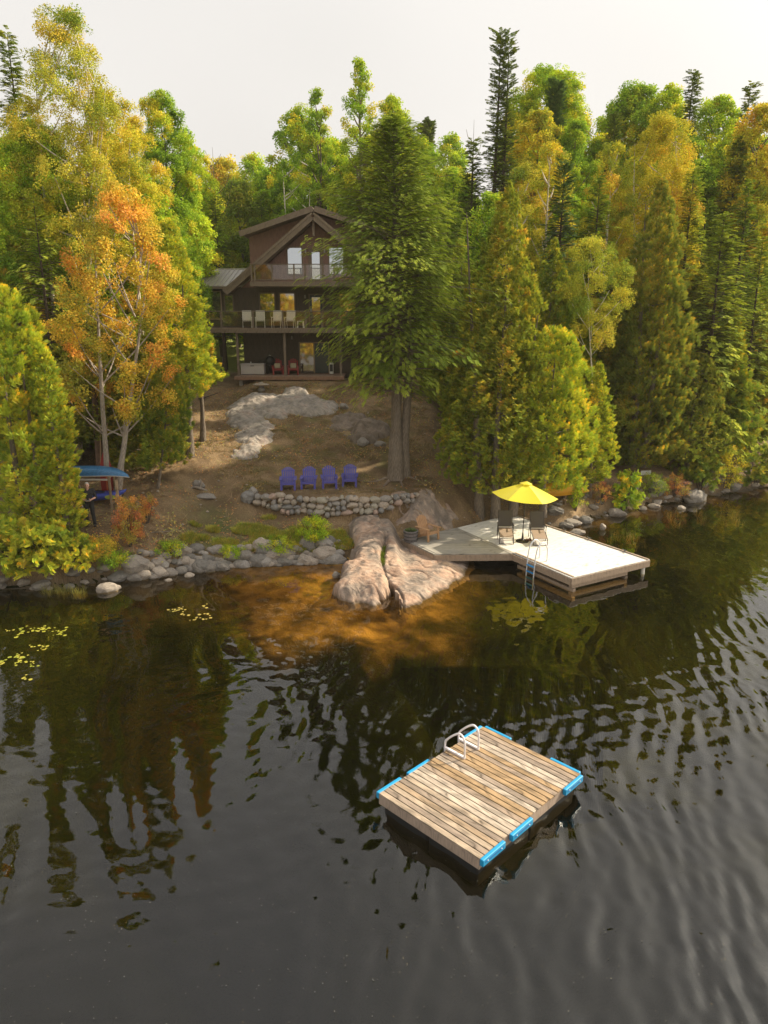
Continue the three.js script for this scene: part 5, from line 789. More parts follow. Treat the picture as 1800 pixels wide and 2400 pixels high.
    const P = (k, f) => { const a = rot + k * Math.PI * 2 / N, rr = R0 * f; return V(Math.cos(a) * rr, -0.56 * Math.pow(f, 1.12), Math.sin(a) * rr).applyQuaternion(tilt).add(top); };
    for (let k = 0; k < N; k++) { const pos = [], m = 8; const Q = (i, j) => { const f = 0.12 + 0.88 * i / m, t = j / m, a = P(k, f), b = P(k + 1, f), c = a.lerp(b, t); c.y -= 0.06 * Math.sin(Math.PI * t) * f * 0.8; return c; }; for (let i = 0; i < m; i++) for (let j = 0; j < m; j++) { const a = Q(i, j), b = Q(i + 1, j), c = Q(i + 1, j + 1), d = Q(i, j + 1); for (const v of [a, b, c, a, c, d]) pos.push(v.x, v.y, v.z); } const g = new THREE.BufferGeometry(); g.setAttribute('position', new THREE.Float32BufferAttribute(pos, 3)); g.computeVertexNormals(); put(u, 'canopy_panel', uvm(g), yl); put(u, 'rib', rod(P(k, 0.02).add(V(0, -0.03, 0)), P(k, 0.99).add(V(0, -0.02, 0)), 0.009, 0.007, 6), dk); }
    { const pos = []; for (let k = 0; k < N; k++) for (const v of [P(k, 0.0).add(V(0, 0.075, 0)), P(k, 0.2).add(V(0, 0.06, 0)), P(k + 1, 0.2).add(V(0, 0.06, 0))]) pos.push(v.x, v.y, v.z); const g = new THREE.BufferGeometry(); g.setAttribute('position', new THREE.Float32BufferAttribute(pos, 3)); g.computeVertexNormals(); put(u, 'vent_cap', uvm(g), yl); } put(u, 'finial', new THREE.SphereGeometry(0.025, 10, 8).translate(0.03, 2.71, 0), dk); }
  // two lounge chairs
  { const fr = std('dark bronze frame', rgb(0.045, 0.037, 0.034), 0.45, { metalness: 0.4 }), sl = std('charcoal sling', rgb(0.085, 0.075, 0.072), 0.85, { map: wrapTex(T.weave, 6, 6) }), st = std('taupe sling seat', rgb(0.34, 0.25, 0.19), 0.85, { map: wrapTex(T.weave, 6, 6) });
    const L = thing('lounge_chair', 'dark sling lounge chair left of the parasol pole', 'lounge chair', V(5.33, deckY, -29.75), -0.1, 'lounge chairs under the parasol');
    put(L, 'backrest', bar(V(0, 0.40, -0.42), V(0, 1.12, -0.72), 0.56, 0.025, 0.01), sl); put(L, 'seat', merge([bar(V(0, 0.40, -0.40), V(0, 0.37, 0.2), 0.56, 0.022, 0.01), bar(V(0, 0.37, 0.2), V(0, 0.30, 0.62), 0.56, 0.022, 0.01)]), st);
    for (const s of [-1, 1]) { const x = s * 0.30; put(L, 'frame_rail', tube([V(x, 0.27, 0.70), V(x, 0.36, 0.2), V(x, 0.40, -0.4), V(x, 0.78, -0.57), V(x, 1.15, -0.74)], 0.016, 30), fr); put(L, 'leg', tube([V(x, 0.0, 0.66), V(x, 0.3, 0.62)], 0.015, 6), fr); put(L, 'leg', tube([V(x + s * 0.03, 0, -0.62), V(x + s * 0.03, 0.62, -0.48)], 0.015, 8), fr); put(L, 'leg', tube([V(x + s * 0.03, 0, -0.05), V(x + s * 0.03, 0.62, -0.1)], 0.015, 8), fr); put(L, 'armrest', box(x + s * 0.03 - 0.03, x + s * 0.03 + 0.03, 0.62, 0.645, -0.52, -0.02, 0.008), fr); }
    put(L, 'cross_bar', rod(V(-0.3, 0.27, 0.70), V(0.3, 0.27, 0.70), 0.014), fr); put(L, 'cross_bar', rod(V(-0.3, 1.14, -0.735), V(0.3, 1.14, -0.735), 0.014), fr); put(L, 'cross_bar', rod(V(-0.3, 0.02, 0.66), V(0.3, 0.02, 0.66), 0.012), fr); put(L, 'strap', bar(V(-0.29, 0.46, -0.40), V(0.29, 0.46, -0.40), 0.04, 0.05, 0.008), std('pale strap', rgb(0.5, 0.46, 0.42), 0.8));
    copy(L, 'lounge_chair', V(6.72, deckY, -29.55), -0.06, 'dark sling lounge chair right of the parasol pole'); }
  { const b = thing('sandals', 'brown leather sandals lying at the parasol base', 'sandals', V(6.28, deckY, -29.62), 0.5), m = std('brown leather', rgb(0.24, 0.12, 0.06), 0.7); for (const s of [-1, 1]) { put(b, 'sole', box(s * 0.08 - 0.05, s * 0.08 + 0.05, 0, 0.035, -0.14, 0.14, 0.015), m); put(b, 'strap', new THREE.TorusGeometry(0.055, 0.018, 8, 14, Math.PI).scale(1, 1.3, 2.5).translate(s * 0.08, 0.03, 0.05), m); } }
  { const p = V(1.16, deckY, -29.55), pl = thing('planter', 'grey half barrel planter on the dock corner by the granite', 'planter', p), gm = wood('grey barrel', rgb(0.20, 0.185, 0.19)), hoop = std('dark hoop', rgb(0.07, 0.065, 0.065), 0.5, { metalness: 0.5 });
    const R = (y) => 0.27 + 0.05 * Math.sin(y / 0.5 * 2.4); for (let i = 0; i < 18; i++) { const a = i / 18 * 6.2832, g = bar(V(Math.cos(a) * 0.26, 0, Math.sin(a) * 0.26), V(Math.cos(a) * 0.305, 0.5, Math.sin(a) * 0.305), 0.1, 0.03, 0.006, V(Math.cos(a), 0, Math.sin(a))); put(pl, 'stave', g, gm); } for (const y of [0.1, 0.26, 0.42]) put(pl, 'hoop', new THREE.TorusGeometry(0.268 + 0.09 * y + 0.014, 0.016, 8, 30).rotateX(Math.PI / 2).scale(1, 1.6, 1).translate(0, y, 0), hoop); put(pl, 'soil', new THREE.CylinderGeometry(0.28, 0.27, 0.04, 20).translate(0, 0.42, 0), std('soil', rgb(0.03, 0.022, 0.016), 1));
    const r2 = rng(411), f = thing('potted_plant', 'low green plant growing in the barrel planter', 'plant', p.clone().add(V(0, 0.43, 0))), L = new Leaves(); for (let i = 0; i < 420; i++) { const d = rv(r2); d.y = Math.abs(d.y); L.leaf(V(d.x * 0.2 * r2(), 0.02, d.z * 0.2 * r2()).addScaledVector(d, 0.1 * r2()), d, rv(r2), 0.05 + 0.05 * r2(), 0.035, [0.9 + 0.4 * r2(), 1, 1]); } put(f, 'leaves', L.build(), phys('plant green', rgb(0.10, 0.16, 0.03), 0.8, { transmission: 0.3, thickness: 0, vertexColors: true, side: THREE.DoubleSide })); }
}
// ------------------------------------------------------------------ swim raft
{
  const w = 2.62, l = 3.56, Y = 0.45, ang = Math.atan2(1.84, 1.89); // planks run from the left corner towards the near corner
  const O = V(2.075, 0, -13.04), raft = thing('swim_raft', 'square wooden swim raft with blue corner bumpers floating in the lake', 'swim raft', O, -0.785);
  const r = rng(431), tones = [[0.405, 0.295, 0.198], [0.458, 0.361, 0.273], [0.361, 0.273, 0.207], [0.528, 0.440, 0.361], [0.405, 0.273, 0.150], [0.326, 0.255, 0.202]].map((c, i) => wood('raft plank ' + i, rgb(...c), { map: wrapTex(T.raftGrain, 1.6, 0.5) }, 1.6, 0.5)), edge = wood('raft edge', rgb(0.40, 0.31, 0.25)), black = std('black float', rgb(0.012, 0.012, 0.013), 0.6), blue = phys('blue foam', rgb(0.008, 0.26, 0.52), 0.45), al = std('white painted tube', rgb(0.74, 0.70, 0.72), 0.4);
  const n = 24, pitch = l / n; // local x along the planks, local z across (towards the viewer's right rear is -z)
  for (let i = 0; i < n; i++) { const z = -l / 2 + pitch * (i + 0.5), g = new RoundedBoxGeometry(w, 0.036, pitch - 0.021, 2, 0.008), p = g.attributes.position, uv = new Float32Array(p.count * 2), ou = r() * 9, ov = r() * 9; for (let k = 0; k < p.count; k++) { uv[2 * k] = p.getZ(k) + p.getY(k) + ou; uv[2 * k + 1] = p.getX(k) + ov; } g.setAttribute('uv', new THREE.BufferAttribute(uv, 2)); g.translate((r() - 0.5) * 0.012, Y - 0.018 + (r() - 0.5) * 0.004, z); const k = r(); put(raft, 'plank', g, tones[Math.abs(i - 11) < 5 && k < 0.35 ? 4 : Math.floor(r() * 6)]); }
  put(raft, 'rim_board', box(-w / 2, w / 2, Y - 0.25, Y - 0.04, l / 2 - 0.05, l / 2 - 0.005), edge); put(raft, 'rim_board', box(-w / 2, w / 2, Y - 0.25, Y - 0.04, -l / 2 + 0.005, -l / 2 + 0.05), edge);
  for (const s of [-1, 1]) { for (let i = 0; i < 3; i++) put(raft, 'rim_board', box(s * (w / 2 - 0.03) - 0.022, s * (w / 2 - 0.03) + 0.022, Y - 0.25, Y - 0.04, -l / 2 + 0.055 + i * (l - 0.11) / 3 + 0.004, -l / 2 + 0.055 + (i + 1) * (l - 0.11) / 3 - 0.004), edge); }
  for (const [a, b] of [[-1, -1], [1, -1], [-1, 1], [1, 1]]) put(raft, 'float', new RoundedBoxGeometry(1.22, 0.5, 1.7, 2, 0.05).translate(a * 0.62, 0.0 - 0.06, b * 0.86), black);
  for (const z of [-0.5, 0.5]) put(raft, 'joist', box(-w / 2 + 0.06, w / 2 - 0.06, Y - 0.22, Y - 0.05, z - 0.025, z + 0.025), edge);
  const bumper = (x, z, len0, along, len = len0 * 1.14) => { const m = put(raft, 'bumper', along === 'z' ? new RoundedBoxGeometry(0.085, 0.15, len, 3, 0.02) : new RoundedBoxGeometry(len, 0.15, 0.085, 3, 0.02), blue); m.position.set(x, Y - 0.075, z); const g = along === 'z' ? new RoundedBoxGeometry(0.02, 0.04, len * 0.82, 2, 0.008) : new RoundedBoxGeometry(len * 0.82, 0.04, 0.02, 2, 0.008); const s = put(m, 'groove', g, phys('deep blue groove', rgb(0.008, 0.12, 0.36), 0.5)); s.position.set(along === 'z' ? Math.sign(x) * 0.036 : 0, 0.01, along === 'z' ? 0 : Math.sign(z) * 0.036); for (const k of [-1, 1]) { const bt = put(m, 'bolt', new THREE.SphereGeometry(0.014, 8, 6), al); bt.position.set(along === 'z' ? Math.sign(x) * 0.046 : k * len * 0.3, 0.01, along === 'z' ? k * len * 0.3 : Math.sign(z) * 0.046); } };
  for (const s of [-1, 1]) { bumper(s * (w / 2 + 0.045), l / 2 - 0.36, 0.62, 'z'); bumper(s * (w / 2 + 0.045), l / 2 - 1.28, 0.62, 'z'); bumper(s * (w / 2 + 0.045), -l / 2 + 0.36, 0.62, 'z'); } bumper(-w / 2 + 0.4, -l / 2 - 0.045, 0.66, 'x'); bumper(w / 2 - 0.4, -l / 2 - 0.045, 0.66, 'x');
  for (const z of [-0.43, -0.93]) { const x = -w / 2; const lad = put(raft, 'ladder_rail', tube([V(x + 0.5, Y, z), V(x + 0.5, Y + 0.36, z), V(x + 0.46, Y + 0.5, z), V(x + 0.36, Y + 0.56, z), V(x + 0.24, Y + 0.5, z), V(x - 0.0, Y + 0.27, z), V(x - 0.06, Y + 0.18, z), V(x - 0.06, Y - 0.3, z), V(x - 0.05, Y - 1.3, z)], 0.024, 60, 10), al); put(raft, 'ladder_bracket', box(x - 0.05, x + 0.52, Y + 0.001, Y + 0.045, z - 0.03, z + 0.03), al); }
  for (let i = 0; i < 3; i++) put(raft, 'ladder_step', box(-w / 2 - 0.1, -w / 2 - 0.02, Y - 0.55 - i * 0.27, Y - 0.52 - i * 0.27, -0.92, -0.44), al);
}
// ------------------------------------------------------------------ boats and rack on the left bank
{
  const blueA = std('blue hull', rgb(0.05, 0.20, 0.42), 0.35, { map: wrapTex(T.mott, 1, 1) }), blueB = std('violet blue hull', rgb(0.055, 0.085, 0.42), 0.35), woodP = wood('rack timber', rgb(0.36, 0.26, 0.17)), yellowH = std('yellow hull', rgb(0.72, 0.36, 0.015), 0.4);
  // hull lofted along x: half beam, depth and rocker per station
  const hull = (L, beam, depth, flip, open = true) => { const n = 26, m = 14, pos = [], idx = []; for (let i = 0; i <= n; i++) { const t = i / n * 2 - 1, k = Math.pow(Math.max(0, 1 - Math.pow(Math.abs(t), 2.3)), 0.75), rise = 0.16 * Math.pow(Math.abs(t), 4); for (let j = 0; j <= m; j++) { const a = Math.PI * (j / m - 0.5) , w = Math.sign(Math.sin(a)) * Math.pow(Math.abs(Math.sin(a)), 0.75), d = Math.pow(Math.abs(Math.cos(a)), 0.65); pos.push(t * L / 2 * (1 - 0.03 * d), (-depth * d * (0.35 + 0.65 * k) + rise) * flip, w * beam / 2 * k); } } for (let i = 0; i < n; i++) for (let j = 0; j < m; j++) { const a = i * (m + 1) + j, b = a + m + 1; idx.push(a, a + 1, b, a + 1, b + 1, b); } if (!open) for (let i = 0; i < n; i++) { const a = i * (m + 1), b = a + m, c = a + m + 1, d = b + m + 1; idx.push(a, c, b, b, c, d); } const g = new THREE.BufferGeometry(); g.setAttribute('position', new THREE.Float32BufferAttribute(pos, 3)); g.setIndex(idx); g.computeVertexNormals(); return uvm(g); };
  const rim = (L, beam, flip) => { const pts = []; for (let i = 0; i <= 40; i++) { const a = i / 40 * Math.PI * 2, t = Math.cos(a), k = Math.pow(Math.max(0, 1 - Math.pow(Math.abs(t), 2.3)), 0.75); pts.push(V(t * L / 2, 0.16 * Math.pow(Math.abs(t), 4) * flip, Math.sign(Math.sin(a)) * beam / 2 * k)); } return tube(pts.slice(0, 40), 0.018, 80, 6, true); };
  const D0 = 30.3, cA = atD(222, 1103, D0), cB = atD(240, 1160, D0), gy0 = gh(cA.x, -D0);
  const cy = thing('canoe', 'light blue canoe stored upside down on top of the rack', 'canoe', V(cA.x - 0.35, cA.y - 0.16, -D0), 0.05); put(cy, 'hull', hull(3.6, 0.86, 0.36, -1), blueA); put(cy, 'gunwale', rim(3.6, 0.86, -1), std('pale gunwale', rgb(0.45, 0.42, 0.38), 0.6));
  const kb = thing('kayak', 'violet blue kayak on the lower tier of the rack behind the person', 'kayak', V(cB.x - 0.55, cB.y + 0.12, -D0 + 0.05), 0.03); put(kb, 'hull', hull(3.3, 0.72, 0.34, 1, false), blueB); put(kb, 'cockpit_rim', new THREE.TorusGeometry(0.3, 0.025, 8, 28).scale(1.5, 0.75, 1).rotateX(Math.PI / 2).translate(0.2, 0.03, 0), std('black rim', rgb(0.02, 0.02, 0.02), 0.5)); put(kb, 'sticker', new THREE.CircleGeometry(0.11, 20).scale(2.2, 0.9, 1).rotateX(-0.42).translate(1.02, -0.13, 0.343), std('green yellow emblem', rgb(0.30, 0.32, 0.04), 0.5));
  const rk = thing('canoe_rack', 'timber rack holding the blue canoe and kayak between the left trees', 'rack', V(cA.x, gy0, -D0)); for (const x of [-1.05, 0.75]) { for (const z of [-0.42, 0.42]) put(rk, 'post', box(x - 0.045, x + 0.045, -0.3, cA.y - gy0 - 0.17, z - 0.045, z + 0.045), woodP); for (const y of [cB.y - gy0 - 0.31, cA.y - gy0 - 0.24]) put(rk, 'cross_beam', box(x - 0.04, x + 0.04, y, y + 0.075, -0.5, 0.5), woodP); }
  put(rk, 'side_rail', box(-1.0, 0.7, cA.y - gy0 - 0.33, cA.y - gy0 - 0.26, 0.47, 0.52), std('pale rail', rgb(0.46, 0.42, 0.36), 0.8));
  // paddles and a red boat leaning behind
  const pw1 = wood('paddle wood', rgb(0.55, 0.36, 0.20)); const pad = (px, label, turn) => { const b = atD(px, 1175, 31.4), y = gh(b.x, b.z); const t = thing('paddle', label, 'paddle', V(b.x, y - 0.02, b.z), 0); put(t, 'shaft', rod(V(0, 0.4, 0), V(turn, 3.1, -0.35), 0.02, 0.018), pw1); put(t, 'blade', new RoundedBoxGeometry(0.17, 0.5, 0.02, 2, 0.009).translate(0, 0.26, 0.03), pw1); };
  pad(241, 'wooden paddle leaning upright behind the rack, left one of two', 0.1); pad(252, 'wooden paddle leaning upright behind the rack, right one of two', 0.22);
  { const b = atD(252, 1145, 31.0), t = thing('paddle_board', 'dark red board standing on end behind the kayak', 'board', V(b.x, gh(b.x, b.z) - 0.02, b.z), 0.2); const s = new THREE.Shape(); s.moveTo(-0.2, 0); s.bezierCurveTo(-0.3, 0.8, -0.28, 1.6, 0, 2.1); s.bezierCurveTo(0.28, 1.6, 0.3, 0.8, 0.2, 0); s.closePath(); put(t, 'deck', uvm(new THREE.ExtrudeGeometry(s, { depth: 0.05, bevelEnabled: true, bevelSize: 0.015, bevelThickness: 0.015, bevelSegments: 2 }).rotateX(-0.1)), std('dark red', rgb(0.30, 0.02, 0.015), 0.5)); put(t, 'stripe', box(-0.03, 0.03, 0.2, 1.7, 0.07, 0.078).rotateX(-0.1), std('orange stripe', rgb(0.5, 0.12, 0.03), 0.5)); }
  { const p = atD(188, 1165, 29.6), t = thing('life_jacket', 'faded red life jacket hanging at the left end of the rack', 'life jacket', V(p.x, p.y - 0.25, p.z), 0.1), m = std('faded red nylon', rgb(0.46, 0.08, 0.09), 0.85, { map: wrapTex(T.weave, 2, 2) }); const half = (s) => { const sh = new THREE.Shape(); sh.moveTo(0.01, 0); sh.lineTo(0.26, 0.02); sh.lineTo(0.25, 0.32); sh.quadraticCurveTo(0.16, 0.42, 0.15, 0.58); sh.lineTo(0.05, 0.6); sh.quadraticCurveTo(0.06, 0.45, 0.01, 0.34); sh.closePath(); const g = new THREE.ExtrudeGeometry(sh, { depth: 0.05, bevelEnabled: true, bevelSize: 0.02, bevelThickness: 0.02, bevelSegments: 3 }); if (s < 0) g.rotateY(Math.PI).translate(0, 0, 0.05); return uvm(g); }; put(t, 'front_panel', half(1), m); put(t, 'front_panel', half(-1), m); put(t, 'strap', tube([V(0.03, 0.02, 0.06), V(0.04, -0.1, 0.05), V(0.08, -0.2, 0.04), V(0.06, -0.1, 0.03)], 0.012), std('pale strap', rgb(0.6, 0.56, 0.5), 0.9)); put(t, 'hanger', tube([V(-0.1, 0.58, 0.03), V(0, 0.82, 0.03), V(0.1, 0.58, 0.03)], 0.01), std('cord', rgb(0.5, 0.45, 0.35), 0.9)); }
  // yellow canoe on its side behind the parasol
  { const D = 35.4, p = atD(1283, 1150, D), t = thing('canoe', 'yellow canoe leaning among the cedar trunks behind the parasol', 'canoe', V(p.x, p.y - 0.05, -D), -0.12); const m = put(t, 'hull', hull(4.2, 0.85, 0.38, -1), yellowH); m.rotation.x = 0.5; m.rotation.z = 0.12; const r2 = put(t, 'gunwale', rim(4.2, 0.85, -1), std('dark gunwale', rgb(0.12, 0.07, 0.02), 0.6)); r2.rotation.copy(m.rotation); for (const x of [-0.9, 0.9]) put(t, 'trestle', merge([bar(V(x, -0.1, 0.25), V(x, -1.0, 0.45), 0.07, 0.07), bar(V(x, -0.1, -0.25), V(x, -0.9, -0.45), 0.07, 0.07), bar(V(x, -0.12, -0.4), V(x, -0.12, 0.4), 0.07, 0.07)]), woodP); }
}
// ------------------------------------------------------------------ small things on the slope
{
  const p = onGround(613, 917), sm = stoneMats[2], bb = thing('bird_bath', 'flat pale stone slab balanced on two stacked stones below the porch', 'bird bath', p); const g1 = stoneGeo(501, 3, 6, 0.12), g2 = stoneGeo(502, 3, 5, 0.1);
  let m = put(bb, 'foot_stone', g1, sm); m.scale.set(0.24, 0.15, 0.2); m.position.y = 0.08; m = put(bb, 'stem_stone', g2, stoneMats[5]); m.scale.set(0.17, 0.14, 0.16); m.position.y = 0.27; m = put(bb, 'slab', g1, stoneMats[1]); m.scale.set(0.52, 0.08, 0.36); m.position.y = 0.41; m = put(bb, 'top_stone', g2, stoneMats[0]); m.scale.set(0.17, 0.08, 0.14); m.position.set(-0.03, 0.5, 0);
  const q = onGround(484, 935), fp = thing('fire_bowl', 'small black shovel lying on the slope at the lawn\'s left edge', 'shovel', q, 0.6), bk = std('black iron', rgb(0.025, 0.025, 0.027), 0.6, { metalness: 0.5 }); fp.name = numbered('shovel'); put(fp, 'blade', new THREE.SphereGeometry(0.22, 14, 8, 0, 6.283, 0, 1.2).scale(1, 0.4, 1.3).translate(-0.3, 0.02, 0), bk); put(fp, 'handle', rod(V(-0.15, 0.08, 0), V(0.75, 0.32, 0), 0.022), bk);
  const sg = onGround(1512, 1128), sn = thing('sign_board', 'small white board standing among the shrubs of the right shore', 'sign', sg.clone().add(V(0, 0, 0)), 0.1); put(sn, 'board', box(-0.3, 0.3, 0.35, 0.62, -0.015, 0.015, 0.01), std('white board', rgb(0.55, 0.54, 0.5), 0.7)); for (const s of [-1, 1]) put(sn, 'stake', box(s * 0.2 - 0.02, s * 0.2 + 0.02, -0.1, 0.36, -0.04, -0.018), woodOld()); function woodOld() { return wood('grey stake', rgb(0.3, 0.26, 0.22)); }
  // roots of the hemlock
  const r = rng(511), hb = scene.children.find((c) => c.name === 'hemlock_tree'); const rootsAt = (px, pts, rad) => limb(pts.map(([x, y]) => onGround(x, y, 0.02)), rad, 6, 0.2);
  for (const [pts, rad] of [[[[915, 1118], [885, 1128], [862, 1131], [838, 1126]], [0.09, 0.06, 0.045, 0.02]], [[[918, 1122], [908, 1132], [898, 1142]], [0.12, 0.07, 0.03]], [[[935, 1120], [940, 1132], [944, 1142]], [0.1, 0.06, 0.025]], [[[940, 1116], [962, 1120], [985, 1128]], [0.1, 0.06, 0.03]]]) put(hb, 'root', rootsAt(0, pts, rad).translate(-hb.position.x, -hb.position.y, -hb.position.z), bark('pale root', rgb(0.40, 0.31, 0.24)));
  put(hb, 'trunk', limb([V(0.45, -0.1, -0.25), V(0.42, 2, -0.2), V(0.6, 5, -0.15), V(0.5, 9, 0)], [0.3, 0.22, 0.2, 0.1], 9, 0.12), barkGrey);
  const st = onGround(470, 1150); const dw = thing('driftwood', 'pale twisted dead root lying beside the lone lumpy stone', 'driftwood', st), dm = bark('driftwood', rgb(0.48, 0.42, 0.36)); put(dw, 'branch', limb([V(-0.55, 0.0, 0.1), V(-0.3, 0.2, 0.1), V(0.05, 0.15, 0.15), V(0.4, 0.05, 0.2)], [0.03, 0.06, 0.07, 0.02], 6, 0.3), dm); put(dw, 'branch', limb([V(0.0, 0.12, 0.12), V(0.1, 0.4, 0.05), V(0.0, 0.62, 0.0)], [0.06, 0.05, 0.015], 6, 0.3), dm);
  const br = onGround(372, 1251); const fb = thing('fallen_branch', 'thin bare branch lying on the bank right of the red orange shrub', 'branch', br); put(fb, 'stick', limb([V(-0.5, 0.04, 0), V(0.1, 0.1, 0.05), V(0.75, 0.16, 0.1)], [0.02, 0.018, 0.006], 5), dm); put(fb, 'twig', limb([V(0.1, 0.1, 0.05), V(0.4, 0.05, 0.2)], [0.012, 0.004], 5), dm);
  // litter: leaves, cones and twigs strewn over the slope
  const lit = new Leaves(); for (let i = 0; i < 26; i++) lit.leaf(V(r() - 0.5, 0.012 + 0.02 * r(), r() - 0.5), V(r() - 0.5, (r() - 0.5) * 0.4, r() - 0.5).normalize(), V((r() - 0.5) * 0.6, 1, (r() - 0.5) * 0.6).normalize(), 0.06 + 0.05 * r(), 0.045, r() < 0.12 ? [1.9, 1.5, 1.2] : [0.7 + r(), 0.7 + 0.8 * r(), 0.7]);
  for (let i = 0; i < 9; i++) lit.leaf(V(r() - 0.5, 0.01 + 0.02 * r(), r() - 0.5), V(r() - 0.5, (r() - 0.5) * 0.15, r() - 0.5).normalize(), V(0, 1, 0), 0.2 + 0.4 * r(), 0.02, [1.1, 1.1, 1.2]); const lg = lit.build(), lm = std('fallen leaves', 0xffffff, 0.9, { vertexColors: true, side: THREE.DoubleSide }), N = 650, im = new THREE.InstancedMesh(lg, lm, N); let k = 0; const up = V();
  for (let i = 0; i < 12000 && k < N; i++) { const x = -15 + 24 * r(), D = 26.5 + 20 * r(); if (D - shoreD(x) < 0.8) continue; const e = 0.3, nrm = V(gh(x - e, -D) - gh(x + e, -D), 2 * e, groundH(x, D + e) - groundH(x, D - e)).normalize(); if (nrm.y < 0.8) continue; if (Math.abs(D - wallD(x)) < 0.6 && x > -7 && x < 2) continue; im.setMatrixAt(k, new THREE.Matrix4().compose(V(x, gh(x, -D) + 0.005, -D), new THREE.Quaternion().setFromUnitVectors(Y_UP, nrm).multiply(new THREE.Quaternion().setFromAxisAngle(Y_UP, r() * 6.28)), V(1, 1, 1).multiplyScalar(0.8 + 0.7 * r()))); im.setColorAt(k, rgb(...[[0.26, 0.17, 0.085], [0.33, 0.22, 0.11], [0.2, 0.13, 0.07], [0.32, 0.26, 0.1]][Math.floor(r() * 4)])); k++; }
  im.count = k; im.name = 'leaf_litter'; shade(im); scene.add(tag(im, 'fallen leaves strewn over the slope', 'leaf litter', null, 'stuff'));
}
// ------------------------------------------------------------------ grass, shrubs, water plants
{
  const r = rng(601), blades = (n, h, w, spread, bend, tints) => { const L = new Leaves(); for (let i = 0; i < n; i++) { const a = r() * 6.283, q = Math.sqrt(r()) * spread, p = V(Math.cos(a) * q, 0, Math.sin(a) * q), lean = V(Math.cos(a) * bend * r(), 1, Math.sin(a) * bend * r()).normalize(), t = tints[Math.floor(r() * tints.length)], hh = h * (0.5 + 0.7 * r()), mid = p.clone().addScaledVector(lean, hh * 0.6), tip = mid.clone().add(lean.clone().add(V(Math.cos(a) * bend, -0.15, Math.sin(a) * bend)).normalize().multiplyScalar(hh * 0.45)), s = V(-Math.sin(a + 0.7), 0, Math.cos(a + 0.7)).multiplyScalar(w / 2); L.tri(p.clone().sub(s), p.clone().add(s), mid.clone().add(s.clone().multiplyScalar(0.7)), t); L.tri(p.clone().sub(s), mid.clone().add(s.clone().multiplyScalar(0.7)), mid.clone().sub(s.clone().multiplyScalar(0.7)), t); L.tri(mid.clone().sub(s.clone().multiplyScalar(0.7)), mid.clone().add(s.clone().multiplyScalar(0.7)), tip, t); } return L.build(); };
  const gm = leafMat('grass', 0.3), tuft = blades(34, 0.17, 0.012, 0.16, 0.55, [[1, 1, 1], [1.3, 1.2, 1], [0.8, 0.85, 0.8], [1.6, 1.2, 0.8]]), strew = (name, label, cat, geo, n, pick, colors, sc = [0.7, 0.6]) => { const im = new THREE.InstancedMesh(geo, gm, n); let k = 0; for (let i = 0; i < n * 30 && k < n; i++) { const s = pick(); if (!s) continue; im.setMatrixAt(k, new THREE.Matrix4().compose(s, new THREE.Quaternion().setFromAxisAngle(Y_UP, r() * 6.28), V(1, 1, 1).multiplyScalar(sc[0] + sc[1] * r()))); const c = colors[Math.floor(r() * colors.length)], v = 0.8 + 0.4 * r(); im.setColorAt(k, rgb(c[0] * v, c[1] * v, c[2] * v)); k++; } im.count = k; im.name = name; shade(im); scene.add(tag(im, label, cat, null, 'stuff')); };
  strew('grass', 'green grass strip between the stone wall and the shore stones', 'grass', tuft, 2600, () => { const x = -8.6 + 7.2 * r(), D = 28.6 + 3.0 * r(), s = D - shoreD(x); if (s < 0.55 || D > wallD(x) - 0.1 || n2(x * 0.7, D * 0.9) < -0.4 + 1.2 * ss(29.6, 30.9, D) + 0.7 * ss(-5.5, -8, x)) return null; return V(x, gh(x, -D) - 0.01, -D); }, [[0.30, 0.38, 0.06], [0.42, 0.42, 0.08], [0.23, 0.33, 0.05], [0.46, 0.40, 0.11]]);
  strew('lawn_grass', 'thin dry grass on the slope around the pale outcrop', 'grass', blades(16, 0.08, 0.012, 0.22, 0.8, [[1, 1, 1], [1.4, 1.2, 0.9], [0.7, 0.7, 0.7]]), 3000, () => { const x = -9.5 + 12 * r(), D = 31.8 + 13.5 * r(); if (n2(x * 0.35 + 30, D * 0.35) < -0.1 || D < wallD(x) + 0.35) return null; return V(x, gh(x, -D) - 0.01, -D); }, [[0.24, 0.19, 0.06], [0.19, 0.17, 0.05], [0.30, 0.20, 0.09]]);
  // shrubs
  const shrub = (name, label, p, R, H, pal, seed, geo = 'maple', size = 0.32, n = 60, cat = 'shrub') => { const q = rng(seed), t = thing(name, label, cat, p), w = [], cr = new Crown(); for (let i = 0; i < 9; i++) { const a = q() * 6.28, k = R * 0.75 * q(); w.push(limb([V(0.05 * Math.cos(a), -0.05, 0.05 * Math.sin(a)), V(Math.cos(a) * k * 0.6, H * 0.45, Math.sin(a) * k * 0.6), V(Math.cos(a) * k, H * (0.6 + 0.35 * q()), Math.sin(a) * k)], [0.022, 0.014, 0.005], 5)); } for (let i = 0; i < n; i++) { const a = q() * 6.283, u = Math.sqrt(q()), y = H * (0.15 + 0.85 * q()), k = R * u * Math.sqrt(Math.max(0.05, 1 - Math.pow(y / H * 1.5 - 0.65, 2))); const o = V(Math.cos(a), 0.6, Math.sin(a)).normalize(); cr.add(geo, 0, V(Math.cos(a) * k, y, Math.sin(a) * k), new THREE.Quaternion().setFromUnitVectors(Y_UP, o).multiply(new THREE.Quaternion().setFromAxisAngle(Y_UP, q() * 6.28)), size * (0.7 + 0.6 * q()), pickColor(q, PAL[pal], n3(Math.cos(a) * 1.5, y, Math.sin(a) * 1.5 + seed) * 0.7)); } put(t, 'stem', merge(w), barkDark); cr.build(t, 'foliage', leafMat(geo)); return t; };
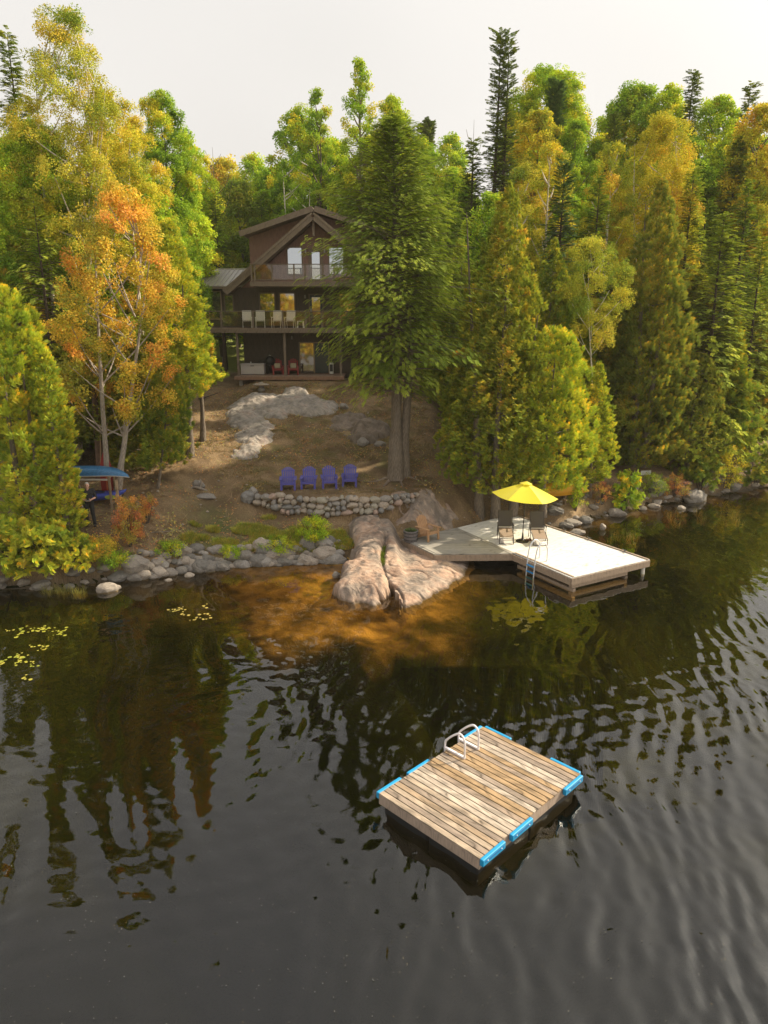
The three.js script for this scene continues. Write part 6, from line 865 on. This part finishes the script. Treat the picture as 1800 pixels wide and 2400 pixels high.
  shrub('shrub', 'red and orange leaved shrub by the standing person at the maple foot', onGround(306, 1280), 0.6, 2.1, 'red', 611, 'maple', 0.29, 88);
  shrub('shrub', 'orange low shrub in front of the standing person\'s feet', onGround(240, 1310), 0.6, 0.9, 'orange', 612, 'maple', 0.3, 60);
  shrub('shrub', 'rusty leaved sapling just right of the red orange shrub', onGround(345, 1225), 0.5, 1.2, 'red', 613, 'maple', 0.28, 30);
  shrub('shrub', 'bright green shrub growing in the grass below the stone wall', onGround(735, 1268), 0.8, 1.05, 'lime', 614, 'birch', 0.3, 110);
  shrub('shrub', 'flat spreading green shrub left of the bright green shrub', onGround(655, 1285), 0.9, 0.5, 'green', 615, 'birch', 0.26, 80);
  shrub('shrub', 'green shrub above the stone bank near the red orange shrub', onGround(400, 1300), 0.7, 0.55, 'green', 616, 'birch', 0.26, 60); shrub('shrub', 'yellow green shrub above the stone bank, left of the spreading green shrub', onGround(545, 1300), 0.6, 0.4, 'lime', 617, 'birch', 0.24, 50);
  shrub('shrub', 'low weedy green shrub hanging over the stones below the orange shrub', onGround(270, 1325), 0.9, 0.6, 'green', 618, 'birch', 0.28, 80);
  shrub('shrub', 'feathery green shrub on the right shore above the dark stones', onGround(1465, 1192), 0.75, 1.9, 'green', 619, 'cedar', 0.42, 90);
  shrub('shrub', 'rusty red shrub on the right shore below the dark cedar', onGround(1580, 1162), 0.8, 1.2, 'red', 620, 'birch', 0.32, 60); shrub('shrub', 'grey green shrub on the right shore beside the small white board', onGround(1530, 1165), 0.9, 1.3, 'dullgreen', 621, 'birch', 0.3, 70);
  shrub('shrub', 'small yellow green shrub just right of the parasol on the shore', onGround(1348, 1195), 0.6, 1.3, 'lime', 622, 'birch', 0.28, 60); shrub('shrub', 'brown green shrub between the yellow green shrub and the feathery one', onGround(1410, 1180), 0.7, 1.1, 'red', 623, 'birch', 0.28, 40);
  shrub('shrub', 'yellow sunlit bush at the waterline under the pale hemlock', onGround(1705, 1148), 0.8, 2.6, 'gold', 624, 'birch', 0.4, 90); shrub('shrub', 'dull green bush at the waterline left of the yellow sunlit bush', onGround(1640, 1150), 1.0, 2.2, 'dullgreen', 625, 'cedar', 0.5, 90); shrub('shrub', 'dull green bush at the waterline at the right edge', onGround(1770, 1140), 1.2, 2.4, 'dullgreen', 626, 'cedar', 0.5, 110);
  shrub('shrub', 'gold green low cedar boughs over the water at the left edge', onGround(25, 1350), 1.2, 2.2, 'cedarGold', 631, 'cedar', 0.45, 190); shrub('shrub', 'gold green low cedar boughs over the water, right of those at the edge', onGround(105, 1345), 1.1, 1.9, 'cedarGold', 632, 'cedar', 0.45, 170); shrub('shrub', 'olive bush on the bank below the standing person', onGround(182, 1325), 0.8, 1.1, 'cedarGold', 633, 'cedar', 0.4, 100);
  strew('grass', 'green tuft growing in the crack of the granite point', 'grass', tuft, 60, () => { const D = 26.6 + 1.9 * r(), x = 0.05 + 0.12 * Math.sin(D * 1.1) + 0.08 * (r() - 0.5); return V(x, Math.max(0.35, graniteH(x, D)) + 0.02, -D); }, [[0.13, 0.2, 0.03]], [0.6, 0.5]);
  // lily pads and reeds
  const pad = (() => { const L = new Leaves(); for (let i = 0; i < 5; i++) { const cx = (r() - 0.5) * 0.9, cz = (r() - 0.5) * 0.7, R = 0.06 + 0.06 * r(), a0 = r() * 6; for (let k = 0; k < 9; k++) { const a = a0 + k * 0.66, b = a + 0.66; L.tri(V(cx, 0.006 + i * 0.002, cz), V(cx + Math.cos(b) * R, 0.007 + i * 0.002, cz + Math.sin(b) * R), V(cx + Math.cos(a) * R, 0.007 + i * 0.002, cz + Math.sin(a) * R), [1, 1, 1]); } } return L.build(); })();
  const padsAt = (label, list, n, col) => { const im = new THREE.InstancedMesh(pad, std('lily leaf', 0xffffff, 0.5, { vertexColors: true, side: THREE.DoubleSide }), n); for (let i = 0; i < n; i++) { const [px, py, sx, sy] = list[Math.floor(r() * list.length)], p = atH(px + (r() + r() - 1) * sx, py + (r() + r() - 1) * sy, 0.02), c = col[Math.floor(r() * col.length)]; im.setMatrixAt(i, new THREE.Matrix4().compose(V(p.x, 0.016 + 0.01 * r(), p.z), new THREE.Quaternion().setFromAxisAngle(Y_UP, r() * 6.28), V(1, 1, 1).multiplyScalar(0.34 + 0.3 * r()))); im.setColorAt(i, rgb(...c)); } im.name = numbered('lily_pads'); shade(im); scene.add(tag(im, label, 'lily pads', null, 'stuff')); };
  padsAt('yellow green lily pads floating at the left edge of the lake', [[45, 1480, 50, 14], [95, 1475, 25, 6], [35, 1545, 45, 12], [90, 1515, 30, 10], [140, 1480, 25, 10], [55, 1590, 25, 8], [60, 1555, 30, 10]], 24, [[0.30, 0.29, 0.025], [0.24, 0.26, 0.02], [0.36, 0.32, 0.04]]);
  padsAt('pale yellow floating leaves off the left stone bank', [[440, 1430, 50, 16], [480, 1440, 45, 14], [410, 1435, 30, 10]], 9, [[0.36, 0.28, 0.06], [0.28, 0.25, 0.05]]);
  const reed = blades(18, 0.75, 0.014, 0.3, 0.35, [[1, 1, 1], [1.3, 1.1, 0.8], [0.8, 0.8, 0.7]]); strew('reeds', 'sparse golden reeds standing in the shallow water right of the dock', 'reeds', reed, 34, () => { const px = [1440, 1475, 1500, 1580, 1640, 1690, 1720][Math.floor(r() * 7)] + 30 * (r() - 0.5), py = (px < 1540 ? 1268 : 1212) + 30 * (r() - 0.5), p = atH(px, py, 0); return V(p.x, -0.25, p.z); }, [[0.36, 0.26, 0.08], [0.24, 0.22, 0.07]], [0.45, 0.4]);
  strew('reeds', 'thin green reeds at the waterline under the gold green cedars', 'reeds', reed, 26, () => { const p = atH(150 + 90 * (r() - 0.5), 1385 + 8 * r(), 0); return V(p.x, -0.2, p.z); }, [[0.24, 0.24, 0.06]], [0.5, 0.3]);
}
{ // pollen and leaf scraps drifting on the water, and pebbles on the slope
  const r = rng(661), L = new Leaves(); for (let i = 0; i < 9; i++) { const p = V((r() - 0.5) * 1.6, 0, (r() - 0.5) * 1.6), a = r() * 6.28; L.leaf(p, V(Math.cos(a), 0, Math.sin(a)), V(0, 1, 0), 0.014 + 0.016 * r(), 0.012 + 0.008 * r(), [1, 1, 1], 0); }
  const im = new THREE.InstancedMesh(L.build(), std('drifting scraps', 0xffffff, 0.8, { vertexColors: true, side: THREE.DoubleSide }), 130); for (let i = 0; i < 130; i++) { const D = 6.5 + 15 * Math.pow(r(), 1.3), x = (r() * 2 - 1) * (3 + D * 0.5), h = waveH(x, D); im.setMatrixAt(i, new THREE.Matrix4().compose(V(x, h + 0.012, -D), new THREE.Quaternion().setFromAxisAngle(Y_UP, r() * 6.28), V(1, 1, 1))); const v = 0.05 + 0.14 * r(); im.setColorAt(i, rgb(v, v * 0.93, v * 0.7)); } im.name = 'drifting_scraps'; shade(im); scene.add(tag(im, 'tiny pale scraps of leaf and pollen drifting on the lake', 'floating debris', null, 'stuff'));
  const pm = new THREE.InstancedMesh(STONES[3], stoneMats[1], 420); let k = 0; for (let i = 0; i < 6000 && k < 420; i++) { const x = -12 + 22 * r(), D = 27 + 18 * r(), s = D - shoreD(x); if (s < 0.7 || Math.abs(D - wallD(x)) < 0.5) continue; const w = 0.02 + 0.05 * Math.pow(r(), 2.5); pm.setMatrixAt(k, new THREE.Matrix4().compose(V(x, gh(x, -D) + w * 0.2, -D), new THREE.Quaternion().setFromAxisAngle(Y_UP, r() * 6.28), V(w * 1.3, w * 0.7, w))); const v = 0.6 + 0.5 * r(); pm.setColorAt(k, rgb(v, v, v)); k++; } pm.count = k; pm.name = 'pebbles'; shade(pm); scene.add(tag(pm, 'small pale pebbles scattered over the brown slope', 'pebbles', null, 'stuff'));
}
{ // wooded shore on the far side of the lake, behind the viewer: seen in the window panes and the water
  const r = rng(701), cr = new Crown(); for (let i = 0; i < 1600; i++) { const x = (r() * 2 - 1) * 150, d = 58 + 60 * r(), y = 1 + 17 * Math.pow(r(), 0.8) * (0.8 + 0.3 * n2(x * 0.05, 3)); cr.add('far', 1, V(x, y, d), new THREE.Quaternion().setFromAxisAngle(Y_UP, r() * 6.28), 4 + 3 * r(), pickColor(r, PAL.gold, n2(x * 0.03, d * 0.03))); } const [w] = cr.build(scene, 'far_shore_wood', leafMat('far')); tag(w, 'wooded far shore across the lake behind the viewer', 'wood', null, 'stuff');
}
// ------------------------------------------------------------------ the person on the bank
{
  const base = onGround(214, 1232); const P = thing('person', 'person in black shirt and dark trousers standing with a controller in both hands', 'person', base, 0.35);
  const S = 1.88 / 1.78; // all joints for a height of 1.78 m
  const cap = (p, a, b, ra, rb) => { const ab = b.clone().sub(a), t = clamp(p.clone().sub(a).dot(ab) / ab.lengthSq(), 0, 1); return p.distanceTo(a.clone().addScaledVector(ab, t)) - lerp(ra, rb, t); };
  const smin = (a, b, k) => { const h = clamp(0.5 + 0.5 * (b - a) / k, 0, 1); return lerp(b, a, h) - k * h * (1 - h); };
  const field = (bones, k) => (p) => { let d = 1e3; for (const [a, b, ra, rb, kk] of bones) d = smin(d, cap(p, a, b, ra, rb), kk ?? k); return d; };
  function surface(fn, lo, hi, cell) {
    const size = Math.max(hi.x - lo.x, hi.y - lo.y, hi.z - lo.z), n = Math.ceil(size / cell), mc = new MarchingCubes(n, skin, false, false, 120000), c = lo.clone().add(hi).multiplyScalar(0.5), p = V(), half = n / 2, st = size / n; mc.isolation = 0;
    for (let k = 0; k < n; k++) for (let j = 0; j < n; j++) for (let i = 0; i < n; i++) { p.set(c.x + (i - half) * st, c.y + (j - half) * st, c.z + (k - half) * st); mc.field[i + j * n + k * n * n] = (p.x < lo.x - 0.03 || p.x > hi.x + 0.03 || p.z < lo.z - 0.03 || p.z > hi.z + 0.03 || p.y < lo.y - 0.03 || p.y > hi.y + 0.03) ? -1 : -fn(p); }
    mc.update(); const m = mc.count, pos = mc.positionArray.slice(0, m * 3), nor = mc.normalArray.slice(0, m * 3), g = new THREE.BufferGeometry();
    for (let i = 0; i < m; i++) { pos[3 * i] = c.x + pos[3 * i] * size / 2; pos[3 * i + 1] = c.y + pos[3 * i + 1] * size / 2; pos[3 * i + 2] = c.z + pos[3 * i + 2] * size / 2; }
    g.setAttribute('position', new THREE.BufferAttribute(pos, 3)); const e = 0.004, q = V(); for (let i = 0; i < m; i++) { p.set(pos[3 * i], pos[3 * i + 1], pos[3 * i + 2]); const d = (x, y, z) => fn(q.set(p.x + x, p.y + y, p.z + z)); const nn = V(d(e, 0, 0) - d(-e, 0, 0), d(0, e, 0) - d(0, -e, 0), d(0, 0, e) - d(0, 0, -e)).normalize(); nor.set([nn.x, nn.y, nn.z], 3 * i); }
    g.setAttribute('normal', new THREE.BufferAttribute(nor, 3)); return uvm2(g).scale(S, S, S);
  }
  const uvm2 = (g) => { const p = g.attributes.position, uv = new Float32Array(p.count * 2); for (let i = 0; i < p.count; i++) { uv[2 * i] = p.getX(i); uv[2 * i + 1] = p.getY(i); } g.setAttribute('uv', new THREE.BufferAttribute(uv, 2)); return g; };
  const neck = V(0, 1.47, -0.02), chest = V(0, 1.28, 0.0), waist = V(0, 1.06, 0.01), hip = V(0, 0.94, 0.0), head = V(0, 1.63, 0.05);
  const J = {}; for (const [s, k] of [[-1, 'R'], [1, 'L']]) { J['sh' + k] = V(s * 0.19, 1.41, -0.01); J['el' + k] = V(s * 0.27, 1.14, 0.06); J['wr' + k] = V(s * 0.105, 1.105, 0.30); }
  J.hipR = V(-0.095, 0.92, 0); J.kneeR = V(-0.12, 0.50, 0.05); J.ankR = V(-0.13, 0.09, 0.0); J.hipL = V(0.095, 0.92, 0); J.kneeL = V(0.11, 0.50, 0.06); J.ankL = V(0.15, 0.09, 0.13);
  const arm = (k, f) => [[J['sh' + k], J['el' + k], 0.056 * f, 0.044 * f], [J['el' + k], J['wr' + k], 0.043 * f, 0.028 * f]], leg = (k, f) => [[J['hip' + k], J['knee' + k], 0.088 * f, 0.06 * f], [J['knee' + k], J['ank' + k], 0.058 * f, 0.038 * f]];
  const torso = (e) => [[chest.clone().add(V(-0.085, 0.04, 0)), chest.clone().add(V(0.085, 0.04, 0)), 0.115 + e, 0.115 + e, 0.06], [chest, waist, 0.13 + e, 0.125 + e, 0.08], [waist.clone().add(V(-0.05, 0, 0.02)), waist.clone().add(V(0.05, 0, 0.02)), 0.12 + e, 0.12 + e, 0.06], [hip.clone().add(V(-0.06, 0, 0)), hip.clone().add(V(0.06, 0, 0)), 0.115 + e, 0.115 + e, 0.06], [J.shR, J.shL, 0.06 + e, 0.06 + e, 0.05]];
  const skin = std('skin', rgb(0.56, 0.33, 0.24), 0.6), shirt = std('black shirt', rgb(0.018, 0.018, 0.02), 0.9), trou = std('dark trousers', rgb(0.022, 0.021, 0.022), 0.9), hair = std('grey hair', rgb(0.46, 0.44, 0.41), 0.85), shoe = std('dark shoes', rgb(0.02, 0.018, 0.016), 0.6);
  // body: one continuous surface, head and hands on finer grids merged in
  const bodyF = field([...torso(-0.012), [neck.clone().add(V(0, -0.06, 0)), neck.clone().add(V(0, 0.08, 0.03)), 0.058, 0.054], ...arm('R', 1), ...arm('L', 1), ...leg('R', 0.95), ...leg('L', 0.95)], 0.035);
  const headF = (p) => { let d = smin(p.clone().sub(head).divide(V(0.076, 0.112, 0.094)).length() * 0.085 - 0.085, cap(p, head.clone().add(V(0, -0.075, 0.035)), head.clone().add(V(0, -0.04, 0.02)), 0.048, 0.062), 0.03); d = smin(d, cap(p, head.clone().add(V(0, 0.01, 0.085)), head.clone().add(V(0, -0.03, 0.112)), 0.008, 0.016), 0.012); d = smin(d, cap(p, head.clone().add(V(-0.03, 0.03, 0.076)), head.clone().add(V(0.03, 0.03, 0.076)), 0.014, 0.014), 0.012); d = smin(d, cap(p, head.clone().add(V(-0.018, -0.062, 0.084)), head.clone().add(V(0.018, -0.062, 0.084)), 0.008, 0.008), 0.008); for (const s of [-1, 1]) { d = smin(d, cap(p, head.clone().add(V(s * 0.078, 0.015, -0.01)), head.clone().add(V(s * 0.08, -0.025, 0.0)), 0.014, 0.010), 0.006); const eye = p.distanceTo(head.clone().add(V(s * 0.031, 0.008, 0.092))) - 0.014; d = Math.max(d, -eye); } return smin(d, cap(p, neck.clone().add(V(0, -0.02, 0)), neck.clone().add(V(0, 0.09, 0.035)), 0.055, 0.05), 0.03); };
  const hand = (k) => { const s = k === 'R' ? 1 : -1, w = J['wr' + k], dir = V(s * 0.55, -0.02, 0.8).normalize(), side = V(0, 0, 0).crossVectors(dir, V(0, 1, 0)).normalize(), palm = w.clone().addScaledVector(dir, 0.075), bones = [[w, w.clone().addScaledVector(dir, 0.03), 0.027, 0.027], [w.clone().addScaledVector(dir, 0.03).addScaledVector(V(0, 1, 0), 0.022), palm.clone().add(V(0, 0.028, 0)), 0.017, 0.015], [w.clone().addScaledVector(dir, 0.03).add(V(0, -0.022, 0)), palm.clone().add(V(0, -0.028, 0)), 0.017, 0.014], [w.clone().addScaledVector(dir, 0.03), palm, 0.018, 0.016]]; const fingers = []; [[0.03, 0.072], [0.010, 0.08], [-0.010, 0.075], [-0.029, 0.058]].forEach(([y, l]) => { const a = palm.clone().add(V(0, y, 0)), b = a.clone().addScaledVector(dir, l * 0.42).addScaledVector(side, -s * 0.006), c = b.clone().addScaledVector(dir, l * 0.1).add(V(s * l * 0.34, 0, -l * 0.05)), d = c.clone().add(V(s * l * 0.22, 0, -l * 0.2)); fingers.push([[a, b, 0.0095, 0.009], [b, c, 0.009, 0.0085], [c, d, 0.0085, 0.0075]]); }); const t0 = w.clone().addScaledVector(dir, 0.03).add(V(0, 0.026, 0)), t1 = t0.clone().add(V(s * 0.018, 0.026, 0.02)), t2 = t1.clone().add(V(s * 0.03, 0.002, 0.012)); fingers.push([[t0, t1, 0.0125, 0.0105], [t1, t2, 0.0105, 0.0085]]); const pf = field(bones, 0.012), ff = fingers.map((f) => field(f, 0.004)); return { w, f: (p) => { let d = pf(p); for (const q of ff) d = smin(d, q(p), 0.0035); return d; } }; };
  const geos = [surface(bodyF, V(-0.36, 0.0, -0.2), V(0.36, 1.6, 0.36), 0.014), surface(headF, head.clone().add(V(-0.11, -0.17, -0.12)), head.clone().add(V(0.11, 0.13, 0.15)), 0.0045)]; for (const k of ['R', 'L']) { const h = hand(k); geos.push(surface(h.f, h.w.clone().add(V(-0.12, -0.08, -0.05)), h.w.clone().add(V(0.12, 0.09, 0.19)), 0.0042)); }
  put(P, 'body', merge(geos), skin);
  const upTo = (f, cut) => (p) => Math.max(f(p), cut(p));
  const fold = (p, k = 0.006) => k * n3(p.x * 9, p.y * 7, p.z * 9);
  const shirtF = field([...torso(0.012), ...['R', 'L'].map((k) => [J['sh' + k], J['el' + k].clone().lerp(J['sh' + k], -0.02), 0.074, 0.062])], 0.035);
  put(P, 'shirt', surface(upTo((p) => shirtF(p) + fold(p), (p) => Math.max(0.92 - p.y + 0.0, 0.052 - Math.hypot(p.x, (p.z - 0.05) * 0.7) - Math.max(0, 1.47 - p.y) * 0.9 + Math.max(0, p.y - 1.6))), V(-0.38, 0.88, -0.2), V(0.38, 1.52, 0.26), 0.0135), shirt);
  const trF = field([[hip.clone().add(V(-0.06, 0.03, 0)), hip.clone().add(V(0.06, 0.03, 0)), 0.125, 0.125, 0.05], ...[...leg('R', 1.18), ...leg('L', 1.18)].map(([a, b, ra, rb]) => [a, b, ra, Math.max(rb, 0.062)])], 0.03);
  put(P, 'trousers', surface(upTo((p) => trF(p) + fold(p, 0.008), (p) => Math.max(p.y - 1.0, 0.06 - p.y)), V(-0.28, 0.03, -0.18), V(0.3, 1.04, 0.26), 0.0135), trou);
  put(P, 'hair', surface((p) => { const q = p.clone().sub(head.clone().add(V(0, 0.022, -0.012))).divide(V(0.083, 0.106, 0.1)).length() * 0.09 - 0.09 + 0.004 * n3(p.x * 40, p.y * 40, p.z * 40); return Math.max(q, (p.z - head.z - 0.035) * 0.9 - (p.y - head.y - 0.055) * 0.8, -(p.y - head.y + 0.05)); }, head.clone().add(V(-0.11, -0.08, -0.13)), head.clone().add(V(0.11, 0.15, 0.11)), 0.0048), hair);
  for (const k of ['R', 'L']) put(P, 'shoe', surface((p) => Math.max(field([[J['ank' + k].clone().add(V(0, -0.03, -0.05)), J['ank' + k].clone().add(V(0, -0.045, 0.15)), 0.05, 0.04], [J['ank' + k].clone().add(V(0, -0.02, 0)), J['ank' + k], 0.052, 0.05]], 0.03)(p), -p.y + 0.002), J['ank' + k].clone().add(V(-0.08, -0.1, -0.13)), J['ank' + k].clone().add(V(0.08, 0.07, 0.22)), 0.009), shoe);
  const eyeM = std('eye', rgb(0.05, 0.04, 0.035), 0.3); for (const s of [-1, 1]) put(P, 'eye', new THREE.SphereGeometry(0.0115, 10, 8).translate(head.x + s * 0.031, head.y + 0.008, head.z + 0.082).scale(S, S, S), eyeM);
  // the controller is a thing of its own, held in both hands
  const cpos = P.localToWorld(V(0, 1.112 * S, 0.365 * S)); P.updateMatrixWorld(true); cpos.copy(V(0, 1.112 * S, 0.375 * S).applyMatrix4(P.matrixWorld)); const C = thing('remote_controller', 'grey remote controller held by the standing person', 'controller', cpos, 0.35), cg = std('grey plastic', rgb(0.22, 0.22, 0.22), 0.5); put(C, 'body', new RoundedBoxGeometry(0.17, 0.05, 0.10, 3, 0.018), cg); put(C, 'screen', box(-0.07, 0.07, 0.026, 0.034, -0.035, 0.05, 0.003), std('dark screen', rgb(0.02, 0.02, 0.025), 0.2)); for (const s of [-1, 1]) put(C, 'stick', merge([rod(V(s * 0.06, 0.02, 0.03), V(s * 0.06, 0.045, 0.03), 0.005), new THREE.SphereGeometry(0.009, 8, 6).translate(s * 0.06, 0.047, 0.03)]), cg);
  const cx = thing('wooden_post', 'short pale post standing behind the person under the canoe', 'post', V(base.x + 0.75, gh(base.x + 0.75, base.z - 1.2), base.z - 1.2)); put(cx, 'post', box(-0.05, 0.05, -0.1, 1.5, -0.05, 0.05, 0.01), wood('pale post', rgb(0.48, 0.36, 0.24))); put(cx, 'cap', box(-0.06, 0.06, 1.501, 1.53, -0.06, 0.06, 0.008), wood('post cap', rgb(0.4, 0.3, 0.2)));
}
camera.updateMatrixWorld(true);

renderer.render(scene, camera);
